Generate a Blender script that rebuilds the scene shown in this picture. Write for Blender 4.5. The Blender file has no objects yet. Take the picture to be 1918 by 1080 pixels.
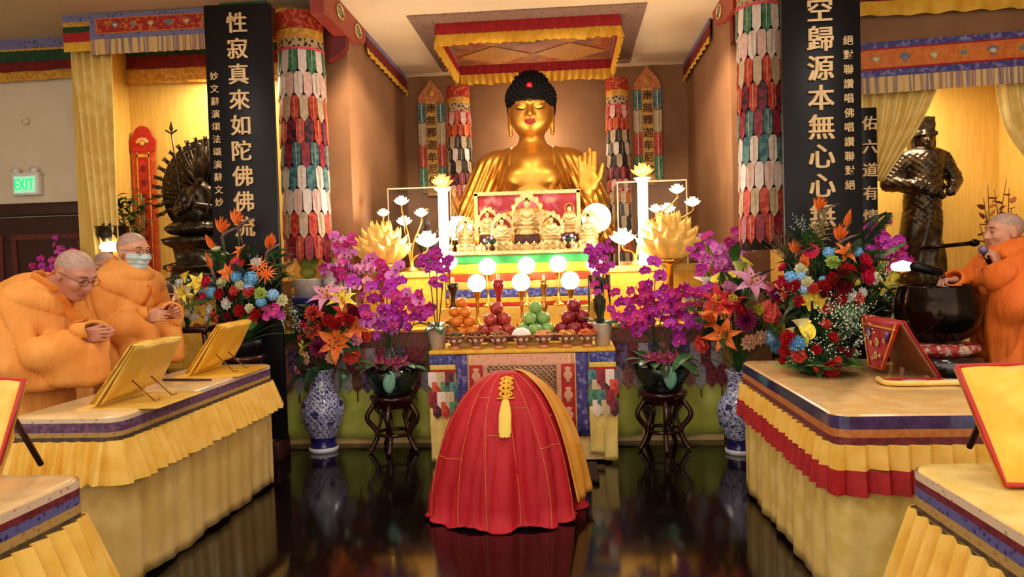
import bpy, bmesh, math, random
import numpy as np
from mathutils import Vector, Matrix, Euler, noise as mnoise

sc = bpy.context.scene
COL = sc.collection
rad = math.radians
pi = math.pi
rnd = random.Random(7)

# ------------------------------------------------------------------ camera
FPX, CX, CY = 1385.0, 959.0, 540.0
EYE = Vector((0, 0, 1.5))
YAW, PIT, ROL = rad(4.43), rad(1.94), rad(1.65)
FW = Vector((-math.sin(YAW)*math.cos(PIT), math.cos(YAW)*math.cos(PIT), -math.sin(PIT)))
r0 = FW.cross(Vector((0, 0, 1))).normalized()
u0 = r0.cross(FW)
RT = r0*math.cos(ROL) - u0*math.sin(ROL)
UP = u0*math.cos(ROL) + r0*math.sin(ROL)
cd = bpy.data.cameras.new('camera')
cd.sensor_width = 36
cd.lens = FPX/1918*36
cd.clip_start = 0.05
cam = bpy.data.objects.new('camera', cd)
COL.objects.link(cam)
mw = Matrix((RT, UP, -FW)).transposed().to_4x4()
mw.translation = EYE
cam.matrix_world = mw
sc.camera = cam

def at(px, py, Y):
    "world point on the plane y=Y that the photograph shows at px,py"
    d = FW + RT*((px-CX)/FPX) - UP*((py-CY)/FPX)
    return EYE + d*(Y/d.y)

def onz(px, py, z):
    d = FW + RT*((px-CX)/FPX) - UP*((py-CY)/FPX)
    return EYE + d*((z-1.5)/d.z)

# ------------------------------------------------------------------ world, exposure, lights
w = bpy.data.worlds.new('hall_air')
sc.world = w
w.use_nodes = True
w.node_tree.nodes['Background'].inputs[0].default_value = (1.0, 0.88, 0.74, 1)
w.node_tree.nodes['Background'].inputs[1].default_value = 1.9
vs = sc.view_settings
vs.view_transform = 'Standard'
vs.look = 'None'
vs.gamma = 1
vs.exposure = 0.3
vs.use_curve_mapping = False
sc.cycles.use_denoising = True
sc.cycles.max_bounces = 7
sc.cycles.diffuse_bounces = 3
sc.cycles.glossy_bounces = 4
sc.cycles.transmission_bounces = 6
sc.cycles.transparent_max_bounces = 8
sc.cycles.caustics_reflective = False
sc.cycles.caustics_refractive = False
sc.cycles.sample_clamp_indirect = 6

WARM = (1.0, 0.80, 0.55)
WHITE = (1.0, 0.92, 0.80)
CEIL = 3.73

def light(kind, loc, energy, color=WARM, size=0.2, target=None, spot=70, blend=0.6, name='scene_light'):
    d = bpy.data.lights.new(name, kind)
    d.energy = energy
    d.color = color
    if kind == 'AREA':
        d.shape = 'DISK'
        d.size = size
    else:
        d.shadow_soft_size = size
    if kind == 'SPOT':
        d.spot_size = rad(spot)
        d.spot_blend = blend
    o = bpy.data.objects.new(name, d)
    COL.objects.link(o)
    o.location = loc
    if target is not None:
        o.rotation_euler = (Vector(target)-Vector(loc)).to_track_quat('-Z', 'Y').to_euler()
    return o

# unseen ceiling lights added as room fill, above and ahead of the camera
HALL_FILL = [(-2.6, 1.0), (0.0, 1.0), (2.6, 1.0), (-2.9, 3.3), (-0.35, 3.5), (2.3, 3.3)]
for hx, hy in HALL_FILL:
    light('AREA', (hx, hy, CEIL-0.03), 22, WHITE, 0.5, (hx, hy, 0))
# unseen lights added for the great statue, the niche walls and the side shrines
light('SPOT', (-0.95, 5.7, CEIL-0.06), 50, WARM, 0.06, (-0.4, 7.8, 2.45), 50)
light('SPOT', (0.25, 5.7, CEIL-0.06), 50, WARM, 0.06, (-0.3, 7.8, 2.45), 50)
light('SPOT', (-1.2, 5.7, CEIL-0.06), 190, WARM, 0.06, (-1.88, 7.4, 1.9), 60)
light('SPOT', (0.7, 5.7, CEIL-0.06), 190, WARM, 0.06, (1.4, 7.4, 1.9), 60)
light('POINT', (-0.35, 8.3, 2.95), 22, WARM, 0.12)
light('AREA', (-3.1, 6.5, 3.3), 28, WARM, 0.5, (-3.1, 6.6, 0))
light('AREA', (2.9, 6.75, 3.1), 34, WARM, 0.5, (2.9, 6.9, 0))

# ------------------------------------------------------------------ materials
def lin(c):
    def f(x):
        x = x/255.0
        return x/12.92 if x <= 0.04045 else ((x+0.055)/1.055)**2.4
    return (f(c[0]), f(c[1]), f(c[2]), 1.0)

MATS = {}
def mat(name, c1, c2=None, kind='noise', scale=8.0, rough=0.6, metal=0.0, bump=0.0, bscale=None,
        emit=0.0, ecol=None, spec=0.5, c3=None, lo=0.42, hi=0.58, coat=0.0, sheen=0.0, trans=0.0, ior=1.45, alpha=1.0, stretch=(1, 1, 1), sss=0.0):
    if name in MATS:
        return MATS[name]
    m = bpy.data.materials.new(name)
    m.use_nodes = True
    nt = m.node_tree
    b = nt.nodes['Principled BSDF']
    L = nt.links.new
    b.inputs['Roughness'].default_value = rough
    b.inputs['Metallic'].default_value = metal
    b.inputs['Specular IOR Level'].default_value = spec
    b.inputs['Coat Weight'].default_value = coat
    b.inputs['Sheen Weight'].default_value = sheen
    b.inputs['Transmission Weight'].default_value = trans
    b.inputs['IOR'].default_value = ior
    b.inputs['Alpha'].default_value = alpha
    if sss:
        b.inputs['Subsurface Weight'].default_value = sss
        b.inputs['Subsurface Radius'].default_value = (0.02, 0.008, 0.004)
    tc = nt.nodes.new('ShaderNodeTexCoord')
    mp = nt.nodes.new('ShaderNodeMapping')
    mp.inputs['Scale'].default_value = stretch
    L(tc.outputs['Object'], mp.inputs['Vector'])
    def tex(k, s):
        if k == 'voronoi':
            t = nt.nodes.new('ShaderNodeTexVoronoi')
            t.inputs['Scale'].default_value = s
            o = t.outputs['Distance']
        elif k == 'wave':
            t = nt.nodes.new('ShaderNodeTexWave')
            t.inputs['Scale'].default_value = s
            t.inputs['Distortion'].default_value = 2.5
            o = t.outputs['Fac']
        elif k == 'magic':
            t = nt.nodes.new('ShaderNodeTexMagic')
            t.turbulence_depth = 4
            t.inputs['Scale'].default_value = s
            t.inputs['Distortion'].default_value = 2.0
            o = t.outputs['Fac']
        else:
            t = nt.nodes.new('ShaderNodeTexNoise')
            t.inputs['Scale'].default_value = s
            t.inputs['Detail'].default_value = 4
            o = t.outputs['Fac']
        L(mp.outputs[0], t.inputs['Vector'])
        return o
    if c2 is None:
        c2 = tuple(min(255, x*1.09+2) for x in c1)
        lo, hi = 0.3, 0.7
    cr = nt.nodes.new('ShaderNodeValToRGB')
    e = cr.color_ramp.elements
    e[0].position, e[0].color = lo, lin(c1)
    e[1].position, e[1].color = hi, lin(c2)
    if c3:
        n = cr.color_ramp.elements.new(min(1.0, hi+0.12))
        n.color = lin(c3)
    L(tex(kind, scale), cr.inputs[0])
    L(cr.outputs[0], b.inputs['Base Color'])
    if bump:
        bn = nt.nodes.new('ShaderNodeBump')
        bn.inputs['Strength'].default_value = bump
        bn.inputs['Distance'].default_value = 0.03 if bump >= 0.7 else 0.01
        L(tex(kind if bscale is None else 'noise', bscale or scale), bn.inputs['Height'])
        L(bn.outputs[0], b.inputs['Normal'])
    if emit:
        b.inputs['Emission Color'].default_value = lin(ecol or c1)
        b.inputs['Emission Strength'].default_value = emit
    MATS[name] = m
    return m

# ------------------------------------------------------------------ mesh building
class MB:
    def __init__(s):
        s.v, s.f, s.m, s.sm = [], [], [], []
    def add(s, v, f, m=0, smooth=True, M=None):
        n = len(s.v)
        if M is not None:
            v = [M @ Vector(p) for p in v]
        s.v += [tuple(p) for p in v]
        s.f += [tuple(i+n for i in q) for q in f]
        s.m += [m]*len(f) if isinstance(m, int) else list(m)
        s.sm += [smooth]*len(f)
        return s
    def box(s, c, d, m=0, M=None, bev=0.0, seg=2):
        bm = bmesh.new()
        bmesh.ops.create_cube(bm, size=1)
        for v in bm.verts:
            v.co = Vector((v.co.x*d[0]+c[0], v.co.y*d[1]+c[1], v.co.z*d[2]+c[2]))
        if bev:
            bmesh.ops.bevel(bm, geom=bm.edges[:], offset=bev, segments=seg, profile=0.5, affect='EDGES')
        s.add([v.co.copy() for v in bm.verts], [[v.index for v in f.verts] for f in bm.faces], m, bool(bev), M)
        bm.free()
        return s
    def lathe(s, prof, n=24, c=(0, 0, 0), m=0, M=None, sy=1.0, wob=None):
        v, f = [], []
        k = len(prof)
        for j in range(n):
            a = 2*pi*j/n
            for i, (r, z) in enumerate(prof):
                q = r*(wob(a, i) if wob else 1)
                v.append((c[0]+q*math.cos(a), c[1]+q*math.sin(a)*sy, c[2]+z))
        for j in range(n):
            j2 = (j+1) % n
            for i in range(k-1):
                f.append((j*k+i, j2*k+i, j2*k+i+1, j*k+i+1))
        mm = m
        if not isinstance(m, int):
            mm = [m[i] for j in range(n) for i in range(k-1)]
        return s.add(v, f, mm, True, M)
    def tube(s, pts, r, n=8, m=0, M=None, flat=1.0):
        pts = [Vector(p) for p in pts]
        k = len(pts)
        rs = r if isinstance(r, (list, tuple)) else [r]*k
        v, f = [], []
        t = (pts[1]-pts[0]).normalized()
        a = t.orthogonal().normalized()
        for i in range(k):
            t = (pts[min(i+1, k-1)]-pts[max(i-1, 0)])
            if t.length < 1e-9:
                t = Vector((0, 0, 1))
            t.normalize()
            a = (a - t*a.dot(t))
            a = a.normalized() if a.length > 1e-6 else t.orthogonal().normalized()
            b = t.cross(a)
            for j in range(n):
                q = 2*pi*j/n
                v.append(pts[i]+a*(rs[i]*math.cos(q))+b*(rs[i]*flat*math.sin(q)))
        for i in range(k-1):
            for j in range(n):
                j2 = (j+1) % n
                f.append((i*n+j, i*n+j2, (i+1)*n+j2, (i+1)*n+j))
        f.append(tuple(range(n-1, -1, -1)))
        f.append(tuple((k-1)*n+j for j in range(n)))
        return s.add(v, f, m, True, M)
    def grid(s, fn, nu, nv, m=0, cu=False, cv=False, M=None, smooth=True):
        v, f, mm = [], [], []
        for i in range(nu if cu else nu+1):
            for j in range(nv if cv else nv+1):
                v.append(fn(i/nu, j/nv))
        w = nv if cv else nv+1
        for i in range(nu):
            i2 = (i+1) % nu if cu else i+1
            for j in range(nv):
                j2 = (j+1) % nv if cv else j+1
                f.append((i*w+j, i2*w+j, i2*w+j2, i*w+j2))
                if callable(m):
                    mm.append(m((i+.5)/nu, (j+.5)/nv))
        return s.add(v, f, mm if callable(m) else m, smooth, M)
    def ell(s, c, r, nu=16, nv=10, m=0, M=None):
        if not isinstance(r, (tuple, list)):
            r = (r, r, r)
        return s.grid(lambda u, v: (c[0]+r[0]*math.cos(2*pi*u)*math.sin(pi*max(1e-4, min(1-1e-4, v))), c[1]+r[1]*math.sin(2*pi*u)*math.sin(pi*max(1e-4, min(1-1e-4, v))), c[2]-r[2]*math.cos(pi*v)), nu, nv, m, cu=True, M=M)
    def prism(s, pts, d, m=0, M=None, smooth=False):
        "outline in x,z extruded along y by d"
        n = len(pts)
        v = [(p[0], -d/2, p[1]) for p in pts]+[(p[0], d/2, p[1]) for p in pts]
        f = [tuple(range(n)), tuple(range(2*n-1, n-1, -1))]
        f += [(i, i+n, (i+1) % n+n, (i+1) % n) for i in range(n)]
        return s.add(v, f, m, smooth, M)
    def mesh(s, name, mats):
        me = bpy.data.meshes.new(name)
        me.from_pydata(s.v, [], s.f)
        for m in (mats if isinstance(mats, (list, tuple)) else [mats]):
            me.materials.append(m)
        me.polygons.foreach_set('material_index', s.m)
        me.polygons.foreach_set('use_smooth', s.sm)
        me.update()
        return me
    def build(s, name, mats, parent=None, loc=None, rz=None, solid=0.0, sub=0):
        o = bpy.data.objects.new(name, s.mesh(name, mats))
        COL.objects.link(o)
        if parent is not None:
            o.parent = parent
        if loc is not None:
            o.location = loc
        if rz is not None:
            o.rotation_euler = (0, 0, rz)
        if solid:
            q = o.modifiers.new('thickness', 'SOLIDIFY')
            q.thickness = solid
            q.offset = 0
        if sub:
            q = o.modifiers.new('smooth', 'SUBSURF')
            q.levels = q.render_levels = sub
        return o

def tag(o, label=None, cat=None, group=None, kind=None):
    if label: o['label'] = label
    if cat: o['category'] = cat
    if group: o['group'] = group
    if kind: o['kind'] = kind
    return o

def thing(name, label, cat, loc=(0, 0, 0), rz=0.0, group=None, scale=1.0):
    o = bpy.data.objects.new(name, None)
    COL.objects.link(o)
    o.empty_display_size = 0.1
    o.location = loc
    o.rotation_euler = (0, 0, rz)
    o.scale = (scale, scale, scale)
    return tag(o, label, cat, group)

def inst(me, name, parent=None, M=None, loc=None):
    "one more object showing an already made mesh"
    o = bpy.data.objects.new(name, me)
    COL.objects.link(o)
    if parent is not None:
        o.parent = parent
    if M is not None:
        o.matrix_local = M
    if loc is not None:
        o.location = loc
    return o

def copy_tree(o, parent=None):
    c = o.copy()
    COL.objects.link(c)
    if parent is not None:
        mi = o.matrix_parent_inverse.copy()
        c.parent = parent
        c.matrix_parent_inverse = mi
    for ch in list(o.children):
        copy_tree(ch, c)
    return c

def struct(o):
    o['kind'] = 'structure'
    return o

def TRS(loc=(0, 0, 0), rot=(0, 0, 0), s=(1, 1, 1)):
    if not isinstance(s, (tuple, list)):
        s = (s, s, s)
    return Matrix.LocRotScale(Vector(loc), Euler(rot), Vector(s))

def lerp(a, b, t): return a+(b-a)*t

def bez(p, n):
    "smooth path through control points (Catmull-Rom)"
    p = [Vector(q) for q in p]
    P = [p[0]*2-p[1]]+p+[p[-1]*2-p[-2]]
    out = []
    k = len(p)-1
    for i in range(n+1):
        t = i/n*k
        j = min(int(t), k-1)
        t -= j
        a, b, c, d = P[j:j+4]
        out.append(0.5*((2*b)+(c-a)*t+(2*a-5*b+4*c-d)*t*t+(3*b-a-3*c+d)*t**3))
    return out

# ------------------------------------------------------------------ implicit surfaces (for bodies and statues)
def ln(p): return np.sqrt((p*p).sum(-1))
def s_ell(p, c, r, M=None):
    q = p-np.array(c, np.float32)
    if M is not None: q = q @ np.array(M, np.float32)
    r = np.array(r, np.float32)
    k0 = ln(q/r)
    k1 = ln(q/(r*r))+1e-9
    return k0*(k0-1.0)/k1
def s_cap(p, a, b, r1, r2=None):
    if r2 is None: r2 = r1
    a = np.array(a, np.float32); b = np.array(b, np.float32)
    ba = b-a
    h = np.clip(((p-a) @ ba)/(ba @ ba+1e-12), 0, 1)
    return ln(p-a-h[:, None]*ba)-(r1+(r2-r1)*h)
def s_path(p, pts, rs, k=0.0):
    d = None
    for i in range(len(pts)-1):
        e = s_cap(p, pts[i], pts[i+1], rs[i], rs[i+1])
        d = e if d is None else (np.minimum(d, e) if not k else s_un(d, e, k))
    return d
def s_box(p, c, h, r=0.01, M=None):
    q = p-np.array(c, np.float32)
    if M is not None: q = q @ np.array(M, np.float32)
    q = np.abs(q)-(np.array(h, np.float32)-r)
    return ln(np.maximum(q, 0))+np.minimum(q.max(-1), 0)-r
def s_un(a, b, k):
    h = np.clip(0.5+0.5*(b-a)/k, 0, 1)
    return b+(a-b)*h-k*h*(1-h)
def s_sub(a, b, k):
    "a minus b"
    h = np.clip(0.5-0.5*(a+b)/k, 0, 1)
    return a+(-b-a)*h+k*h*(1-h)

def sdf_mb(f, lo, hi, h, mb=None, m=0):
    "surface-net mesh of the implicit function f inside a box, cell size h"
    B = 4
    lo = np.array(lo, np.float32); hi = np.array(hi, np.float32)
    nb = np.ceil((hi-lo)/(h*B)).astype(int)
    n = nb*B
    gx, gy, gz = np.meshgrid(*[np.arange(k) for k in nb], indexing='ij')
    blk = np.stack([gx, gy, gz], -1).reshape(-1, 3)
    cen = lo+(blk*B+(B-1)/2)*h
    fc = f(cen.astype(np.float32))
    F = np.repeat(np.repeat(np.repeat(np.where(fc > 0, 1.0, -1.0).astype(np.float32).reshape(nb), B, 0), B, 1), B, 2)
    near = np.nonzero(np.abs(fc) < h*B*2.2)[0]
    off = np.stack(np.meshgrid(*[np.arange(B)]*3, indexing='ij'), -1).reshape(-1, 3)
    for s in range(0, len(near), 4000):
        idx = (blk[near[s:s+4000]][:, None, :]*B+off[None]).reshape(-1, 3)
        F[idx[:, 0], idx[:, 1], idx[:, 2]] = f((lo+idx*h).astype(np.float32))
    F[0], F[-1] = 1, 1
    F[:, 0], F[:, -1] = 1, 1
    F[:, :, 0], F[:, :, -1] = 1, 1
    c = [F[i:n[0]-1+i, j:n[1]-1+j, k:n[2]-1+k] for i in (0, 1) for j in (0, 1) for k in (0, 1)]
    S = np.stack(c, -1)
    mn = (S < 0)
    act = mn.any(-1) & (~mn).any(-1)
    ia = np.argwhere(act)
    vals = S[act]
    corner = np.array([(i, j, k) for i in (0, 1) for j in (0, 1) for k in (0, 1)], np.float32)
    acc = np.zeros((len(ia), 3)); cnt = np.zeros(len(ia))
    for a in range(8):
        for b in range(a+1, 8):
            if np.abs(corner[a]-corner[b]).sum() == 1:
                va, vb = vals[:, a], vals[:, b]
                x = (va < 0) != (vb < 0)
                t = np.where(x, va/(va-vb+1e-12), 0)
                pt = corner[a]+(corner[b]-corner[a])*t[:, None]
                acc += np.where(x[:, None], pt, 0); cnt += x
    verts = lo+(ia+acc/cnt[:, None])*h
    vid = -np.ones(act.shape, int)
    vid[act] = np.arange(len(ia))
    faces = []
    for ax in range(3):
        o = [np.eye(3, dtype=int)[k] for k in range(3) if k != ax]
        e = np.eye(3, dtype=int)[ax]
        A = F[1:-1, 1:-1, 1:-1]
        sl = tuple(slice(1+e[k], F.shape[k]-1+e[k]) for k in range(3))
        Bv = F[sl]
        for sign in (0, 1):
            m_ = ((A < 0) & (Bv >= 0)) if sign == 0 else ((A >= 0) & (Bv < 0))
            q = np.argwhere(m_)+1
            if not len(q): continue
            p0 = q; p1 = q-o[0]; p2 = q-o[0]-o[1]; p3 = q-o[1]
            ids = []
            for p in (p0, p1, p2, p3):
                p = np.clip(p, 0, np.array(vid.shape)-1)
                ids.append(vid[p[:, 0], p[:, 1], p[:, 2]])
            Q = np.stack(ids, -1)
            flip = (sign == 1) ^ (ax == 1)
            if flip: Q = Q[:, ::-1]
            faces.append(Q[(Q >= 0).all(-1)])
    Q = np.concatenate(faces)
    mb = mb or MB()
    base = len(mb.v)
    mb.v += [tuple(map(float, p)) for p in verts]
    mb.f += [tuple(int(i)+base for i in q) for q in Q]
    if callable(m):
        fc_ = verts[Q].mean(1)
        mb.m += [int(x) for x in m(fc_)]
    else:
        mb.m += [m]*len(Q)
    mb.sm += [True]*len(Q)
    return mb

# ------------------------------------------------------------------ lettering
def glyph_mb(ch, size, extr=0.006, bold=0.012):
    cu = bpy.data.curves.new('lettering', 'FONT')
    cu.body = ch
    cu.size = size
    cu.extrude = extr
    cu.offset = min(bold, 0.008)*size
    cu.align_x = 'CENTER'
    cu.align_y = 'CENTER'
    cu.resolution_u = 2
    o = bpy.data.objects.new('lettering', cu)
    COL.objects.link(o)
    dg = bpy.context.evaluated_depsgraph_get()
    me = bpy.data.meshes.new_from_object(o.evaluated_get(dg))
    bpy.data.objects.remove(o)
    bpy.data.curves.remove(cu)
    mb = MB()
    xs = [v.co.x for v in me.vertices]; ys = [v.co.y for v in me.vertices]
    cx, cy = (min(xs)+max(xs))/2, (min(ys)+max(ys))/2
    # stand the letter up, facing -y
    wd = max(0.0, bold-0.008)*size*1.6
    for dx in ((-wd, wd) if wd else (0,)):
        mb.add([(v.co.x-cx+dx, -v.co.z-(0.002 if dx > 0 else 0), v.co.y-cy) for v in me.vertices], [tuple(p.vertices) for p in me.polygons], 0, False)
    bpy.data.meshes.remove(me)
    return mb

def letters(text, name, size, m, parent, pos, extr=0.006, bold=0.012, sx=1.0):
    "one mesh per character; pos(i) gives its place on the parent"
    cache = {}
    for i, ch in enumerate(text):
        if ch not in cache:
            g = glyph_mb(ch, size, extr, bold)
            if sx != 1.0: g.v = [(p[0]*sx, p[1], p[2]) for p in g.v]
            cache[ch] = g.mesh(name, m)
        inst(cache[ch], name, parent, None, pos(i))
# ================================================================== materials of the place
mCream = mat('cream_plaster', (228, 210, 182), (232, 215, 188), scale=3, rough=0.85)
mCeil = mat('ceiling_paint', (232, 206, 166), (236, 211, 172), scale=2, rough=0.9)
mBrown = mat('brown_paint', (140, 98, 64), (147, 104, 69), scale=4, rough=0.7)
mYelWall = mat('yellow_silk_wall', (222, 180, 84), (230, 190, 96), scale=6, rough=0.55, stretch=(6, 6, 0.6))
mYel = mat('yellow_satin', (232, 196, 106), (244, 214, 132), scale=9, rough=0.42)
mYelB = mat('bright_yellow_cloth', (226, 168, 42), (238, 186, 62), scale=14, rough=0.55)
mYelP = mat('pale_yellow_satin', (224, 194, 106), (238, 212, 132), scale=9, rough=0.38)
mGoldCloth = mat('gold_cloth', (196, 134, 42), (222, 168, 70), scale=30, rough=0.5)
mRed = mat('red_cloth', (160, 18, 24), (176, 26, 32), scale=20, rough=0.6)
mDkRed = mat('dark_red_cloth', (104, 14, 18), (124, 20, 24), scale=20, rough=0.7)
mGreenC = mat('dark_green_cloth', (22, 62, 34), (30, 74, 42), scale=20, rough=0.7)
mNavy = mat('navy_brocade', (36, 34, 74), (120, 118, 160), kind='voronoi', scale=26, rough=0.55, lo=0.1, hi=0.32)
mRedBroc = mat('red_gold_brocade', (168, 30, 26), (206, 120, 60), kind='noise', scale=34, rough=0.55, lo=0.5, hi=0.62)
mOrBroc = mat('orange_brocade', (206, 104, 36), (220, 124, 52), scale=30, rough=0.55)
mRedWood = mat('red_painted_wood', (140, 48, 34), (150, 54, 40), scale=6, rough=0.45)
mDkWood = mat('dark_wood', (46, 20, 16), (66, 30, 22), kind='wave', scale=3, rough=0.4, stretch=(6, 6, 0.7))
mBlack = mat('black_lacquer', (13, 12, 16), (17, 16, 21), scale=3, rough=0.4, spec=0.25)
mGoldLet = mat('gilded_lettering', (206, 170, 120), (220, 186, 138), scale=14, rough=0.45, metal=0.25)
mWhite = mat('white_plastic', (225, 222, 214), rough=0.4)
mGold = mat('polished_gold', (214, 152, 60), (224, 166, 74), scale=5, rough=0.38, metal=0.8)
mGoldD = mat('gilded_metal', (214, 176, 108), (238, 208, 146), scale=60, rough=0.36, metal=0.5)
mBrass = mat('brass', (196, 142, 60), (214, 164, 80), scale=10, rough=0.25, metal=0.95)
mBronze = mat('dark_bronze', (50, 42, 34), (78, 66, 52), scale=18, rough=0.32, metal=0.8)
mGlass = mat('clear_glass', (250, 250, 250), (255, 255, 255), rough=0.02, trans=1.0, ior=1.12)
mLeaf = mat('leaf_green', (34, 74, 32), (58, 104, 44), scale=14, rough=0.42)
mLeafD = mat('dark_leaf', (22, 50, 28), (38, 72, 40), scale=14, rough=0.38)
mLeafL = mat('fresh_green', (120, 150, 56), (150, 176, 80), scale=14, rough=0.45)
mTwig = mat('twig_brown', (92, 66, 44), (120, 90, 60), scale=20, rough=0.7)

# glossy black floor boards
mFloor = bpy.data.materials.new('black_floor_boards')
mFloor.use_nodes = True
nt = mFloor.node_tree
b = nt.nodes['Principled BSDF']
tc = nt.nodes.new('ShaderNodeTexCoord')
mp = nt.nodes.new('ShaderNodeMapping')
mp.inputs['Rotation'].default_value = (0, 0, pi/2)
br = nt.nodes.new('ShaderNodeTexBrick')
br.offset = 0.5
br.inputs['Color1'].default_value = lin((14, 8, 7))
br.inputs['Color2'].default_value = lin((24, 14, 11))
br.inputs['Mortar'].default_value = lin((8, 5, 5))
br.inputs['Scale'].default_value = 1.0
br.inputs['Mortar Size'].default_value = 0.003
br.inputs['Brick Width'].default_value = 1.6
br.inputs['Row Height'].default_value = 0.13
nz = nt.nodes.new('ShaderNodeTexNoise')
nz.inputs['Scale'].default_value = 5
mr = nt.nodes.new('ShaderNodeMapRange')
mr.inputs['To Min'].default_value = 0.05
mr.inputs['To Max'].default_value = 0.14
nt.links.new(tc.outputs['Object'], mp.inputs[0])
nt.links.new(mp.outputs[0], br.inputs[0])
nt.links.new(br.outputs[0], b.inputs['Base Color'])
nt.links.new(tc.outputs['Object'], nz.inputs[0])
nt.links.new(nz.outputs[0], mr.inputs[0])
nt.links.new(mr.outputs[0], b.inputs['Roughness'])
b.inputs['Specular IOR Level'].default_value = 0.45

# ================================================================== room shell
def slab(name, x0, x1, y0, y1, z0, z1, m, parent=None):
    o = MB().box(((x0+x1)/2, (y0+y1)/2, (z0+z1)/2), (x1-x0, y1-y0, z1-z0)).build(name, m, parent)
    return struct(o) if parent is None else o

slab('floor', -7, 6, -3, 9.2, -0.1, 0.0, mFloor)
slab('ceiling', -7, 6, -3, 9.2, CEIL, CEIL+0.1, mCeil)
PL, PR = -1.88, 1.40
slab('wall_back', PL-0.3, PR+0.4, 8.7, 8.8, 0, CEIL, mBrown)
slab('wall_niche_left', PL-0.22, PL, 6.4, 8.7, 0, CEIL, mBrown)
slab('wall_niche_right', PR, PR+0.3, 6.4, 8.7, 0, CEIL, mBrown)
slab('wall_shrine_left_back', -4.3, PL-0.22, 6.8, 6.9, 0, CEIL, mYelWall)
slab('wall_shrine_left_side', -4.36, -4.13, 6.32, 6.8, 0, CEIL, mYelWall)
slab('wall_left', -7, -4.36, 6.7, 6.8, 0, CEIL, mCream)
slab('wall_shrine_right_back', PR+0.3, 4.15, 7.3, 7.4, 0, CEIL, mYelWall)
slab('wall_shrine_right_side', 4.05, 4.15, 6.3, 7.3, 0, CEIL, mYelWall)
slab('wall_right', 4.15, 6, 6.3, 6.4, 0, CEIL, mBrown)
slab('wall_shrine_right_header', PR+0.3, 4.05, 6.18, 6.3, 2.95, CEIL, mBrown)
slab('wall_shrine_left_header', -4.25, -2.45, 6.12, 6.26, 3.46, CEIL, mBrown)
slab('wall_far_left', -7.1, -7, -3, 6.8, 0, CEIL, mCream)
slab('wall_far_right', 6, 6.1, -3, 6.4, 0, CEIL, mCream)
slab('baseboard_left', -7, -4.36, 6.67, 6.7, 0, 0.12, mDkWood)

# added rims that dress the unseen fill lights as recessed fittings
mLampOn = mat('lit_lamp_glass', (255, 236, 200), (255, 240, 210), emit=6, ecol=(255, 225, 175), rough=0.3)
for i, (hx, hy) in enumerate(HALL_FILL):
    t = thing('fill_light_fitting', 'added round fitting of an unseen fill light over the hall in front of the altar', 'light', (hx, hy, CEIL), group='added hall fill lights')
    MB().lathe([(0.29, -0.001), (0.29, -0.012), (0.262, -0.018), (0.255, -0.001)], 32).build('fill_light_rim', mWhite, t)

# ------------------------------------------------------------------ cloth helpers
def ruffle_mb(p0, p1, z0, z1, amp, n, m=0, ph=0.0, flare=0.0, zj=0.0, mb=None, sharp=1.0):
    "gathered strip between two points, hanging from z1 to z0"
    mb = mb or MB()
    p0, p1 = Vector(p0), Vector(p1)
    d = (p1-p0); L = d.length; d = d/L
    nrm = Vector((d.y, -d.x, 0))
    r = random.Random(int(n*7+L*100))
    js = [r.uniform(-1, 1) for _ in range(n+2)]
    def fn(u, v):
        q = u*n
        wv = math.sin(2*pi*q+ph)
        wv = math.copysign(abs(wv)**sharp, wv)
        k = js[int(q) % (n+1)]
        z = lerp(z1, z0+zj*k, v)
        p = p0+d*(u*L)+nrm*((amp*(0.35+0.65*v))*wv*(1+0.35*k)+flare*v)
        return (p.x, p.y, z)
    return mb.grid(fn, n*8, 5, m)

def flat_strip(p0, p1, z0, z1, t=0.012, m=0, mb=None):
    mb = mb or MB()
    p0, p1 = Vector((p0[0], p0[1], 0)), Vector((p1[0], p1[1], 0))
    c = (p0+p1)/2
    a = math.atan2(p1.y-p0.y, p1.x-p0.x)
    return mb.box((0, 0, 0), ((p1-p0).length, t, z1-z0), m, TRS((c.x, c.y, (z0+z1)/2), (0, 0, a)))

def valance(name, label, p0, p1, ztop, bands, group=None, fr=8, amp=0.012):
    "cloth valance of stacked bands [(height, material, gathered?)]"
    t = thing(name, label, 'valance', (0, 0, 0), group=group)
    z = ztop
    L = (Vector(p1)-Vector(p0)).length
    for nm, h, m, g in bands:
        if g:
            ruffle_mb((p0[0], p0[1], 0), (p1[0], p1[1], 0), z-h, z, amp, max(3, int(L*fr)), flare=0.012, zj=0.006).build(nm, m, t)
        else:
            flat_strip(p0, p1, z-h, z).build(nm, m, t)
        z -= h
    return t

# wall valance on the far left
valance('wall_valance', 'striped green red and gold valance along the top of the cream left wall', (-7, 6.64), (-4.4, 6.64), CEIL,
        [('brocade_band', 0.09, mNavy, 0), ('gold_band', 0.02, mGoldCloth, 0), ('green_band', 0.10, mGreenC, 0), ('red_band', 0.09, mDkRed, 1), ('gold_frill', 0.09, mGoldCloth, 1)], fr=3)
valance('shrine_valance', 'dark green and red valance with orange frill inside the left yellow shrine', (-4.1, 6.74), (-2.15, 6.74), CEIL-0.05,
        [('green_band', 0.14, mGreenC, 0), ('red_band', 0.12, mDkRed, 1), ('orange_frill', 0.14, mGoldCloth, 1)], fr=4)
valance('shrine_valance', 'red valance with gold ruffled frill above the brown strip over the right shrine', (1.72, 6.12), (4.04, 6.12), CEIL,
        [('red_band', 0.245, mRed, 1), ('gold_frill', 0.12, mYelB, 1)], fr=5, amp=0.02)
valance('side_wall_valance', 'short dark valance with yellow frill high on the left wall of the Buddha niche', (PL+0.03, 6.95), (PL+0.03, 8.68), CEIL,
        [('brocade_band', 0.05, mNavy, 0), ('dark_band', 0.10, mDkRed, 0), ('yellow_frill', 0.07, mYelB, 1)], fr=6)
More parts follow.
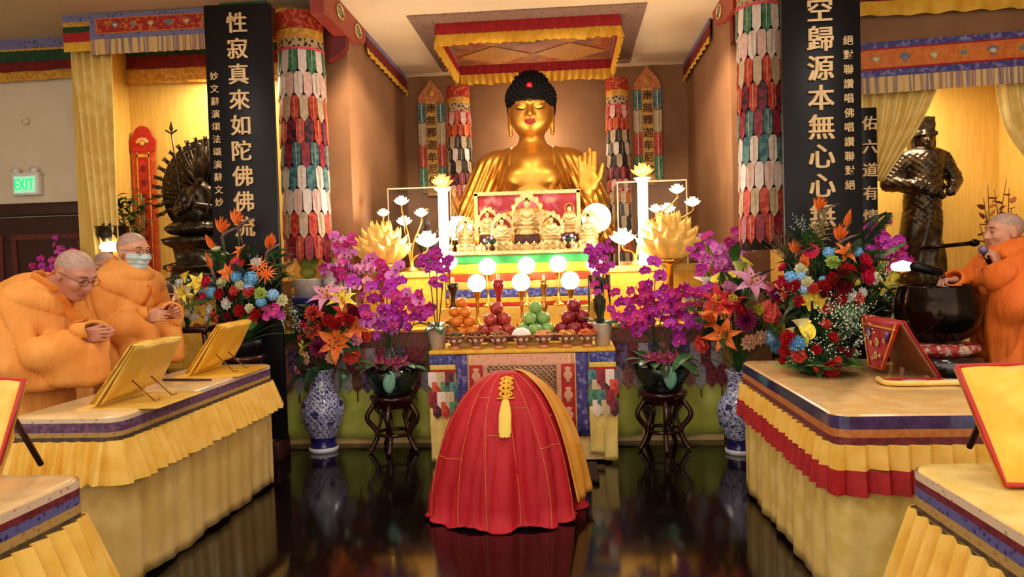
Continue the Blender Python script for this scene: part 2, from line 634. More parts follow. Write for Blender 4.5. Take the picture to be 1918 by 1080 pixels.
valance('side_wall_valance', 'short dark valance with yellow frill high on the right wall of the Buddha niche', (PR-0.03, 8.68), (PR-0.03, 7.1), CEIL,
        [('brocade_band', 0.05, mNavy, 0), ('dark_band', 0.10, mDkRed, 0), ('yellow_frill', 0.07, mYelB, 1)], fr=6)

# embroidered frontal over the left shrine
mFringeM = mat('multicolour_fringe', (222, 184, 116), (112, 108, 134), kind='noise', scale=9, rough=0.6, stretch=(3, 1, 0.05), c3=(226, 150, 84), lo=0.5, hi=0.54)
def frontal(label, x0, x1, y, ztop, h, mo, mi, mline, tilt=0.0, motifs=8, fr=0.12, seedv=1):
    t = thing('embroidered_frontal', label, 'frontal', ((x0+x1)/2, y, ztop))
    t.rotation_euler = (0, tilt, 0)
    L = x1-x0
    MB().box((0, 0, -h/2), (L, 0.012, h)).build('border', mo, t)
    MB().box((0, -0.008, -h/2), (L-0.12, 0.01, h*0.62)).build('piping', mline, t)
    MB().box((0, -0.012, -h/2), (L-0.15, 0.01, h*0.52)).build('panel', mi, t)
    r = random.Random(seedv)
    cols = [mat('thread_pale', (200, 190, 170), rough=0.6), mat('thread_slate', (110, 120, 140), rough=0.6), mat('thread_gold', (196, 140, 60), rough=0.6)]
    for k in range(motifs):
        x = -L/2+0.16+(L-0.3)*(k+.5)/motifs
        mb = MB()
        s = h*0.2
        mb.ell((0, 0, 0), (s*0.5, 0.006, s*0.34), 12, 8)
        mb.ell((0, -0.001, -s*0.55), (s*0.28, 0.006, s*0.24), 10, 6, 1)
        for a in range(5):
            an = pi*(a+.5)/5
            mb.ell((math.cos(an)*s*0.62, 0, math.sin(an)*s*0.5), (s*0.24, 0.006, s*0.2), 8, 6, 1)
        mb.build('motif', [cols[k % 2], cols[2 if k % 3 else 1]], t, (x, -0.018, -h/2))
    ruffle_mb((-L/2, 0, 0), (L/2, 0, 0), -h-fr, -h+0.005, 0.01, int(L*14)).build('fringe', mFringeM, t)
    return t
frontal('navy bordered red embroidered frontal with striped fringe over the left yellow shrine', -4.02, -2.46, 6.09, CEIL-0.01, 0.21, mNavy, mRedBroc, mOrBroc, 0.0, 8, 0.13)
mBlueBr = mat('blue_violet_brocade', (66, 60, 128), (140, 130, 176), kind='noise', scale=22, rough=0.5, lo=0.5, hi=0.66)
frontal('orange embroidered frontal with blue violet border and pale fringe over the right shrine', 1.74, 4.02, 6.1, 3.17, 0.27, mBlueBr, mOrBroc, mRed, -rad(1.8), 9, 0.13)

# curtains
def curtain(label, top0, top1, bot0, bot1, z1, z0, y, folds, m, header=None, mid=None):
    t = thing('curtain', label, 'curtain', (0, 0, 0))
    def fn(u, v):
        a = lerp(top0, bot0, v) if mid is None else bez([(top0, 0, 0), (mid[0], 0, 0), (bot0, 0, 0)], 20)[int(v*20+.5)].x
        b_ = lerp(top1, bot1, v) if mid is None else bez([(top1, 0, 0), (mid[1], 0, 0), (bot1, 0, 0)], 20)[int(v*20+.5)].x
        x = lerp(a, b_, u)
        return (x, y+0.028*math.sin(2*pi*folds*u+1.5*math.sin(3*v+u*4)), lerp(z1, z0, v))
    MB().grid(fn, folds*10, 20).build('drape', m, t, solid=0.004)
    if header:
        z = z1+sum(h for h, _ in header)
        for h, mm in header:
            flat_strip((top0-0.02, y-0.05), (top1+0.02, y-0.05), z-h, z).build('header_band', mm, t)
            z -= h
        for x in (top0-0.02, top1+0.02):
            pass
    return t
curtain('long yellow satin curtain with striped header beside the exit sign', -4.25, -3.86, -4.0, -3.82, 3.42, 0.02, 6.16, 5, mYel,
        [(0.06, mNavy), (0.04, mGoldCloth), (0.05, mGreenC), (0.08, mRed), (0.08, mYelB)], mid=(-4.12, -3.88))
curtain('narrow yellow curtain hanging between the left black couplet board and the pennant column', -2.78, -2.42, -2.78, -2.42, 3.42, 0.9, 6.0, 3, mYel,
        [(0.1, mGreenC), (0.08, mDkRed), (0.1, mYelB)])
curtain('pale yellow curtain gathered to the left in front of the bronze general', 2.35, 3.03, 2.35, 2.56, 2.93, 2.08, 6.22, 7, mYel, mid=(2.35, 2.83))
curtain('pale yellow curtain swept to the right side of the right shrine', 3.42, 4.02, 3.95, 4.04, 2.93, 1.9, 6.24, 6, mYel, mid=(3.55, 4.03))

# exit sign
t = thing('exit_sign', 'white exit sign with green letters and two small lamp heads on the cream wall', 'sign', at(51, 346, 6.66))
MB().box((0, 0, 0), (0.27, 0.06, 0.20), 0, None, 0.008).build('housing', mWhite, t)
mExG = mat('exit_panel_lit', (150, 190, 165), (160, 200, 175), emit=0.55, ecol=(170, 225, 190), rough=0.3)
mExL = mat('exit_letters_lit', (20, 190, 100), (24, 200, 108), emit=0.9, ecol=(20, 215, 120), rough=0.3)
MB().box((0, -0.032, 0), (0.21, 0.006, 0.155)).build('face', mExG, t)
letters('EXIT', 'letter', 0.15, mExL, t, lambda i: ((-0.076, -0.024, 0.022, 0.068)[i], -0.037, 0), 0.003, 0.014, 0.62)
for s in (-1, 1):
    h = MB().lathe([(0.001, -0.03), (0.03, -0.03), (0.034, 0.02), (0.001, 0.03)], 16, M=TRS((s*0.09, -0.02, 0.13), (rad(70), 0, 0))).build('lamp_head', mWhite, t)
MB().box((0, 0, 0.103), (0.3, 0.06, 0.012)).build('top_shelf', mWhite, t)

# wall sensor, small round plate
tag(MB().lathe([(0.001, 0), (0.035, 0), (0.03, 0.03), (0.001, 0.034)], 16, M=TRS((0, 0, 0), (rad(90), 0, 0))).build('wall_sensor', mCream, None, at(50, 228, 6.7)), 'small round cream sensor on the wall above the exit sign', 'sensor')

# door in the left wall
d = thing('door_1', 'dark brown wooden double door under the exit sign', 'door', (0, 0, 0))
d['kind'] = 'structure'
mRedSilk = mat('door_red_trim', (92, 34, 26), (104, 40, 30), scale=10, rough=0.5)
MB().box((-5.26, 6.68, 2.14), (1.98, 0.1, 0.12), 0, None, 0.01).box((-4.42, 6.68, 1.05), (0.1, 0.1, 2.1), 0, None, 0.01).box((-6.2, 6.68, 1.05), (0.1, 0.1, 2.1), 0, None, 0.01).build('door_frame', mDkWood, d)
for x in (-5.72, -4.92):
    l = MB().box((x, 6.69, 1.04), (0.8, 0.04, 2.06)).build('door_leaf', mDkWood, d)
    MB().box((x, 6.665, 1.88), (0.72, 0.02, 0.05)).box((x+0.33, 6.665, 0.95), (0.05, 0.02, 1.8)).box((x-0.33, 6.665, 0.95), (0.05, 0.02, 1.8)).build('door_moulding', mRedSilk, l)

# painted beams at the mouth of the niche
def beam(name, x, label, s, y0=5.7):
    t = thing(name, label, 'beam', (x, 0, CEIL))
    y1 = 6.92
    pr = [(y0, 0), (y1+0.02, 0), (y1-0.02, -0.11), (y1-0.1, -0.16), (y1-0.24, -0.18), (y1-0.34, -0.22), (y1-0.48, -0.24), (y0, -0.24)]
    MB().prism([(p[0], p[1]) for p in pr], 0.11, 0, Matrix.Rotation(pi/2, 4, 'Z')).build('beam_body', mRedWood, t)
    gm = mat('painted_green_motif', (84, 112, 88), (120, 140, 110), scale=30, rough=0.5)
    for k, yy in enumerate((5.6, 6.1, 6.62)):
        if yy < y0+.1: continue
        f = MB().ell((0, 0, 0), (0.01, 0.075, 0.042), 16, 8).build('painted_medallion', gm, t, (s*0.056, yy, -0.1))
        MB().tube([(s*0.008, 0.09*math.cos(a*pi/8), 0.055*math.sin(a*pi/8)) for a in range(17)], 0.007, 6).build('medallion_rim', mGoldD, f)
    return t
beam('painted_beam', PL-0.02, 'red painted ceiling beam with green medallions left of the great canopy', 1)
beam('painted_beam', PR+0.02, 'red painted ceiling beam with green medallions right of the great canopy', -1, 6.12)
for x, lab in ((PL-0.06, 'dark red painted bracket block behind the left pennant column'), (PR+0.08, 'dark red painted bracket block behind the right pennant column')):
    tag(MB().prism([(-0.08, 0.24), (0.08, 0.24), (0.08, -0.08), (0.03, -0.13), (-0.08, -0.2)], 0.1).build('bracket_block', mat('dark_red_wood', (96, 18, 18), (108, 24, 22), rough=0.45), None, (x, 6.345, CEIL-0.245)), lab, 'bracket')

# ------------------------------------------------------------------ ceiling canopy over the great statue
t = thing('ceiling_canopy', 'brocade ceiling canopy with red and yellow box valance over the golden Buddha', 'canopy', (-0.32, 7.53, CEIL))
mCanB = mat('canopy_grey_brocade', (92, 66, 58), (140, 112, 96), kind='voronoi', scale=22, rough=0.6, lo=0.1, hi=0.4)
mCanP = mat('canopy_patchwork', (140, 58, 34), (150, 92, 44), kind='noise', scale=3, rough=0.6, c3=(112, 70, 50), lo=0.42, hi=0.5)
MB().box((0, 0, -0.008), (2.12, 1.92, 0.014)).build('backing_cloth', mCanB, t)
c = MB().box((0.0, 0.0, -0.02), (1.62, 1.4, 0.01)).build('inner_cloth', mCanP, t)
for i in range(2):
    for j in range(2):
        MB().prism([(0, 0.33), (0.38, 0), (0, -0.33), (-0.38, 0)], 0.008, 0, TRS((0, 0, 0), (pi/2, 0, 0))).build('diamond_patch', mat('ochre_brocade', (160, 104, 44), (176, 120, 56), scale=30), c, (-0.39+0.78*i, -0.34+0.68*j, -0.03))
hx, hy = 0.84, 0.74
P4 = [(-hx, -hy), (hx, -hy), (hx, hy), (-hx, hy)]
for k in range(4):
    a, b2 = P4[k], P4[(k+1) % 4]
    ruffle_mb((a[0], a[1], 0), (b2[0], b2[1], 0), -0.12, -0.015, 0.008, 18, flare=0.01).build('red_band', mRed, t)
    ruffle_mb((a[0], a[1], 0), (b2[0], b2[1], 0), -0.225, -0.115, 0.014, 22, flare=0.02, zj=0.01).build('yellow_frill', mYelB, t)

# ------------------------------------------------------------------ hanging pennant columns
CM = {k: mat('pennant_'+k, *v, scale=26, rough=0.5) for k, v in dict(
    green=((34, 104, 74), (84, 144, 108)), white=((226, 206, 194), (238, 222, 212)), pink=((222, 178, 166), (234, 196, 186)), red=((176, 38, 28), (214, 84, 60)),
    cream=((190, 166, 130), (208, 186, 150)), dark=((40, 28, 40), (130, 40, 60)), teal=((36, 92, 108), (96, 140, 134)), wine=((120, 20, 40), (160, 40, 56)), black=((30, 26, 24), (60, 52, 46)), orange=((206, 96, 44), (220, 116, 60))).items()}
mLattice = mat('black_gold_lattice', (34, 26, 22), (190, 160, 120), kind='voronoi', scale=30, rough=0.5, lo=0.35, hi=0.45)
mPinkTrim = mat('pink_trim', (206, 70, 90), rough=0.5)
def pennant_ring(r, z1, h, n, ph, ca, cb, flare=0.012, tip=0.22):
    mb = MB()
    for k in range(n):
        a = 2*pi*(k+ph)/n
        wd = 2*pi*r/n*0.47
        tl = h*tip
        pts = []
        for (u, z, o) in ((-1, 0, 0), (1, 0, 0), (1, -(h-tl), 1), (0, -h, 1), (-1, -(h-tl), 1)):
            pts.append((u*wd, -(r+flare*o), z1+z))
        M = Matrix.Rotation(a, 4, 'Z')
        v = pts+[(p[0], p[1]+0.006, p[2]) for p in pts]
        f = [(0, 1, 2, 3, 4), (9, 8, 7, 6, 5)]+[(i, i+5, (i+1) % 5+5, (i+1) % 5) for i in range(5)]
        mm = k % 2
        mb.add(v, f, mm, False, M)
        # pale edging ribbon down the middle of every second pennant
        if k % 2 == 0:
            mb.box((0, -(r+flare*0.6+0.005), z1-h*0.45), (wd*0.16, 0.004, h*0.8), 2, M)
    return mb
def pennant_column(label, x, y, r, ztop, cap, tiers, th, n, core_to, group=None):
    t = thing('pennant_banner', label, 'pennant banner', (x, y, 0), group=group)
    z = ztop
    for nm, h, m, rr in (('cap_band', cap[0], mRedBroc, r*1.02), ('gold_band', cap[1], mGoldCloth, r*1.0), ('lattice_band', cap[2], mLattice, r*1.0), ('trim_ring', cap[3], mPinkTrim, r*1.05)):
        MB().lathe([(rr, z-h), (rr, z)], 40).build(nm, m, t)
        z -= h
    MB().lathe([(r*0.001, ztop), (r*0.96, ztop), (r*0.96, core_to), (0.001, core_to)], 32).build('inner_tube', CM['black'], t)
    for i, (ca, cb) in enumerate(tiers):
        pennant_ring(r*(0.985+0.002*i), z+th*0.06, th*1.14, n, 0.5*(i % 2), ca, cb).build('pennant_tier', [CM[ca], CM[cb], CM['cream']], t)
        z -= th
    return t
tiersA = [('green', 'white'), ('white', 'pink'), ('red', 'cream'), ('red', 'dark'), ('teal', 'wine'), ('white', 'teal'), ('pink', 'white'), ('cream', 'red'), ('red', 'wine')]
pL, pR = at(571, 300, 6.19), at(1428, 300, 5.9)
pennant_column('tall column of layered brocade pennants left of the altar', pL.x, pL.y, 0.19, 3.64, (0.15, 0.08, 0.075, 0.02), tiersA, 0.193, 16, 1.6)
pennant_column('tall column of layered brocade pennants right of the altar, beside the black couplet board', pR.x, pR.y, 0.172, 3.69, (0.14, 0.075, 0.07, 0.02), tiersA, 0.197, 16, 1.55)
tiersB = [('red', 'pink'), ('red', 'orange'), ('black', 'cream'), ('black', 'white'), ('cream', 'black'), ('wine', 'dark'), ('red', 'pink'), ('cream', 'orange'), ('black', 'cream'), ('cream', 'black'), ('orange', 'green'), ('red', 'orange'), ('black', 'cream'), ('cream', 'black')]
bL, bR = at(861, 270, 8.35), at(1158, 270, 8.35)
pennant_column('slender pennant column against the brown wall left of the golden Buddha', bL.x, bL.y, 0.128, 3.50, (0.13, 0.07, 0.09, 0.012), tiersB, 0.135, 12, 1.3)
pennant_column('slender pennant column against the brown wall right of the golden Buddha', bR.x, bR.y, 0.124, 3.50, (0.13, 0.07, 0.09, 0.012), tiersB, 0.135, 12, 1.3)

# ------------------------------------------------------------------ narrow cloth banners on the back wall
mBanY = mat('banner_ochre', (206, 152, 62), (220, 168, 80), scale=20, rough=0.6)
mInk = mat('brown_ink_brocade', (70, 34, 26), rough=0.6)
mBanO = mat('banner_orange', (196, 112, 62), (214, 140, 84), scale=26, rough=0.6)
for lab, px, py in (('orange and ochre prayer banner with seven characters left of the golden Buddha', 806, 150), ('orange and ochre prayer banner with seven characters right of the golden Buddha', 1211, 124)):
    p = at(px, py, 8.66)
    t = thing('prayer_banner', lab, 'banner', p)
    MB().prism([(0, 0), (0.11, -0.13), (0.15, -0.2), (0.15, -0.25), (-0.15, -0.25), (-0.15, -0.2), (-0.11, -0.13)], 0.02).build('banner_top', mBanO, t)
    MB().lathe([(0.001, -0.012), (0.05, -0.008), (0.03, 0.006), (0.001, 0.01)], 16, M=TRS((0, -0.012, -0.15), (pi/2, 0, 0))).build('rosette', mGoldCloth, t)
    MB().box((0, 0.004, -0.78), (0.30, 0.012, 1.06)).build('backing_strip', mBanO, t)
    MB().box((0, -0.006, -0.8), (0.125, 0.012, 1.1)).build('text_strip', mBanY, t)
    for s in (-1, 1):
        z = -0.27
        for h, m in ((0.24, CM['teal']), (0.27, CM['cream']), (0.26, CM['red']), (0.28, CM['green'])):
            q = MB().prism([(-0.045, 0), (0.045, 0), (0.045, -h*0.85), (0, -h), (-0.045, -h*0.85)], 0.01).build('side_tab', m, t, (s*0.113, -0.008, z))
            MB().box((0, -0.008, -h*0.5), (0.008, 0.006, h*0.9)).build('ribbon', CM['white'], q)
            z -= h*0.98
    letters('南無釋迦牟尼佛', 'character', 0.12, mInk, t, lambda i: (0, -0.016, -0.33-0.142*i), 0.003, 0.01)

# ------------------------------------------------------------------ black couplet boards
def couplet(label, corner, wid, ztop, zbot, rz, big, small, nbig, sbig, dbig, bx0, bz0, nsm, ssm, dsm, sx0, sz0, bdx=0, sdx=0):
    t = thing('couplet_board', label, 'board', (corner.x, corner.y, 0), rz)
    MB().box((wid/2, 0, (ztop+zbot)/2), (wid, 0.05, ztop-zbot), 0, None, 0.006).build('panel', mBlack, t)
    if zbot < 0.5:
        for x in (0.06, wid-0.06):
            MB().box((x, 0, zbot/2), (0.07, 0.28, zbot), 0, None, 0.01).build('foot', mDkWood, t)
    letters(big, 'character', sbig, mGoldLet, t, lambda i: (bx0+bdx*i, -0.032, bz0-dbig*i), 0.008, 0.018)
    if small:
        letters(small, 'small_character', ssm, mGoldLet, t, lambda i: (sx0+sdx*i, -0.031, sz0-dsm*i), 0.004, 0.010)
    return t
Yl = 5.66
cA = at(383, 12, Yl)
def lx(px, py, Y=Yl): return at(px, py, Y).x-cA.x
couplet('black couplet board with gilded characters standing left of the pennant column', cA, at(505, 12, Yl).x-cA.x, cA.z-0.0, 0.16, rad(3),
        '性寂真來如陀佛佛流', '妙文辭演頌法頌演辭文妙', 9, 0.168, 48.4/FPX*Yl, lx(445, 44), at(445, 44, Yl).z, 11, 0.068, 24.0/FPX*Yl, lx(404, 144), at(404, 144, Yl).z)
Yr = 5.38
cB = at(1462, 20, Yr)
couplet('black couplet board with gilded characters right of the pennant column, behind the big bouquet', cB, at(1609, 20, Yr).x-cB.x, 3.55, 0.16, 0,
        '空歸源本無心心無', '絕對聯讚唱佛唱讚聯對絕', 8, 0.185, 52.3/FPX*Yr, at(1532, 20, Yr).x-cB.x, at(1532, 20, Yr).z, 11, 0.07, 25.7/FPX*Yr, at(1585, 78, Yr).x-cB.x, at(1585, 78, Yr).z)
cC = at(1610, 203, 6.05)
couplet('narrow black board with five pale characters beside the yellow curtain of the right shrine', cC, at(1640, 203, 6.05).x-cC.x, cC.z, 0.16, 0,
        '佑六道有情', '', 5, 0.115, 41.5/FPX*6.05, at(1625, 232, 6.05).x-cC.x, at(1625, 232, 6.05).z, 0, 0, 0, 0, 0)
# ================================================================== altar
mAltCream = mat('altar_cream_cloth', (222, 188, 120), (232, 200, 136), scale=12, rough=0.5)
mLime = mat('yellow_green_satin', (190, 196, 80), (206, 210, 100), scale=5, rough=0.4, sheen=0.3)
AB = 0.95
mPen = [mat('frieze_'+k, a, b_, scale=30, rough=0.6) for k, a, b_ in (
    ('wine', (96, 22, 36), (140, 50, 60)), ('violet', (60, 40, 84), (120, 96, 140)), ('rose', (150, 86, 80), (180, 120, 110)), ('olive', (64, 62, 34), (96, 90, 50)), ('silver', (150, 140, 150), (180, 170, 178)), ('brown', (80, 46, 30), (110, 70, 44)))]
t = thing('altar', 'long draped altar base under the golden Buddha with pennant frieze and yellow green skirt', 'altar', (0, 0, 0))
MB().box((-0.61, 6.27, AB/2), (3.7, 0.22, AB)).build('body', mAltCream, t)
tag(MB().box(((PL+PR)/2, 7.56, AB/2), (PR-PL-0.03, 2.22, AB)).build('altar_platform', mAltCream), 'broad cream altar platform filling the niche behind the draped altar front', 'platform')
def skirt(u, v):
    x = lerp(-2.48, 1.26, u)
    return (x, 6.14-0.02*math.sin(u*43)-0.012*math.sin(u*97+1), lerp(0.56, 0.05, v))
MB().grid(skirt, 200, 6).build('lower_skirt', mLime, t, solid=0.006)
for row in range(2):
    mb = MB()
    for k in range(44):
        x = -2.46+3.7*(k+0.5*(row % 2)+.25)/44
        h = 0.22 if row == 0 else 0.2
        z1 = 0.64 if row else 0.82
        pts = [(-0.042, 0), (0.042, 0), (0.042, -h*0.75), (0, -h), (-0.042, -h*0.75)]
        mb.prism(pts, 0.006, rnd.randrange(6), TRS((x, 6.092+0.008*row+0.004*(k % 2), z1)))
        if row == 1 and k % 2:
            mb.tube([(x, 6.1, z1-h), (x, 6.1, z1-h-0.07)], 0.006, 6, 3)
    mb.build('pennant_row', mPen, t)
MB().box((-0.61, 6.13, 0.84), (3.74, 0.02, 0.2)).build('upper_band', mat('frieze_band', (52, 28, 40), (120, 78, 66), kind='voronoi', scale=30, rough=0.6, lo=0.1, hi=0.4), t)
MB().box((-0.61, 6.27, AB+0.008), (3.76, 0.3, 0.016)).build('top_edge', mYelB, t)

# central stepped shelf with rainbow cloth
SX0, SX1 = -1.08, 0.21
sxc, sxw = (SX0+SX1)/2, SX1-SX0
mFlagG = mat('flag_green', (40, 140, 70), (60, 156, 84), rough=0.6)
mFlagY = mat('flag_yellow', (236, 206, 40), (244, 216, 60), rough=0.6)
mFlagR = mat('flag_red', (206, 66, 36), (222, 84, 46), rough=0.6)
mBluB = mat('blue_brocade', (50, 54, 130), (120, 126, 180), scale=40, rough=0.55, lo=0.5, hi=0.62)
mGoldBr = mat('gold_brocade', (206, 160, 50), (226, 190, 90), kind='voronoi', scale=36, rough=0.5, lo=0.15, hi=0.4)
t = thing('altar_shelf', 'stepped altar shelf draped in green yellow red and blue striped cloth', 'shelf', (0, 0, AB))
MB().box((sxc, 6.86, 0.32), (sxw, 0.68, 0.64)).build('upper_step', mAltCream, t)
MB().box((sxc, 6.44, 0.085), (sxw+0.1, 0.16, 0.17)).build('lower_step', mGoldBr, t)
z = 1.575-AB
for nm, h, m in (('green_stripe', 0.072, mFlagG), ('yellow_stripe', 0.086, mFlagY), ('red_stripe', 0.07, mFlagR), ('gold_stripe', 0.07, mGoldBr), ('blue_stripe', 0.075, mBluB), ('yellow_edge', 0.045, mYelB), ('red_edge', 0.03, mRed)):
    ruffle_mb((SX0-0.01, 6.508, 0), (SX1+0.01, 6.508, 0), z-h, z, 0.004, 9).build(nm, m, t, solid=0.004)
    z -= h
MB().box((sxc, 6.84, 0.65), (sxw+0.06, 0.7, 0.03), 0, None, 0.006).build('top_board', mGoldD, t)
ST = AB+0.665
# raised rear ledge that carries the gilded statuettes
tag(MB().box((sxc+0.03, 7.02, ST+0.03), (sxw-0.06, 0.32, 0.06), 0, None, 0.006).build('statue_ledge', mGoldD), 'low gilded ledge under the row of small gilded Buddhas', 'ledge')

# side steps with yellow fronts and their glass cases
for nm, x0, x1, lab in (('l', PL+0.02, SX0-0.03, 'yellow draped altar step left of the rainbow shelf'), ('r', SX1+0.03, PR-0.02, 'yellow draped altar step right of the rainbow shelf')):
    t = thing('altar_step', lab, 'altar step', (0, 0, AB))
    MB().box(((x0+x1)/2, 7.0, 0.25), (x1-x0, 0.86, 0.5)).build('body', mAltCream, t)
    MB().box(((x0+x1)/2, 6.565, 0.23), (x1-x0, 0.012, 0.44)).build('front_cloth', mYelB, t)
    MB().box(((x0+x1)/2, 6.56, 0.475), (x1-x0, 0.02, 0.05)).build('brocade_edge', mGoldBr, t)
SS = AB+0.5

# cloth-covered plinth of the great Buddha with framed front
t = thing('throne_plinth', 'framed red brocade altar front with gold border just below the golden Buddha', 'plinth', (-0.36, 7.68, AB))
mThr = mat('throne_brocade', (168, 44, 52), (196, 110, 120), kind='noise', scale=10, rough=0.6, c3=(214, 160, 80), lo=0.45, hi=0.58)
MB().box((0, 0.2, 0.28), (1.5, 1.1, 0.56)).build('block', mGoldCloth, t)
MB().box((-0.03, -0.42, 0.66), (1.0, 0.03, 1.16)).build('front_panel', mThr, t)
MB().box((-0.03, -0.44, 1.235), (1.04, 0.05, 0.035)).box((-0.53, -0.44, 0.66), (0.035, 0.05, 1.16)).box((0.47, -0.44, 0.66), (0.035, 0.05, 1.16)).build('gold_frame', mGoldD, t)
MB().tube([(-0.03+0.36*math.cos(pi*k/16), -0.44, 0.86+0.2*math.sin(pi*k/16)) for k in range(17)], 0.03, 8).build('gold_arch', mGoldCloth, t)

# ------------------------------------------------------------------ lamps of the altar
mGlobe = mat('lit_globe_glass', (255, 246, 228), (255, 248, 232), emit=7.0, ecol=(255, 236, 205), rough=0.3)
mShade = mat('lit_lotus_glass', (255, 240, 214), (255, 244, 222), emit=2.6, ecol=(255, 228, 186), rough=0.35)
mFlareCol = mat('flare_glow_white', (255, 244, 220), (255, 246, 226), emit=1.3, ecol=(255, 236, 204), rough=0.3)  # emission imitating the flare streaks below the gold lotuses
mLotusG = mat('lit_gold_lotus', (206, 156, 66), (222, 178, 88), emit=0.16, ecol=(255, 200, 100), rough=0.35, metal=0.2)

def petal_mb(L, W, rise, cup, tip=0.9, nu=8, nv=5, mb=None, m=0, M=None, curl=0.0, wav=0.0):
    "petal growing along +x, cupped towards +z"
    mb = mb or MB()
    def fn(u, v):
        s = (v-.5)*2
        wd = W*(math.sin(pi*min(1, u**0.75*0.98+0.02))**0.75)*(1-(tip)*max(0, u-0.6)**1.6)
        x = L*u
        zz = rise*u*u+curl*u**4+cup*s*s*wd+wav*math.sin(9*s+5*u)*u
        return (x*(1-0.06*s*s*u), s*wd, zz)
    return mb.grid(fn, nu, nv, m, M=M)

def lotus_mb(R_, H, layers=3, n=9, mb=None, m=0):
    mb = mb or MB()
    for l in range(layers):
        k = l/(max(1, layers-1))
        for j in range(n):
            a = 2*pi*(j+0.5*(l % 2))/n
            el = lerp(rad(74), rad(24), k)
            P = petal_mb(lerp(H*0.95, R_*1.05, k), R_*0.40, 0.0, 0.9, 1.5, 8, 4, curl=H*0.16*(1-k)-0.0+H*0.22*k)
            M = Matrix.Rotation(a, 4, 'Z') @ TRS((R_*0.14, 0, 0)) @ Matrix.Rotation(-el, 4, 'Y')
            mb.add(P.v, P.f, m, True, M)
    return mb

def globe_lamp(label, x, y, z, r, h, group=None):
    t = thing('globe_lamp', label, 'lamp', (x, y, z), group=group)
    MB().lathe([(0.001, 0), (r*0.75, 0), (r*0.72, h*0.07), (r*0.2, h*0.16), (r*0.13, h*0.5), (r*0.24, h*0.6), (r*0.13, h*0.7), (r*0.45, h*0.98), (r*0.5, h), (0.001, h)], 20).build('gold_stand', mBrass, t)
    MB().ell((0, 0, h+r*0.92), r, 24, 16).build('globe', mGlobe, t)
    return t
for px, py, ord_ in ((893, 530, 'left of the red candlestick'), (976, 528, 'behind the green apples, middle of the front three'), (1068, 525, 'above the dark red apples')):
    p = at(px, py, 6.25)
    globe_lamp('white globe lamp on a gold stand '+ord_, p.x, p.y, AB+0.016, 0.077, p.z-AB-0.016-0.071)
for px, py, ord_ in ((913, 499, 'left in the upper row before the rainbow cloth'), (986, 497, 'in the centre of the upper row before the rainbow cloth'), (1045, 494, 'right in the upper row before the rainbow cloth')):
    p = at(px, py, 6.42)
    globe_lamp('white globe lamp '+ord_, p.x, p.y, AB+0.17, 0.075, p.z-AB-0.17-0.069)
for px, py, r, lab in ((862, 428, 0.12, 'large white globe lamp behind the leftmost small gilded Buddha'), (1117, 408, 0.14, 'large white globe lamp behind the rightmost small gilded Buddha')):
    p = at(px, py, 7.12)
    globe_lamp(lab, p.x, 7.12 if px > 1000 else 7.1, SS if px > 1100 or px < 870 else ST, r, p.z-SS-r*0.92)
# low electric candle lamps at the ends of the table
for px, py, lab, Y, zb in ((842, 498, 'white cut glass lamp at the left end of the rainbow cloth', 6.42, AB+0.17), (1113, 503, 'white cut glass lamp at the right end of the rainbow cloth', 6.42, AB+0.17)):
    p = at(px, py, Y)
    t = thing('cup_lamp', lab, 'lamp', (p.x, Y, zb))
    h = p.z-zb
    MB().lathe([(0.001, 0), (0.05, 0), (0.045, 0.02), (0.014, 0.04), (0.014, h-0.06), (0.04, h-0.03), (0.001, h-0.03)], 16).build('stem', mBrass, t)
    MB().lathe([(0.03, h-0.03), (0.07, h+0.02), (0.072, h+0.06), (0.05, h+0.075), (0.001, h+0.08)], 10).build('glass_cup', mShade, t)

def big_lotus(label, px, py, Y, R_, H):
    p = at(px, py, Y)
    t = thing('lotus_lamp', label, 'lamp', (p.x, p.y, p.z))
    lotus_mb(R_, H, 4, 11).build('petals', mLotusG, t, solid=0.003)
    MB().ell((0, 0, H*0.16), (R_*0.36, R_*0.36, H*0.16), 16, 10).build('bulb', mGlobe, t)
    zb = SS-p.z if abs(p.y-6.7) < 0.15 else AB+0.016-p.z
    MB().lathe([(0.001, zb), (0.11, zb), (0.10, zb+0.03), (0.03, zb+0.07), (0.03, -0.03), (0.12, 0.0), (0.1, 0.03), (0.001, 0.03)], 20).build('stand', mBrass, t)
    light('POINT', (p.x, p.y-0.02, p.z+H*0.5), 26, WARM, 0.06)
    return t
big_lotus('large golden lotus lamp with open petals left of the altar glass case', 716, 500, 6.45, 0.28, 0.43)
big_lotus('large golden lotus lamp with open petals right of the altar glass case', 1254, 490, 6.45, 0.30, 0.46)

def lotus_with_flare(label, px, py, Y, top_py):
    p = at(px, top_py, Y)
    t = thing('lotus_lamp_with_flare', label, 'lamp', (p.x, p.y, SS))
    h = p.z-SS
    MB().lathe([(0.001, 0), (0.07, 0), (0.07, 0.03), (0.045, 0.05), (0.045, h-0.04), (0.08, h-0.01), (0.001, h)], 20).build('flare_column', mFlareCol, t)  # glowing column stands in for the bright flare streak under the lotus
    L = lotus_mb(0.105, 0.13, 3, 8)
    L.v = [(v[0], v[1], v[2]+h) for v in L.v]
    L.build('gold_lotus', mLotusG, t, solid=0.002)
    light('POINT', (p.x, p.y-0.18, p.z+0.05), 6, WARM, 0.05)
lotus_with_flare('gold lotus lamp on a glowing white column that imitates its flare streak at the left glass case', 829, 352, 6.62, 351)
lotus_with_flare('gold lotus lamp on a glowing white column that imitates its flare streak at the right glass case', 1203, 332, 6.62, 331)

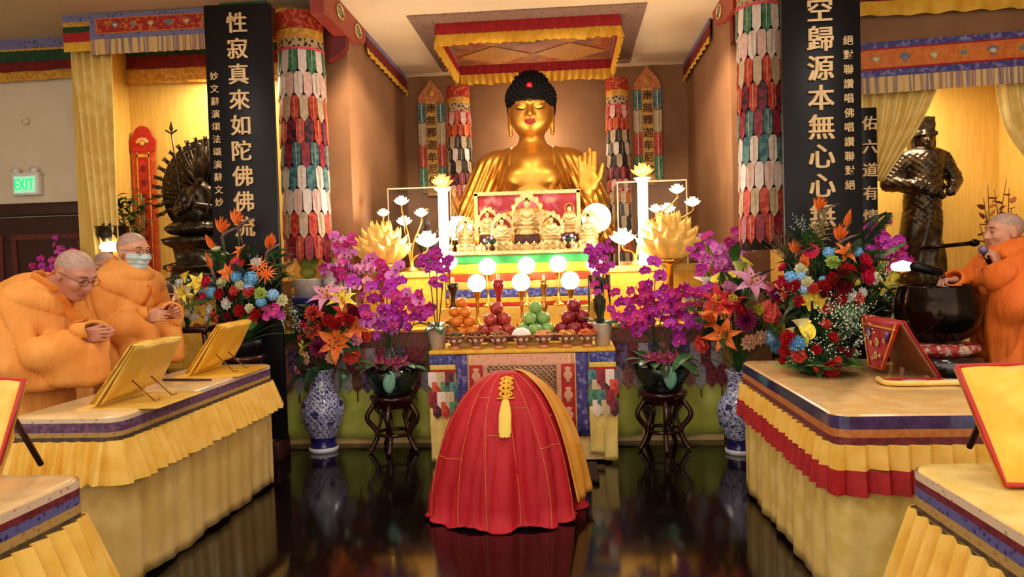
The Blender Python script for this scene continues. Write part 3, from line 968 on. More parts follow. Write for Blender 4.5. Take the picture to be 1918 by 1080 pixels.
def candelabra(label, base, spots, Y, zb):
    b0 = at(base[0], base[1], Y)
    t = thing('lotus_candelabra', label, 'lamp', (b0.x, b0.y, zb))
    MB().lathe([(0.001, 0), (0.07, 0), (0.06, 0.02), (0.02, 0.05), (0.02, 0.1), (0.001, 0.1)], 16).build('foot', mBrass, t)
    for k, (px, py, r) in enumerate(spots):
        q = at(px, py, Y-0.05+0.06*(k % 3))
        q = Vector((q.x-b0.x, q.y-b0.y, q.z-zb))
        MB().tube(bez([(0, 0, 0.06), (q.x*0.25, q.y*0.3, q.z*0.5), (q.x*0.95, q.y, q.z-0.09), (q.x, q.y, q.z-0.02)], 18), 0.008, 6).build('curved_stem', mBrass, t)
        L = lotus_mb(r, r*1.25, 3, 8)
        L.build('lotus_shade', mShade, t, q-Vector((0, 0, r*0.4)), solid=0.002)
candelabra('curved brass candelabra with white lotus shades before the left glass case', (770, 470), [(718, 400, 0.058), (752, 378, 0.07), (757, 416, 0.075), (789, 400, 0.065), (800, 452, 0.12)], 6.62, SS)
candelabra('curved brass candelabra with white lotus shades before the right glass case', (1190, 480), [(1268, 356, 0.07), (1297, 380, 0.072), (1250, 392, 0.075), (1166, 447, 0.12), (1228, 392, 0.06)], 6.64, SS)
light('POINT', at(800, 440, 6.4), 30, WHITE, 0.1)
light('POINT', at(1170, 440, 6.4), 30, WHITE, 0.1)

# glass display cases with crystal pieces inside
def case(label, x0, x1, y0, y1, zt):
    t = thing('glass_case', label, 'display case', ((x0+x1)/2, (y0+y1)/2, SS))
    hw, hd, h = (x1-x0)/2, (y1-y0)/2, zt-SS
    mb = MB()
    for s in (-1, 1):
        mb.box((s*hw, 0, h/2), (0.008, hd*2, h)).box((0, s*hd, h/2), (hw*2, 0.008, h))
    mb.box((0, 0, h), (hw*2, hd*2, 0.008)).build('glass_panes', mGlass, t)
    e = MB()
    for a in (-1, 1):
        for b2 in (-1, 1):
            e.box((a*hw, b2*hd, h/2), (0.009, 0.009, h))
        e.box((0, a*hd, h), (hw*2, 0.012, 0.012)).box((a*hw, 0, h), (0.012, hd*2, 0.012))
    e.build('edge_frame', mat('acrylic_edge', (196, 160, 124), rough=0.2), t)
    MB().box((0, 0, 0.02), (hw*2, hd*2, 0.04)).build('case_base', mGoldD, t)
    return t
cl0, cl1 = at(734, 357, 6.98), at(848, 352, 6.98)
case('clear glass display case on the left altar step', cl0.x, cl1.x, 6.82, 7.3, cl0.z)
cr0, cr1 = at(1154, 345, 6.98), at(1280, 338, 6.98)
case('clear glass display case on the right altar step', cr0.x, cr1.x, 6.82, 7.3, cr0.z)
mCrys = mat('crystal', (240, 244, 250), rough=0.05, trans=0.85, ior=1.4)
for x, lab in (((cl0.x+cl1.x)/2+0.02, 'crystal pagoda inside the left glass case'), ((cr0.x+cr1.x)/2-0.05, 'crystal pagoda inside the right glass case')):
    t = thing('crystal_pagoda', lab, 'ornament', (x, 7.06, SS+0.04))
    MB().lathe([(0.001, 0), (0.11, 0), (0.11, 0.03), (0.08, 0.05), (0.06, 0.12), (0.10, 0.2), (0.09, 0.27), (0.03, 0.32), (0.05, 0.34), (0.045, 0.36), (0.02, 0.38), (0.03, 0.42), (0.01, 0.5), (0.001, 0.54)], 8).build('pagoda_body', mCrys, t)
    MB().ell((0, 0, 0.56), 0.022, 10, 8).build('finial', mGoldD, t)

# ------------------------------------------------------------------ small gilded Buddhas
def statuette_meshes():
    base = MB().lathe([(0.001, 0), (0.30, 0), (0.31, 0.05), (0.25, 0.10), (0.27, 0.14), (0.31, 0.18), (0.29, 0.22), (0.001, 0.22)], 24, sy=0.75, wob=lambda a, i: 1+0.05*abs(math.sin(6*a)) if i in (4, 5) else 1)
    def f(p):
        d = s_ell(p, (0, 0.0, 0.30), (0.27, 0.17, 0.075))
        for s in (-1, 1):
            d = s_un(d, s_cap(p, (s*0.22, -0.03, 0.27), (s*-0.03, -0.13, 0.27), 0.06, 0.045), 0.03)
            d = s_un(d, s_path(p, [(s*0.12, 0, 0.60), (s*0.19, -0.01, 0.45), (s*0.03, -0.13, 0.37)], [0.05, 0.05, 0.035]), 0.03)
        d = s_un(d, s_cap(p, (0, 0.02, 0.34), (0, 0, 0.56), 0.125, 0.11), 0.05)
        d = s_un(d, s_cap(p, (0, 0, 0.6), (0, -0.01, 0.68), 0.05, 0.045), 0.04)
        d = s_un(d, s_ell(p, (0, -0.015, 0.76), (0.072, 0.078, 0.09)), 0.02)
        d = s_un(d, s_cap(p, (0, -0.085, 0.77), (0, -0.098, 0.745), 0.008, 0.012), 0.015)
        return d
    fig = sdf_mb(f, (-0.36, -0.26, 0.2), (0.36, 0.26, 0.9), 0.016)
    hair = MB().ell((0, 0.004, 0.795), (0.076, 0.078, 0.066), 16, 10).ell((0, 0.004, 0.865), (0.036, 0.036, 0.036), 12, 8)
    aure = MB()
    def lf(u, v):
        a = pi*(-0.15+1.3*u)
        r = lerp(0.31, 0.40+0.03*math.sin(u*60)+0.08*math.exp(-((u-.5)*7)**2), v)
        return (-r*math.cos(a), 0.12+0.02*v+0.012*math.sin(u*75)*math.sin(v*9), 0.50+r*1.12*math.sin(a))
    aure.grid(lf, 80, 5)
    aure.grid(lambda u, v: (lerp(-0.3, 0.3, u), 0.13+0.01*math.sin(u*20)*math.sin(v*16), lerp(0.2, 0.55, v)), 10, 8)
    halo = MB().tube([(0.14*math.cos(2*pi*k/24), 0.08, 0.78+0.14*math.sin(2*pi*k/24)) for k in range(25)], 0.02, 6)
    return dict(pedestal=base.mesh('pedestal', mGoldD), figure=fig.mesh('figure', mGoldD), hair=hair.mesh('hair', mat('blue_black_hair', (40, 34, 44), rough=0.6)), aureole=aure.mesh('aureole', mGoldD), halo=halo.mesh('halo', mGold))
SM = statuette_meshes()
mStWood = mat('carved_rosewood', (70, 30, 26), (96, 44, 36), scale=20, rough=0.4)
for px, ptop, pbot, Y, lab, au, stand in (
        (988, 357, 440, 7.0, 'largest gilded Buddha statuette with flame aureole on a dark carved stand at the centre', 1, 1),
        (941, 397, 458, 6.86, 'small gilded Buddha statuette directly left of the central one', 1, 0),
        (1033, 393, 456, 6.86, 'small gilded Buddha statuette directly right of the central one', 1, 0),
        (914, 386, 440, 7.1, 'gilded Buddha statuette in the back row at the left, partly hidden', 1, 1),
        (1067, 372, 436, 7.08, 'gilded Buddha statuette with a round halo at the right of the back row', 0, 1),
        (873, 405, 462, 6.9, 'leftmost small gilded Buddha statuette in front of a white globe', 1, 0),
        (1104, 390, 455, 6.9, 'rightmost small gilded Buddha statuette in front of a white globe', 1, 0)):
    p = at(px, pbot, Y); q = at(px, ptop, Y)
    s = (q.z-p.z)/1.06
    back = Y > 6.98
    zb = ST+(0.06 if back or Y > 6.87 and False else 0.0)
    if px in (873, 1104): zb = ST
    x = p.x
    if px == 1104: x = min(x, SX1-0.02)
    zf = p.z
    t = thing('gilded_statuette', lab, 'statuette', (x, Y, zb))
    hs = max(0.02, zf-zb)
    MB().box((0, 0, hs/2), (0.52*s+0.03, 0.38*s+0.02, hs), 0, None, min(0.012, hs*0.3)).build('stand', mStWood if stand else mGoldD, t)
    M = TRS((0, 0, hs), (0, 0, 0), s)
    for k in ('pedestal', 'figure', 'hair') + (('aureole',) if au else ()) + (('halo',) if not au else ()):
        inst(SM[k], k, t, M)

# row of little gilded butter-lamp cups along the shelf edge
cupm = MB().lathe([(0.001, 0), (0.022, 0), (0.02, 0.006), (0.007, 0.014), (0.007, 0.03), (0.024, 0.05), (0.027, 0.062), (0.022, 0.058), (0.001, 0.05)], 14).mesh('offering_cup', mGoldD)
flm = MB().ell((0, 0, 0.066), (0.006, 0.006, 0.012), 8, 6).mesh('flame', mat('lamp_flame', (255, 190, 90), emit=5, ecol=(255, 190, 90)))
for k in range(19):
    t = inst(cupm, 'offering_cup', None, None, (SX0+0.04+k*(sxw-0.08)/18, 6.55+0.012*(k % 2), ST))
    tag(t, 'tiny gilded butter lamp cup in the glittering row along the edge of the rainbow shelf', 'cup', 'butter lamp cups on the shelf edge')
    inst(flm, 'flame', t)
# two flower-basket ornaments between the statuettes
for px, py, lab in ((918, 445, 'small green and lilac flower ornament left of the central gilded Buddha'), (1066, 443, 'small green and lilac flower ornament right of the central gilded Buddha')):
    p = at(px, py, 6.72)
    t = thing('flower_ornament', lab, 'ornament', (p.x, 6.72, ST))
    MB().lathe([(0.001, 0), (0.04, 0), (0.05, 0.05), (0.03, 0.07), (0.001, 0.07)], 14).build('pot', mStWood, t)
    MB().ell((0, 0, 0.09), (0.06, 0.05, 0.04), 14, 8).build('greenery', mLeafD, t)
    for k in range(4):
        a = 2*pi*k/4+0.4
        MB().ell((0.05*math.cos(a), 0.04*math.sin(a)-0.01, 0.1+0.02*(k % 2)), 0.017, 10, 8).build('blossom', mat('lilac', (196, 150, 200), rough=0.5), t)

# ------------------------------------------------------------------ offering table
o0, o1 = at(806, 658, 5.5), at(1150, 649, 5.5)
OT = 0.855
ocx, ow = (o0.x+o1.x)/2, o1.x-o0.x
t = thing('offering_table', 'offering table with yellow top and brocade front behind the bowing person', 'table', (ocx, 5.76, 0))
mMaroon = mat('maroon_gold_brocade', (70, 24, 24), (200, 160, 110), kind='magic', scale=16, rough=0.55, lo=0.5, hi=0.62)
mPinkG = mat('pink_gold_brocade', (190, 120, 96), (214, 156, 126), kind='voronoi', scale=40, rough=0.55, lo=0.15, hi=0.4)
MB().box((0, 0.0, 0.42), (ow-0.06, 0.5, 0.8)).build('body', mAltCream, t)
MB().box((0, 0, OT-0.012), (ow+0.02, 0.56, 0.03), 0, None, 0.008).build('yellow_top', mYelB, t)
fy = -0.265
zc = OT-0.03
def panel(nm, x0, x1, z0, z1, m, dy=0.0, wv=0.0):
    def fn(u, v): return (lerp(x0, x1, u), fy-dy-wv*math.sin(u*9+x0*20), lerp(z1, z0, v))
    return MB().grid(fn, 12, 6).build(nm, m, t, solid=0.006)
pw = ow/2
for s in (-1, 1):
    panel('violet_strip', s*(pw-0.24)-0.045, s*(pw-0.24)+0.045, 0.20, zc, mBlueBr, 0.004, 0.006)
    panel('gold_strip', s*(pw-0.31)-0.03, s*(pw-0.31)+0.03, 0.22, zc, mGoldBr, 0.003, 0.004)
panel('pink_border', -(pw-0.285), pw-0.285, 0.2, zc, mPinkG, 0.006)
for s in (-1, 1):
    q = panel('red_side_panel', s*(pw-0.345)-0.05, s*(pw-0.345)+0.05, 0.24, zc-0.08, mRed, 0.011)
    for k in range(3):
        MB().lathe([(0.001, 0), (0.022, 0), (0.012, 0.02), (0.036, 0.05), (0.03, 0.075), (0.014, 0.09), (0.028, 0.11), (0.001, 0.12)], 16, sy=0.12).build('vase_motif', mPinkG, q, (s*(pw-0.345), fy-0.016, zc-0.22-0.15*k))
panel('lattice_panel', -(pw-0.43), pw-0.43, 0.24, zc-0.085, mMaroon, 0.011)
for s in (-1, 1):
    xc = s*(pw-0.09)
    q = panel('corner_band', xc-0.095, xc+0.1, zc-0.075, zc, mBluB, 0.012)
    panel('corner_gold_band', xc-0.095, xc+0.1, zc-0.11, zc-0.072, mGoldBr, 0.014)
    panel('corner_red_band', xc-0.095, xc+0.1, zc-0.13, zc-0.108, mRed, 0.013)
    for r_ in range(4):
        for k in range(3):
            h = 0.13
            MB().prism([(-0.032, 0), (0.032, 0), (0.032, -h*0.75), (0, -h), (-0.032, -h*0.75)], 0.006).build('corner_pennant', [CM['white'], CM['teal'], CM['red'], CM['cream'], CM['wine'], CM['green'], CM['dark']][(r_*2+k*3+(s > 0)) % 7], t,
                (xc-0.065+0.065*k+0.03*(r_ % 2)-0.012, fy-0.016-0.003*k-0.002*r_, zc-0.125-0.075*r_))
    for k in range(2):
        x = xc-0.05+0.1*k
        mb = MB()
        def st(u, v, x=x, k=k): return (x+lerp(-0.052, 0.052, u)*(1+0.04*math.sin(7*v)), fy-0.012-0.008*math.sin(5*u+4*v+k), lerp(zc-0.4, 0.02+0.07*k*(s < 0)+0.05*(1-k)*(s > 0), v))
        mb.grid(st, 8, 12).build('yellow_streamer', mYelP, t, solid=0.005)

# seven footed bowls
bowlm = MB().lathe([(0.001, 0), (0.042, 0), (0.044, 0.012), (0.034, 0.022), (0.032, 0.035), (0.055, 0.062), (0.078, 0.1), (0.076, 0.104), (0.066, 0.09), (0.001, 0.07)], 24, m=[1, 1, 1, 0, 0, 0, 1, 1, 1]).mesh('footed_bowl', [mat('bowl_wine_pattern', (96, 30, 24), (190, 150, 110), kind='magic', scale=30, rough=0.35, lo=0.55, hi=0.65), mat('bowl_rim_gold', (190, 120, 70), rough=0.35)])
medm = MB().lathe([(0.001, -0.004), (0.016, -0.003), (0.014, 0.002), (0.001, 0.003)], 12, M=TRS((0, 0, 0), (pi/2, 0, 0))).mesh('medallion', mat('bowl_medallion', (216, 190, 170), rough=0.4))
FOOD = [('leafy_greens', 'dried herbs with a fresh green leaf', (120, 60, 30), (70, 110, 50), 'greens'), ('mixed_nuts', 'dark brown nuts', (74, 36, 20), (150, 84, 40), 'nuts'),
        ('dried_mushrooms', 'brown dried slices', (120, 66, 34), (180, 120, 70), 'dried food'), ('white_rice', 'a white rounded heap of rice', (240, 234, 226), (250, 246, 240), 'rice'),
        ('rice_crackers', 'pale orange crackers', (206, 130, 70), (226, 170, 110), 'crackers'), ('dried_chips', 'golden yellow chips', (206, 130, 50), (226, 160, 70), 'chips'), ('dried_papaya', 'bright orange dried fruit', (214, 90, 34), (226, 120, 56), 'dried fruit')]
ORD = ['leftmost', 'second from the left', 'third from the left', 'in the middle', 'third from the right', 'second from the right', 'rightmost']
for i, (fn_, ds, c1, c2, cat_) in enumerate(FOOD):
    px = (853, 893, 935, 977, 1019, 1061, 1101)[i]
    x = at(px, 648, 5.56).x
    t = inst(bowlm, 'footed_bowl', None, None, (x, 5.56, OT+0.004))
    tag(t, 'footed wine red bowl, '+ORD[i]+' of seven, holding '+ds, 'bowl', 'seven offering bowls')
    for k in range(-1, 2):
        a = -pi/2+k*0.8
        inst(medm, 'medallion', t, Matrix.Rotation(a+pi/2, 4, 'Z') @ TRS((0, -0.062, 0.066), (rad(32), 0, 0)))
    m = mat('food_'+fn_, c1, c2, scale=120 if i == 3 else 60, rough=0.6, bump=0.3)
    mb = MB()
    if i == 3:
        mb.lathe([(0.072, 0), (0.07, 0.02), (0.055, 0.045), (0.03, 0.058), (0.001, 0.062)], 20)
    else:
        mb.lathe([(0.069, 0.0), (0.05, 0.018), (0.001, 0.028)], 16)
        r = random.Random(i)
        for k in range(26):
            a, q = r.uniform(0, 2*pi), 0.062*math.sqrt(r.random())
            mb.ell((0, 0, 0), (0.016, 0.011, 0.006 if i in (2, 4, 5) else 0.010), 8, 5, 0, TRS((q*math.cos(a), q*math.sin(a), 0.028+0.012*r.random()-q*0.2), (r.uniform(-.6, .6), r.uniform(-.6, .6), r.uniform(0, 6))))
    tag(mb.build(fn_, m, None, (x, 5.56, OT+0.098)), ds+' heaped in the '+ORD[i]+' footed bowl', cat_, None, 'stuff')
    if i == 0:
        pass

# fruit pyramids on pale dishes
def fruit_meshes(col1, col2, nm, stretch_=1.0):
    def fn(u, v):
        a = 2*pi*u
        th = pi*max(1e-4, min(1-1e-4, v))
        r = math.sin(th)**0.85 if nm != 'tangerine' else math.sin(th)
        zz = -math.cos(th)
        dim = 0.28*math.exp(-(r*3.2)**2) if nm != 'tangerine' else 0.1*math.exp(-(r*6)**2)
        zz = zz*(0.92 if nm != 'tangerine' else 0.8)
        zz = zz-dim if zz > 0 else zz+dim*0.7
        return (r*math.cos(a), r*math.sin(a), zz)
    return MB().grid(fn, 20, 14, cu=True).mesh(nm, mat(nm+'_skin_'+str(col1[0])+'_'+str(col1[1]), col1, col2, scale=3, rough=0.3, coat=0.25))
stemm = MB().tube([(0, 0, 0.6), (0.03, 0, 0.8), (0.09, 0, 0.98)], 0.035, 6).mesh('stem', mTwig)
def pyramid(px, Y, r, layers, me, nm, label, group, dish_label):
    x = at(px, 620, Y).x
    d = thing('fruit_dish', dish_label, 'dish', (x, Y, OT+0.003))
    R0 = r*2.75
    MB().lathe([(0.001, 0), (R0*0.55, 0), (R0*0.5, 0.015), (R0*0.3, 0.03), (R0*0.3, 0.05), (R0, 0.072), (R0*1.02, 0.08), (R0*0.9, 0.078), (0.001, 0.07)], 28).build('dish_plate', mat('dish_cream', (214, 180, 130), (224, 192, 144), rough=0.35), d)
    z = OT+0.08+r*0.82
    for li, n in enumerate(layers):
        rr = 0 if n == 1 else (r*1.0/math.sin(pi/n) if n > 2 else r)
        for k in range(n):
            a = 2*pi*(k+0.5*(li % 2))/n+0.3*li-pi/2
            o = inst(me, nm, None, TRS((x+rr*math.cos(a), Y+rr*math.sin(a), z), (rnd.uniform(-.3, .3), rnd.uniform(-.3, .3), rnd.uniform(0, 6)), r))
            tag(o, label, nm.replace('_', ' '), group)
            if nm == 'apple': inst(stemm, 'stem', o)
        if n >= 5:   # one hidden fruit in the middle keeps the heap up
            o = inst(me, nm, None, TRS((x, Y, z), (0.1, 0, 1), r))
            tag(o, label, nm.replace('_', ' '), group)
        z += r*1.5
Yf = 5.84
aR = fruit_meshes((150, 28, 30), (196, 84, 70), 'apple'); aG = fruit_meshes((120, 168, 84), (150, 192, 108), 'apple'); aD = fruit_meshes((120, 16, 34), (160, 40, 54), 'apple'); tg = fruit_meshes((226, 120, 24), (236, 140, 40), 'tangerine')
pyramid(866, Yf, 0.05, (6, 4, 3, 1), tg, 'tangerine', 'orange tangerine in the pyramid at the left end of the offering table', 'tangerine pyramid', 'pale dish under the pyramid of tangerines')
pyramid(931, Yf, 0.056, (5, 3, 1), aR, 'apple', 'striped red apple in the pyramid between the tangerines and the green apples', 'red apple pyramid', 'pale dish under the striped red apples')
pyramid(1004, Yf, 0.056, (5, 3, 1), aG, 'apple', 'green apple in the pyramid at the middle of the offering table', 'green apple pyramid', 'pale dish under the green apples')
pyramid(1076, Yf, 0.058, (5, 3, 1), aD, 'apple', 'dark red apple in the pyramid at the right end of the offering table', 'dark red apple pyramid', 'pale dish under the dark red apples')

# candlesticks
def candlestick(label, px, ptop, Y, zb, m, r=0.035):
    p = at(px, ptop, Y)
    h = p.z-zb
    t = thing('candlestick', label, 'candlestick', (p.x, Y, zb))
    MB().lathe([(0.001, 0), (r*1.5, 0), (r*1.4, h*0.05), (r*0.5, h*0.14), (r*0.55, h*0.35), (r*0.9, h*0.45), (r*0.4, h*0.55), (r*0.45, h*0.75), (r*1.05, h*0.9), (r*1.1, h), (0.001, h*0.97)], 20).build('shaft', m, t)
    MB().lathe([(r*0.3, h*0.97), (r*0.28, h+0.05), (0.001, h+0.052)], 12).build('candle_stub', mat('candle_wax', (236, 210, 160), rough=0.5), t)
mRedGl = mat('red_glass', (150, 24, 34), (170, 40, 46), rough=0.15, coat=0.6)
candlestick('glossy red candlestick above the striped red apples', 933, 524, 6.02, OT, mRedGl, 0.045)
candlestick('brass candlestick above the green apples', 1018, 525, 6.22, AB+0.016, mBrass, 0.036)
candlestick('dark bronze candlestick above the tangerines', 848, 530, 6.22, AB+0.016, mBronze, 0.045)
# incense lantern under glass at the right end
p = at(1124, 600, 6.2)
t = thing('glass_lantern', 'dark filigree lantern under a glass cylinder beside the right white orchid pot', 'lantern', (p.x, 6.22, AB+0.016))
MB().lathe([(0.095, 0), (0.095, 0.42), (0.09, 0.42), (0.09, 0)], 24).build('glass_cylinder', mGlass, t)
MB().lathe([(0.001, 0), (0.06, 0), (0.05, 0.03), (0.02, 0.06), (0.05, 0.12), (0.055, 0.2), (0.02, 0.24), (0.06, 0.3), (0.065, 0.36), (0.02, 0.4), (0.001, 0.41)], 10).build('filigree_body', mBronze, t)
# ================================================================== flowers and plants
def fm(name, c1, c2=None, **k):
    k.setdefault('rough', 0.55); k.setdefault('scale', 20)
    return mat(name, c1, c2 or tuple(min(255, int(x*1.15+12)) for x in c1), **k)
FC = dict(red=(178, 22, 30), crimson=(200, 24, 66), magenta=(176, 24, 120), coral=(222, 78, 66), orange=(232, 110, 40), peach=(238, 176, 140), cream=(226, 222, 176), white=(240, 236, 224), blue=(96, 162, 214), sky=(130, 176, 222),
          yellow=(236, 206, 70), pink=(236, 150, 190), dkred=(110, 12, 24), purple=(166, 34, 156), lilac=(206, 110, 196), rosep=(214, 96, 130), wine=(120, 16, 70), lime=(176, 196, 100), violet=(180, 50, 190))
FMESH = {}
def flower(kind, color):
    key = (kind, color)
    if key in FMESH: return FMESH[key]
    m1 = fm('petal_'+color, FC[color])
    mb = MB()
    mats = [m1, mLeafD, fm('stamen_yellow', (230, 180, 60)), fm('flower_heart_dark', (110, 20, 60))]
    r = random.Random(len(FMESH)+3)
    def ring(n, L, W, el, z=0, ph=0, tip=1.0, cup=0.5, curl=0.0, m=0, nu=6, nv=4, wav=0, x0=0.0):
        for j in range(n):
            a = 2*pi*(j+ph)/n
            P = petal_mb(L, W, 0, cup, tip, nu, nv, curl=curl, wav=wav)
            mb.add(P.v, P.f, m, True, Matrix.Rotation(a, 4, 'Z') @ TRS((x0, 0, z)) @ Matrix.Rotation(-el, 4, 'Y'))
    # every bloom has a diameter of about 1 and faces +z
    if kind == 'carnation':
        for l, (n, L, el) in enumerate(((9, .5, .15), (9, .46, .5), (8, .42, .85), (7, .38, 1.15), (4, .33, 1.4))):
            ring(n, L, 0.17, el, 0, 0.5*l+0.17*l, 0.3, 0.35, 0.05, 0, 5, 4, 0.03)
        mb.lathe([(0.001, -0.32), (0.12, -0.28), (0.14, -0.05), (0.001, 0)], 8, m=1)
    elif kind == 'rose':
        for l, (n, L, el) in enumerate(((6, .5, .35), (5, .47, .8), (5, .42, 1.1), (4, .38, 1.32), (3, .34, 1.48))):
            ring(n, L, 0.26, el, 0, 0.5*l, 0.5, 0.9, 0.10 if l < 2 else -0.03, 0, 6, 5)
        mb.lathe([(0.001, -0.25), (0.1, -0.2), (0.16, 0.0), (0.001, 0.02)], 8, m=1)
    elif kind == 'gerbera':
        ring(20, .5, 0.055, .12, 0, 0, 0.5, 0.3, 0, 0, 5, 2)
        ring(16, .38, 0.05, .32, 0.01, 0.5, 0.5, 0.3, 0, 0, 5, 2)
        mb.lathe([(0.15, 0.02), (0.13, 0.06), (0.07, 0.08), (0.001, 0.07)], 14, m=3)
    elif kind == 'pompom':
        for l in range(7):
            ring(9 if l < 5 else 6, .5-.02*l, 0.085, -0.35+0.3*l, 0, 0.5*(l % 2), 0.6, 0.8, 0.0, 0, 4, 2)
    elif kind == 'lily':
        ring(3, .6, 0.13, .55, -0.1, 0, 1.3, 0.4, -0.22, 0, 9, 4)
        ring(3, .58, 0.10, .5, -0.11, 0.5, 1.3, 0.4, -0.2, 0, 9, 4)
        for j in range(6):
            a = 2*pi*j/6
            mb.tube([(0, 0, -0.1), (0.06*math.cos(a), 0.06*math.sin(a), 0.12), (0.13*math.cos(a), 0.13*math.sin(a), 0.26)], 0.012, 5, 2)
            mb.ell((0.13*math.cos(a), 0.13*math.sin(a), 0.27), (0.03, 0.03, 0.018), 6, 4, 3)
    elif kind == 'orchid':
        for a, L, W in ((pi/2, .48, .15), (pi/2+2.2, .46, .15), (pi/2-2.2, .46, .15)):
            P = petal_mb(L, W, 0, 0.15, 0.6, 6, 4)
            mb.add(P.v, P.f, 0, True, Matrix.Rotation(a, 4, 'Z'))
        for a in (0.12, pi-0.12):
            P = petal_mb(.52, .30, 0, 0.2, 0.2, 7, 5)
            mb.add(P.v, P.f, 0, True, Matrix.Rotation(a, 4, 'Z') @ TRS((0, 0, 0.03)) @ Matrix.Rotation(-0.12, 4, 'Y'))
        P = petal_mb(.26, .09, 0, 0.8, 0.6, 5, 3)
        mb.add(P.v, P.f, 3, True, Matrix.Rotation(-pi/2, 4, 'Z') @ TRS((0.02, 0, 0.06)) @ Matrix.Rotation(-0.5, 4, 'Y'))
        mb.ell((0, 0, 0.07), (0.05, 0.06, 0.05), 8, 5, 2)
    elif kind == 'calla':
        def fn(u, v):
            a = 2*pi*u-pi
            k = v
            rr = 0.06+0.24*k**1.6*(1+0.25*math.cos(a))
            return (rr*math.cos(a)+0.10*k*k*math.cos(a), rr*math.sin(a), -0.35+0.75*k+0.22*k*k*math.cos(a)-0.12*k**4)
        mb.grid(fn, 16, 8)
        mb.tube([(0, 0, -0.2), (0, 0, 0.25)], 0.035, 8, 2)
    elif kind == 'hydrangea':
        for k in range(34):
            z = 1-2*(k+.5)/44
            a = k*2.399
            q = math.sqrt(max(0, 1-z*z))
            n = Vector((q*math.cos(a), q*math.sin(a), z))
            M = TRS(n*0.40) @ n.to_track_quat('Z', 'Y').to_matrix().to_4x4()
            for j in range(4):
                P = petal_mb(.13, .06, 0, 0.2, 0.3, 3, 2)
                mb.add(P.v, P.f, 0, True, M @ Matrix.Rotation(pi/2*j+k, 4, 'Z'))
        mb.ell((0, 0, -0.02), 0.36, 12, 8, 0)
    elif kind == 'paradise':
        # bird of paradise, standing along +z, beak towards +x
        g = fm('paradise_beak', (92, 70, 76), (120, 96, 70))
        mats[1] = g
        mb.tube([(0, 0, -0.5), (0, 0, -0.05), (0.1, 0, 0.05), (0.36, 0, 0.14), (0.62, 0, 0.2)], [0.035, 0.045, 0.06, 0.035, 0.006], 8, 1)
        for a, L in ((0.05, .55), (-.3, .5), (.38, .48), (0.7, .4)):
            P = petal_mb(L, 0.07, 0, 1.0, 1.2, 6, 3)
            mb.add(P.v, P.f, 0, True, TRS((0.05, 0, 0.05), (0, -pi/2+a, 0)))
            P = petal_mb(L*.95, 0.05, 0, 1.0, 1.2, 6, 3)
            mb.add(P.v, P.f, 0, True, TRS((0.05, 0, 0.05), (0.5, -pi/2+a+.12, 0)))
        mats[3] = fm('paradise_blue', (50, 60, 150))
        mb.tube([(0.06, 0, 0.08), (0.22, 0, 0.3)], [0.025, 0.005], 6, 3)
    elif kind == 'spider':
        ring(12, .6, 0.03, .5, -.1, 0, 0.5, 0.3, -0.2, 0, 7, 2)
        ring(9, .55, 0.03, .95, -.1, 0.4, 0.5, 0.3, -0.2, 0, 7, 2)
    elif kind == 'bud':
        mb.ell((0, 0, 0), (0.3, 0.3, 0.42), 10, 8)
    elif kind == 'berry':
        mb.ell((0, 0, 0), 0.5, 10, 8)
    elif kind == 'leaf':
        mats[0] = dict(red=mLeaf).get(color, mLeaf) if color != 'wine' else mLeafD
        def fn(u, v):
            s = (v-.5)*2
            wd = 0.2*math.sin(pi*u**0.8)+0.004
            return (u-0.0, s*wd, 0.10*math.sin(pi*u)-0.28*u*u+abs(s)*wd*0.35)
        mb.grid(fn, 8, 4)
    elif kind == 'fern':
        mats[0] = mLeaf if color == 'red' else mLeafL if color == 'lime' else mLeafD
        mb.tube([(0, 0, 0), (0.5, 0, 0.06), (1, 0, -0.12)], [0.012, 0.009, 0.004], 5)
        for k in range(14):
            u = 0.08+0.9*k/14
            for s in (-1, 1):
                L = 0.36*math.sin(pi*(0.12+0.85*u))+0.03
                P = petal_mb(L, 0.035, 0, 0.2, 1.2, 4, 2)
                mb.add(P.v, P.f, 0, True, TRS((u, 0, 0.08*math.sin(pi*u*.6)-0.12*u*u)) @ Matrix.Rotation(s*0.95, 4, 'Z') @ Matrix.Rotation(0.25, 4, 'Y'))
    elif kind == 'spray':
        # twiggy filler with tiny pale blossoms
        mats[1] = mLeafD; mats[2] = fm('tiny_white_blossom', (196, 206, 190))
        for k in range(12):
            a, e = r.uniform(0, 2*pi), r.uniform(0.5, 1.4)
            L = r.uniform(.5, 1.0)
            d = Vector((math.cos(a)*math.cos(e), math.sin(a)*math.cos(e), math.sin(e)))
            mb.tube([(0, 0, 0), d*L*.5+Vector((0, 0, .03)), d*L], 0.008, 4, 1)
            for j in range(5):
                q = d*L*(0.55+0.1*j)+Vector((r.uniform(-.07, .07), r.uniform(-.07, .07), r.uniform(-.05, .07)))
                mb.ell(q, 0.019, 6, 4, 2)
    elif kind == 'twig':
        mats[0] = mTwig
        for k in range(9):
            a, e = r.uniform(0, 2*pi), r.uniform(0.7, 1.5)
            d = Vector((math.cos(a)*math.cos(e), math.sin(a)*math.cos(e), math.sin(e)))
            L = r.uniform(.6, 1)
            mb.tube([(0, 0, 0), d*L*.5+Vector((r.uniform(-.06, .06), 0, 0)), d*L], [0.014, 0.01, 0.004], 5)
            for j in range(3):
                s_ = d*L*(0.5+.17*j)
                mb.tube([s_, s_+Vector((r.uniform(-.15, .15), r.uniform(-.15, .15), .14))], [0.007, 0.003], 4)
    elif kind == 'ginger':
        # upright tuft of pale green pointed bracts
        mats[0] = fm('bract_green', (150, 160, 96), (196, 150, 110))
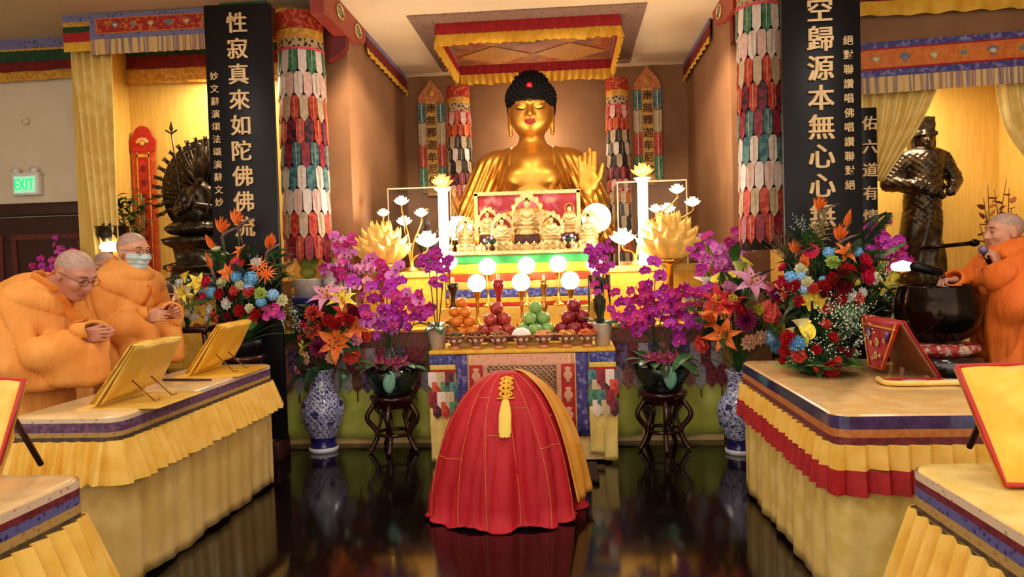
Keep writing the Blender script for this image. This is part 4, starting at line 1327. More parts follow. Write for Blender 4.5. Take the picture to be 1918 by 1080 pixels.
        for l in range(7):
            ring(5, .34-.02*l, 0.06, .5+.08*l, -0.35+0.13*l, 0.37*l, 1.2, 0.5, -0.05, 0, 5, 2)
    elif kind == 'celosia':
        mb.grid(lambda u, v: ((0.34*math.sin(pi*v)*(1+.12*math.sin(17*u*2*pi*.5)+.1*math.sin(23*v)))*math.cos(2*pi*u), (0.34*math.sin(pi*v)*(1+.12*math.sin(8*u*2*pi)+.1*math.sin(31*v)))*math.sin(2*pi*u), -0.5+v*1.0), 36, 20, cu=True)
    while len(mats) < 4: mats.append(mLeafD)
    me = mb.mesh(kind, mats)
    FMESH[key] = me
    return me
PNAME = dict(carnation='carnation', rose='rose', gerbera='gerbera', pompom='chrysanthemum', lily='lily', orchid='orchid_bloom', calla='calla_lily', hydrangea='hydrangea', paradise='bird_of_paradise', spider='spider_lily', bud='bud', berry='berry', leaf='leaf', fern='fern_frond', spray='filler_spray', twig='twig', ginger='ginger_bract', celosia='celosia')
UPRIGHT = ('paradise', 'twig', 'spray', 'ginger', 'calla', 'celosia')
def put(t, kind, color, p, dirv, size, roll=None):
    o = bpy.data.objects.new(PNAME[kind], flower(kind, color))
    COL.objects.link(o)
    o.parent = t
    q = Vector(dirv).normalized().to_track_quat('Z', 'Y')
    if kind in ('leaf', 'fern'):
        q = Vector(dirv).normalized().to_track_quat('X', 'Z')
    rl = rnd.uniform(0, 6.28) if roll is None else roll
    q = q @ Euler((0, 0, rl) if kind not in ('leaf', 'fern') else (rl if roll is not None else rnd.uniform(-.5, .5), 0, 0)).to_quaternion()
    o.matrix_local = Matrix.LocRotScale(Vector(p), q, Vector((size,)*3))
    return o

def bouquet(name, label, cat, base, cpx, rpx, Y, depth, flowers, fill, neck=None, seed=1, stems=True, greens=('leaf', 'fern'), backfill=14, gcol='red'):
    """flowers arranged over an ellipsoid dome; base = foot point, cpx = centre seen in the photo, rpx = half extent in px"""
    r = random.Random(seed)
    t = thing(name, label, cat, base)
    b = Vector(base)
    c = at(cpx[0], cpx[1], Y)
    s = Y/FPX
    rx, rz, ry = rpx[0]*s, rpx[1]*s, depth
    nk = Vector(neck) if neck is not None else Vector((b.x, b.y, b.z))
    mb = MB()
    for kind, color, px, py, d in flowers:
        w_ = at(px, py, Y)
        dx, dz = (w_.x-c.x)/rx, (w_.z-c.z)/rz
        q = min(1.0, dx*dx+dz*dz)
        y = Y-ry*math.sqrt(1-q)*0.95
        p = at(px, py, y)
        n = Vector((dx*0.9, -math.sqrt(1-q)*0.9-0.45, dz*0.7+0.25))
        if kind in UPRIGHT: n = Vector((dx*0.5+r.uniform(-.2, .2), -0.25, 1.0))
        rl = None
        if kind == 'paradise': rl = r.choice((0.3, 2.8))
        put(t, kind, color, p-b, n, d*y/FPX*(1.3 if kind not in UPRIGHT else 1.1), rl)
        if stems:
            mb.tube(bez([nk-b, (nk-b)*0.5+(p-b)*0.5+Vector((0, 0.02, 0.02)), p-b-n.normalized()*0.01], 6), 0.004, 5)
    for k in range(backfill):      # the far side of the dome
        a, e = r.uniform(0.1, pi-0.1), r.uniform(-0.5, 1.2)
        n = Vector((math.cos(a)*math.cos(e), math.sin(a)*math.cos(e), math.sin(e)))
        p = Vector((c.x+n.x*rx*.9, Y+n.y*ry*.9, c.z+n.z*rz*.85))
        kd, cl, _, _, d = r.choice(flowers)
        if kd in ('paradise', 'twig'): kd, cl, d = 'carnation', 'cream', 18
        put(t, kd, cl, p-b, n+Vector((0, 0, .3)), d*Y/FPX)
    for k in range(fill):
        kd = greens[k % len(greens)]
        a, e = r.uniform(0, 2*pi), r.uniform(-0.7, 1.1)
        n = Vector((math.cos(a)*math.cos(e), math.sin(a)*math.cos(e), math.sin(e)))
        q = r.uniform(0.35, 0.75)
        p = Vector((c.x+n.x*rx*q, Y+n.y*ry*q, c.z+n.z*rz*q))
        L = r.uniform(0.5, 0.75)*min(rx, rz)*1.1
        put(t, kd, r.choice(('red', 'wine', gcol)), p-b, n+Vector((0, 0, r.uniform(-.3, .2))), L, 0.0 if kd in UPRIGHT else None)
    if stems:
        mb.build('stems', mLeaf, t)
    return t

# --- big bouquet before the left couplet board, on a black stand
mLacq = mat('dark_red_lacquer', (40, 12, 10), (56, 18, 14), scale=6, rough=0.25, coat=0.4)
Yb = 5.36
pb = at(455, 640, Yb)
def stand_tall(label, x, y, h, r=0.15):
    t = thing('flower_stand', label, 'stand', (x, y, 0))
    MB().lathe([(0.001, h), (r, h), (r*1.03, h-0.02), (r*0.95, h-0.05), (r*0.7, h-0.06), (0.001, h-0.06)], 24).build('stand_top', mLacq, t)
    for k in range(4):
        a = pi/4+k*pi/2
        MB().tube(bez([(r*.75*math.cos(a), r*.75*math.sin(a), h-0.06), (r*.98*math.cos(a), r*.98*math.sin(a), h*.7), (r*.62*math.cos(a), r*.62*math.sin(a), h*.3), (r*.95*math.cos(a), r*.95*math.sin(a), 0.012)], 16), 0.02, 8).build('leg', mLacq, t)
    MB().tube([(r*.66*math.cos(2*pi*k/24), r*.66*math.sin(2*pi*k/24), h*.32) for k in range(25)], 0.012, 8).build('ring_stretcher', mLacq, t)
    return t
def planter(label, x, y, z, r, h, m):
    return tag(MB().lathe([(0.001, 0), (r*.6, 0), (r*.7, h*.1), (r, h*.6), (r*.95, h), (r*.88, h), (r*.85, h*.8), (0.001, h*.75)], 28).build('flower_bowl', m, None, (x, y, z)), label, 'bowl')
stand_tall('black lacquer stand carrying the big bouquet left of the altar', pb.x, Yb, pb.z-0.1, 0.16)
planter('dark ceramic bowl of the big bouquet before the left couplet board', pb.x, Yb, pb.z-0.1, 0.14, 0.12, mBlack)
FL = [('paradise', 'orange', 415, 440, 62), ('paradise', 'orange', 402, 470, 58), ('paradise', 'orange', 397, 505, 58), ('paradise', 'orange', 445, 425, 62), ('paradise', 'orange', 500, 470, 60), ('spider', 'orange', 498, 512, 34), ('spider', 'orange', 485, 498, 30),
      ('gerbera', 'red', 445, 492, 30), ('lily', 'orange', 426, 510, 32), ('lily', 'orange', 452, 470, 26), ('carnation', 'cream', 405, 472, 22), ('carnation', 'white', 480, 492, 20), ('carnation', 'cream', 417, 530, 22), ('carnation', 'cream', 450, 535, 20),
      ('carnation', 'lime', 488, 550, 24), ('carnation', 'white', 426, 568, 22), ('carnation', 'cream', 468, 577, 18), ('carnation', 'white', 395, 580, 20), ('carnation', 'cream', 527, 562, 22), ('carnation', 'white', 392, 596, 18),
      ('hydrangea', 'blue', 443, 518, 22), ('hydrangea', 'blue', 470, 521, 27), ('hydrangea', 'blue', 398, 548, 22), ('hydrangea', 'sky', 378, 544, 16), ('hydrangea', 'sky', 511, 552, 22), ('hydrangea', 'blue', 489, 565, 20), ('hydrangea', 'sky', 466, 538, 18),
      ('rose', 'coral', 442, 545, 22), ('rose', 'coral', 468, 546, 24), ('rose', 'red', 415, 551, 24), ('rose', 'red', 452, 581, 26), ('rose', 'coral', 407, 592, 24), ('rose', 'red', 480, 586, 22), ('rose', 'coral', 475, 598, 22), ('rose', 'dkred', 430, 592, 22), ('rose', 'dkred', 438, 556, 20),
      ('rose', 'crimson', 392, 530, 26), ('rose', 'crimson', 385, 560, 26), ('orchid', 'magenta', 512, 578, 24), ('orchid', 'magenta', 503, 590, 22), ('orchid', 'purple', 520, 590, 22), ('bud', 'lime', 430, 607, 16), ('orchid', 'wine', 498, 575, 18),
      ('lily', 'orange', 372, 560, 26), ('twig', 'orange', 528, 520, 54), ('twig', 'red', 540, 560, 50), ('spray', 'white', 535, 600, 40), ('spray', 'white', 545, 622, 36), ('berry', 'coral', 368, 608, 8), ('berry', 'coral', 385, 609, 8), ('spray', 'white', 375, 590, 34)]
bouquet('flower_bouquet', 'big mixed bouquet with birds of paradise in front of the left black couplet board', 'bouquet', (pb.x, Yb, pb.z+0.0), (455, 548), (92, 92), Yb, 0.2, FL, 34, seed=2, backfill=12)

# yellow callas and lilies on the offering side table behind the masked monk
Ys = 5.3
ps = at(350, 618, Ys)
FS = [('calla', 'yellow', 345, 520, 26), ('calla', 'cream', 352, 545, 30), ('lily', 'yellow', 372, 530, 34), ('calla', 'peach', 335, 562, 34), ('calla', 'yellow', 366, 538, 28), ('lily', 'yellow', 345, 548, 30), ('carnation', 'cream', 350, 585, 16), ('carnation', 'white', 362, 592, 16),
      ('rose', 'dkred', 343, 580, 16), ('lily', 'orange', 318, 505, 22), ('carnation', 'white', 337, 530, 18), ('spray', 'white', 356, 590, 30)]
bouquet('flower_arrangement', 'loose yellow calla and lily arrangement beside the masked monk', 'flowers', (ps.x, Ys, ps.z), (350, 550), (36, 50), Ys, 0.12, FS, 12, seed=5, backfill=4)

# --- big bouquet before the right couplet board
Yq = 5.06
pq = at(1560, 650, Yq)
stand_tall('black lacquer stand carrying the big bouquet right of the altar', pq.x, Yq, pq.z-0.1, 0.16)
planter('dark ceramic bowl of the big bouquet before the right couplet board', pq.x, Yq, pq.z-0.1, 0.14, 0.12, mBlack)
FR = [('gerbera', 'crimson', 1517, 471, 32), ('hydrangea', 'blue', 1552, 473, 20), ('lily', 'orange', 1584, 473, 34), ('hydrangea', 'blue', 1606, 472, 18), ('rose', 'crimson', 1616, 490, 28), ('carnation', 'lime', 1559, 492, 26), ('carnation', 'cream', 1501, 504, 22), ('hydrangea', 'blue', 1481, 520, 24), ('hydrangea', 'sky', 1500, 517, 18),
      ('rose', 'crimson', 1470, 530, 28), ('rose', 'red', 1489, 537, 26), ('carnation', 'cream', 1511, 529, 22), ('hydrangea', 'sky', 1505, 541, 18), ('rose', 'coral', 1523, 541, 22), ('rose', 'red', 1542, 535, 26), ('rose', 'red', 1557, 523, 26), ('carnation', 'red', 1584, 512, 36), ('carnation', 'dkred', 1577, 534, 36), ('rose', 'crimson', 1619, 521, 30),
      ('carnation', 'white', 1634, 522, 22), ('carnation', 'white', 1591, 553, 24), ('rose', 'red', 1571, 560, 26), ('rose', 'coral', 1604, 560, 24), ('carnation', 'white', 1614, 548, 18), ('rose', 'red', 1594, 572, 24), ('calla', 'yellow', 1513, 568, 38), ('calla', 'yellow', 1528, 562, 40), ('calla', 'yellow', 1538, 572, 36), ('rose', 'crimson', 1496, 564, 22), ('rose', 'coral', 1549, 576, 22),
      ('hydrangea', 'blue', 1541, 524, 14), ('rose', 'dkred', 1545, 552, 24), ('rose', 'dkred', 1612, 505, 20), ('rose', 'wine', 1458, 552, 24), ('rose', 'coral', 1471, 552, 18), ('bud', 'lime', 1568, 578, 18), ('rose', 'red', 1628, 505, 18),
      ('paradise', 'orange', 1582, 428, 58), ('paradise', 'orange', 1569, 455, 60), ('paradise', 'orange', 1490, 478, 52), ('paradise', 'orange', 1512, 505, 50), ('paradise', 'orange', 1532, 398, 54), ('ginger', 'red', 1540, 430, 60), ('ginger', 'red', 1530, 452, 54), ('twig', 'red', 1475, 490, 60), ('twig', 'red', 1465, 470, 46), ('spray', 'white', 1500, 440, 40), ('spray', 'white', 1640, 545, 50), ('spray', 'white', 1660, 570, 46),
      ('calla', 'yellow', 1672, 523, 34), ('calla', 'yellow', 1658, 540, 38), ('calla', 'cream', 1678, 585, 34), ('leaf', 'wine', 1604, 450, 60), ('fern', 'wine', 1612, 455, 60), ('spray', 'white', 1478, 560, 40), ('calla', 'yellow', 1644, 526, 26)]
bouquet('flower_bouquet', 'big mixed bouquet with yellow callas in front of the right black couplet board', 'bouquet', (pq.x, Yq, pq.z), (1558, 545), (105, 105), Yq, 0.24, FR, 40, seed=8, backfill=10)

# --- low flower basket on the right table
RTZ = 0.83
pt = onz(1535, 700, RTZ)
Yt = pt.y
FT = [('calla', 'cream', 1502, 612, 46), ('calla', 'cream', 1482, 622, 28), ('calla', 'yellow', 1512, 632, 44), ('rose', 'red', 1479, 637, 32), ('carnation', 'blue', 1493, 645, 30), ('rose', 'red', 1472, 657, 24), ('rose', 'coral', 1497, 665, 28), ('rose', 'red', 1528, 655, 20), ('rose', 'red', 1552, 688, 34), ('rose', 'red', 1558, 633, 22), ('rose', 'coral', 1545, 610, 22), ('rose', 'coral', 1566, 674, 18),
      ('spray', 'white', 1560, 620, 74), ('spray', 'white', 1580, 630, 60), ('spray', 'white', 1505, 690, 60), ('spray', 'white', 1535, 675, 60), ('spray', 'white', 1590, 665, 60), ('rose', 'red', 1468, 675, 16), ('rose', 'dkred', 1585, 660, 20), ('berry', 'red', 1530, 690, 10), ('spray', 'white', 1600, 605, 54), ('rose', 'dkred', 1571, 655, 16)]
t = thing('flower_basket', 'low table bouquet of callas red roses and white filler on the right table', 'flowers', (pt.x, Yt+0.02, RTZ+0.004))
MB().lathe([(0.001, 0), (0.10, 0), (0.13, 0.05), (0.12, 0.055), (0.001, 0.05)], 24).build('tray', mLeafD, t)
b_ = bouquet('flower_basket', 'x', 'flowers', (pt.x, Yt+0.02, RTZ+0.004), (1535, 655), (75, 58), Yt+0.02, 0.16, FT, 26, neck=(pt.x, Yt+0.02, RTZ+0.04), seed=11, backfill=6, greens=('fern', 'leaf', 'fern'))
for ch in list(b_.children):
    ch.parent = t
bpy.data.objects.remove(b_)
for k in range(16):
    a = 2*pi*k/16
    put(t, 'fern', ('red', 'wine', 'lime')[k % 3], (0.04*math.cos(a), 0.04*math.sin(a), 0.05), (math.cos(a), math.sin(a), 0.05+0.1*(k % 2)), 0.2)

# --- vases with tall arrangements beside the altar
mPorc = mat('blue_white_porcelain', (40, 44, 120), (196, 200, 220), kind='magic', scale=13, rough=0.12, coat=0.6, lo=0.38, hi=0.62)
mPorcB = mat('cobalt_glaze', (34, 30, 96), (44, 40, 112), rough=0.12, coat=0.6)
mPorcW = mat('white_glaze', (214, 214, 222), rough=0.15, coat=0.5)
def vase(label, x, y, s=1.0):
    t = thing('porcelain_vase', label, 'vase', (x, y, 0), scale=s)
    pr = [(0.001, 0), (0.112, 0), (0.114, 0.03), (0.105, 0.035), (0.095, 0.06), (0.10, 0.1), (0.105, 0.115), (0.14, 0.20), (0.168, 0.28), (0.170, 0.33), (0.155, 0.39), (0.115, 0.44), (0.10, 0.46), (0.085, 0.52), (0.078, 0.57), (0.10, 0.62), (0.108, 0.635), (0.095, 0.63), (0.07, 0.57), (0.001, 0.5)]
    MB().lathe(pr[6:], 36).build('body', mPorc, t)
    MB().lathe(pr[3:7], 36).build('foot_band', mPorcB, t)
    MB().lathe(pr[:4], 36).build('foot_rim', mPorcW, t)
    for k in range(9):
        a = 2*pi*k/9
        z = (0.31, 0.24, 0.37)[k % 3]
        R_ = {0.31: 0.169, 0.24: 0.152, 0.37: 0.161}[z]
        for q in range(1):
            mb = MB()
            for j in range(6):
                b2 = 2*pi*j/6
                mb.ell((0.018*math.cos(b2), 0, 0.018*math.sin(b2)), (0.012, 0.004, 0.012), 8, 5)
            mb.ell((0, -0.002, 0), (0.011, 0.004, 0.011), 8, 5)
            mb.build('painted_peony', mPorcB, t, (R_*math.sin(a), -R_*math.cos(a), z), a)
    return t
Yv = 5.93
pv = at(609, 700, Yv)
vx = onz(611, 840, 0.0).x
vase('blue and white porcelain floor vase left of the offering table', vx, Yv, 1.07)
FV = [('lily', 'pink', 612, 553, 54), ('lily', 'yellow', 640, 560, 42), ('pompom', 'coral', 588, 588, 38), ('carnation', 'coral', 588, 616, 36), ('rose', 'red', 630, 608, 26), ('rose', 'red', 652, 600, 26), ('lily', 'orange', 630, 641, 58), ('pompom', 'wine', 597, 651, 38), ('rose', 'peach', 577, 667, 28), ('rose', 'coral', 656, 664, 34), ('rose', 'pink', 666, 636, 24), ('rose', 'coral', 681, 630, 26),
      ('lily', 'orange', 668, 612, 40), ('carnation', 'peach', 622, 668, 24), ('rose', 'dkred', 660, 585, 24), ('carnation', 'red', 615, 600, 24), ('rose', 'rosep', 560, 690, 18), ('leaf', 'wine', 600, 690, 44), ('leaf', 'red', 560, 640, 40), ('leaf', 'wine', 640, 690, 44), ('leaf', 'wine', 575, 700, 44), ('lily', 'red', 645, 585, 36), ('rose', 'crimson', 570, 610, 20)]
bouquet('flower_bouquet', 'lily and rose bouquet in the blue and white vase left of the offering table', 'bouquet', (vx, Yv, 0.55), (618, 622), (68, 78), Yv, 0.2, FV, 36, neck=(vx, Yv, 0.62), seed=15, backfill=12, greens=('leaf', 'leaf', 'fern'))
Yw = 5.75
wx = at(1385, 780, Yw).x
vase('blue and white porcelain floor vase partly hidden behind the right table', wx, Yw)
FW_ = [('lily', 'pink', 1408, 528, 56), ('pompom', 'wine', 1397, 600, 40), ('carnation', 'peach', 1401, 640, 28), ('carnation', 'peach', 1421, 632, 26), ('lily', 'orange', 1354, 626, 50), ('rose', 'coral', 1320, 642, 34), ('celosia', 'coral', 1446, 590, 44), ('celosia', 'coral', 1436, 575, 30), ('orchid', 'yellow', 1345, 522, 24), ('orchid', 'yellow', 1366, 520, 24), ('lily', 'red', 1345, 560, 46), ('lily', 'red', 1368, 568, 44),
       ('rose', 'pink', 1366, 540, 28), ('rose', 'yellow', 1418, 580, 22), ('rose', 'yellow', 1372, 560, 18), ('hydrangea', 'sky', 1443, 632, 30), ('hydrangea', 'blue', 1455, 650, 24), ('carnation', 'rosep', 1440, 545, 28), ('rose', 'orange', 1330, 600, 30), ('lily', 'orange', 1340, 575, 40), ('calla', 'yellow', 1400, 500, 38), ('calla', 'lime', 1385, 505, 40), ('rose', 'red', 1386, 580, 24), ('leaf', 'lime', 1378, 495, 40), ('leaf', 'wine', 1390, 575, 36), ('rose', 'crimson', 1452, 560, 22), ('leaf', 'red', 1300, 665, 46)]
bouquet('flower_bouquet', 'lily and rose bouquet with pink lily in the vase right of the altar', 'bouquet', (wx, Yw, 0.55), (1385, 590), (82, 85), Yw, 0.2, FW_, 36, neck=(wx, Yw, 0.62), seed=21, backfill=12, greens=('leaf', 'leaf', 'fern'))

# --- orchids
mPotD = mat('dark_green_glaze', (14, 26, 26), (24, 40, 38), scale=6, rough=0.2, coat=0.4)
mBark = mat('orchid_bark', (70, 50, 44), (104, 80, 74), scale=50, rough=0.9)
def orchid_leaves(t, n, L, z, seed, spread=0.06):
    r = random.Random(seed)
    for k in range(n):
        a = 2*pi*k/n+r.uniform(-.3, .3)
        mb = MB()
        l = L*r.uniform(.75, 1.1)
        up = r.uniform(.35, .8)
        def fn(u, v):
            s = (v-.5)*2
            wd = l*0.16*math.sin(pi*min(1, u*0.93+0.05))**0.6
            x = l*u*(1-0.15*u)
            return (x, s*wd, up*l*u-0.55*l*u*u+abs(s)*wd*0.25)
        mb.grid(fn, 10, 4)
        mb.build('leaf', (mLeafD, mLeaf)[k % 2], t, (spread*math.cos(a), spread*math.sin(a), z), a, solid=0.004)
def orchid_spray(t, root, tip, nfl, size, color, seed, alt=None, arch=0.12, name='stem'):
    r = random.Random(seed)
    root, tip = Vector(root), Vector(tip)
    mid = root.lerp(tip, 0.65)+Vector((0, 0, arch))
    pth = bez([root, mid, tip], 20)
    MB().tube(pth, [0.005]*10+[0.0035]*11, 5).build(name, mLeafD, t)
    for k in range(nfl):
        u = 0.42+0.58*k/max(1, nfl-1)
        p = pth[min(20, int(u*20))]
        d = Vector((r.uniform(-1, 1), -1.1+r.uniform(-.3, .4), r.uniform(-.5, .6)))
        o = Vector((r.uniform(-1, 1)*size*.7, -size*.3+r.uniform(-1, .6)*size*.5, r.uniform(-.55, .55)*size))
        put(t, 'orchid', r.choice(alt) if alt and r.random() < .35 else color, p+o, d, size*r.uniform(.85, 1.1), r.uniform(-.5, .5))
def plant_stand(label, x, y, h, r):
    t = thing('plant_stand', label, 'stand', (x, y, 0))
    MB().lathe([(0.001, h), (r, h), (r*1.02, h-0.015), (r*.98, h-0.035), (r*.86, h-0.045), (r*.9, h-0.09), (0.001, h-0.09)], 28).build('stand_top', mLacq, t)
    for k in range(5):
        a = -pi/2+2*pi*k/5
        mb = MB()
        mb.tube(bez([(r*.8, 0, h-0.06), (r*1.15, 0, h*.62), (r*.72, 0, h*.34), (r*.95, 0, h*.1), (r*1.08, 0, 0.014)], 20), 0.021, 8)
        mb.tube(bez([(r*.78, 0, h-0.1), (r*.55, 0, h*.62), (r*.72, 0, h*.36)], 12), 0.014, 8)
        mb.build('leg', mLacq, t, None, a)
    MB().tube([(r*.72*math.cos(2*pi*k/28), r*.72*math.sin(2*pi*k/28), h*.33) for k in range(29)], 0.014, 8).build('ring_stretcher', mLacq, t)
    return t
Yo = 5.9
for (bx, lab, labp, seed, tips, cols) in (
        (onz(742, 842, 0).x, 'dark glazed pot of magenta orchids on a black stand left of the offering table', 'black carved plant stand under the left pot of orchids', 31,
         [(665, 575), (688, 540), (700, 590), (720, 505), (735, 555), (752, 500), (765, 560), (780, 545), (800, 570), (748, 590)], ['purple', 'violet', 'lilac', 'magenta']),
        (onz(1243, 838, 0).x, 'dark glazed pot of magenta orchids on a black stand right of the offering table', 'black carved plant stand under the right pot of orchids', 37,
         [(1155, 560), (1168, 590), (1190, 535), (1210, 550), (1228, 505), (1255, 540), (1270, 565), (1290, 530), (1300, 590), (1312, 545)], ['purple', 'purple', 'magenta', 'magenta'])):
    plant_stand(labp, bx, Yo, 0.46, 0.19)
    t = thing('potted_orchids', lab, 'plant', (bx, Yo, 0.462))
    MB().lathe([(0.001, 0), (0.13, 0), (0.16, 0.03), (0.215, 0.14), (0.22, 0.2), (0.20, 0.22), (0.195, 0.2), (0.18, 0.18), (0.001, 0.17)], 32).build('pot', mPotD, t)
    MB().lathe([(0.001, 0.205), (0.1, 0.205), (0.19, 0.19)], 24, wob=lambda a, i: 1+0.04*math.sin(7*a)).build('bark_topping', mBark, t)
    orchid_leaves(t, 13, 0.30, 0.2, seed, 0.09)
    for k, (px, py) in enumerate(tips):
        q = at(px, py, Yo-0.08-0.10*((k*5) % 3-1))
        a = 2*pi*k/len(tips)
        orchid_spray(t, (0.08*math.cos(a), 0.08*math.sin(a), 0.2), q-Vector((bx, Yo, 0.462)), 9, 0.118, cols[k % 4], seed+k, cols, 0.06)
    # one broad pale leaf hanging over the rim
    def fn(u, v):
        s = (v-.5)*2
        return (s*0.05*math.sin(pi*(u*.95+.03))**.7, -0.06*math.sin(pi*u*.6), -0.17*u)
    MB().grid(fn, 8, 4).build('hanging_leaf', mat('pale_leaf', (86, 140, 116), (110, 160, 136), rough=0.4), t, (0.03, -0.2, 0.22), solid=0.003)
    for k in range(4):
        a = -pi/2+0.6*(k-1.5)
        put(t, 'lily', 'wine', (0.13*math.cos(a), 0.13*math.sin(a), 0.27), (math.cos(a)*.4, math.sin(a), .5), 0.13)

# white pots with a phalaenopsis at both ends of the offering table
mPotW = mat('white_pot', (206, 192, 182), (214, 200, 190), scale=4, rough=0.35)
for px, lab, seed, tips in ((819, 'white pot with a magenta orchid at the left end of the offering table', 41, [(800, 480), (818, 470), (835, 486)]), (1129, 'white pot with a magenta orchid at the right end of the offering table', 47, [(1112, 470), (1122, 490), (1130, 464)])):
    q = at(px, 640, 5.64)
    t = thing('potted_orchid', lab, 'plant', (q.x, 5.66, OT+0.004))
    MB().lathe([(0.001, 0), (0.056, 0), (0.074, 0.155), (0.078, 0.16), (0.078, 0.17), (0.07, 0.17), (0.066, 0.15), (0.001, 0.15)], 28).build('pot', mPotW, t)
    orchid_leaves(t, 6, 0.22, 0.15, seed, 0.015)
    for k, (ax, ay) in enumerate(tips):
        p = at(ax, ay, 5.62)
        orchid_spray(t, (0.01*(k-1), 0, 0.15), p-Vector((q.x, 5.66, OT)), 5, 0.085, 'purple', seed+k, ['purple', 'magenta'], 0.02)
        # tight cluster of blooms at the top
        for j in range(4):
            put(t, 'orchid', 'purple', p-Vector((q.x, 5.66, OT))+Vector((rnd.uniform(-.05, .05), -0.02, rnd.uniform(-.09, .02))), (rnd.uniform(-.6, .6), -1, rnd.uniform(-.3, .3)), 0.09, rnd.uniform(-.4, .4))

# orchids further back on the altar ends
for pot, lab, seed, tips, Y, col in (((645, 560), 'pale pink and magenta orchids on the altar behind the left bouquet', 51, [(628, 440), (650, 450), (660, 478), (690, 505), (615, 485), (640, 500), (700, 480)], 6.22, ['lilac', 'magenta', 'lilac', 'pink']),
                               ((1345, 560), 'pink and magenta orchids on the altar behind the right bouquet', 57, [(1300, 460), (1325, 450), (1345, 465), (1365, 455), (1390, 440), (1400, 470), (1380, 490), (1320, 490)], 6.22, ['purple', 'lilac', 'lilac', 'magenta'])):
    q = at(pot[0], pot[1], Y)
    x = max(-2.38, min(1.17, q.x))
    t = thing('potted_orchids', lab, 'plant', (x, 6.25, AB+0.017))
    MB().lathe([(0.001, 0), (0.06, 0), (0.085, 0.14), (0.08, 0.14), (0.001, 0.12)], 24).build('pot', mPotW, t)
    orchid_leaves(t, 6, 0.18, 0.13, seed, 0.02)
    for k, (ax, ay) in enumerate(tips):
        orchid_spray(t, (0.02*math.cos(k), 0.02*math.sin(k), 0.13), at(ax, ay, Y-0.05*(k % 3))-Vector((x, 6.25, AB)), 8, 0.095, col[k % 4], seed+k, col, 0.04)
for px, lab, py, Y, zb, tips, seed in ((1655, 'magenta orchids right of the big bouquet, in front of the bronze general', 480, 5.5, 1.1, [(1632, 425), (1650, 415), (1668, 440), (1680, 462), (1640, 448), (1690, 485)], 61),
                             (95, 'magenta orchids standing before the dark door on the left', 500, 6.2, 0.9, [(75, 490), (95, 478), (118, 450), (132, 462), (110, 485)], 67)):
    q = at(px, 560, Y)
    t = thing('potted_orchids', lab, 'plant', (q.x, Y, zb))
    MB().lathe([(0.001, 0), (0.06, 0), (0.08, 0.12), (0.075, 0.12), (0.001, 0.1)], 24).build('pot', mPotD, t)
    orchid_leaves(t, 5, 0.18, 0.11, seed, 0.02)
    for k, (ax, ay) in enumerate(tips):
        orchid_spray(t, (0.01*math.cos(k), 0.01*math.sin(k), 0.11), at(ax, ay, Y-0.04*(k % 3))-Vector((q.x, Y, zb)), 8, 0.085, ('purple', 'magenta')[k % 2], seed+k, ['magenta', 'purple'], 0.05)
    s_ = MB().lathe([(0.001, 0), (0.13, 0), (0.14, 0.03), (0.05, 0.06), (0.04, zb*.5), (0.05, zb-0.06), (0.12, zb-0.02), (0.12, zb-0.002), (0.001, zb-0.002)], 24).build('pedestal', mLacq, None, (q.x, Y, 0))
    tag(s_, 'slim dark pedestal under the '+('orchids before the bronze general' if seed == 61 else 'orchids at the dark door'), 'pedestal')

# buddha's-hand citrons on pale trays, blue tub
mCit = mat('citron_skin', (190, 186, 70), (150, 176, 70), kind='noise', scale=14, rough=0.5, bump=0.3, c3=(220, 206, 110))
mTray = mat('pale_ribbed_tray', (226, 216, 206), (234, 226, 218), rough=0.4)
def citron(label, x, y, z, s, rz):
    t = thing('citron', label, 'fruit', (x, y, z), rz, None, s)
    mb = MB()
    def f(p):
        d = s_ell(p, (0, 0, 0.07), (0.075, 0.062, 0.06))
        for k in range(9):
            a = -0.9+1.8*k/8
            e = 0.25*math.sin(k*2.1)
            pts = [(0.03*math.sin(a), 0.02*e, 0.10), (0.10*math.sin(a), 0.05*e+0.02*math.cos(k), 0.15+0.02*math.cos(a)), (0.09*math.sin(a*1.1), 0.07*e, 0.20+0.05*math.cos(a*1.2))]
            d = s_un(d, s_path(p, pts, [0.022, 0.017, 0.006]), 0.012)
        return d
    sdf_mb(f, (-0.17, -0.12, 0), (0.17, 0.12, 0.3), 0.008).build('fingered_fruit', mCit, t)
for px, py, Y, lab, w_, lab2, s in ((581, 548, 6.3, 'yellow green fingered citron on the lower pale tray left of the altar', 0.13, 'pale ribbed tray on the blue tub left of the altar', 0.95), (627, 530, 6.2, 'larger fingered citron on the taller white box left of the altar', 0.12, 'tall white box under the larger citron left of the altar', 1.15)):
    q = at(px, py, Y)
    zt = at(px, 522 if px < 600 else 508, Y).z
    x = q.x
    tb = MB()
    z0 = at(px, 556, Y).z if px < 600 else AB+0.017
    tb.lathe([(0.001, z0), (w_*0.92, z0), (w_, zt-0.01), (w_*1.04, zt), (w_*.9, zt), (w_*.88, zt-0.01), (0.001, zt-0.012)], 40, (x, 6.27, 0), wob=lambda a, i: 1+0.015*math.sin(20*a))
    tag(tb.build('fruit_tray', mTray), lab2, 'tray')
    if px < 600:
        tag(MB().lathe([(0.001, AB+0.017), (w_*1.15, AB+0.017), (w_*1.2, z0-0.01), (w_*1.22, z0), (0.001, z0)], 32, (x, 6.27, 0)).build('blue_tub', mat('blue_tub_plastic', (36, 50, 130), rough=0.35)), 'blue tub carrying the pale ribbed tray left of the altar', 'tub')
    citron(lab, x, 6.27, zt-0.01, s, 0.3)
q = at(1395, 500, 6.2)
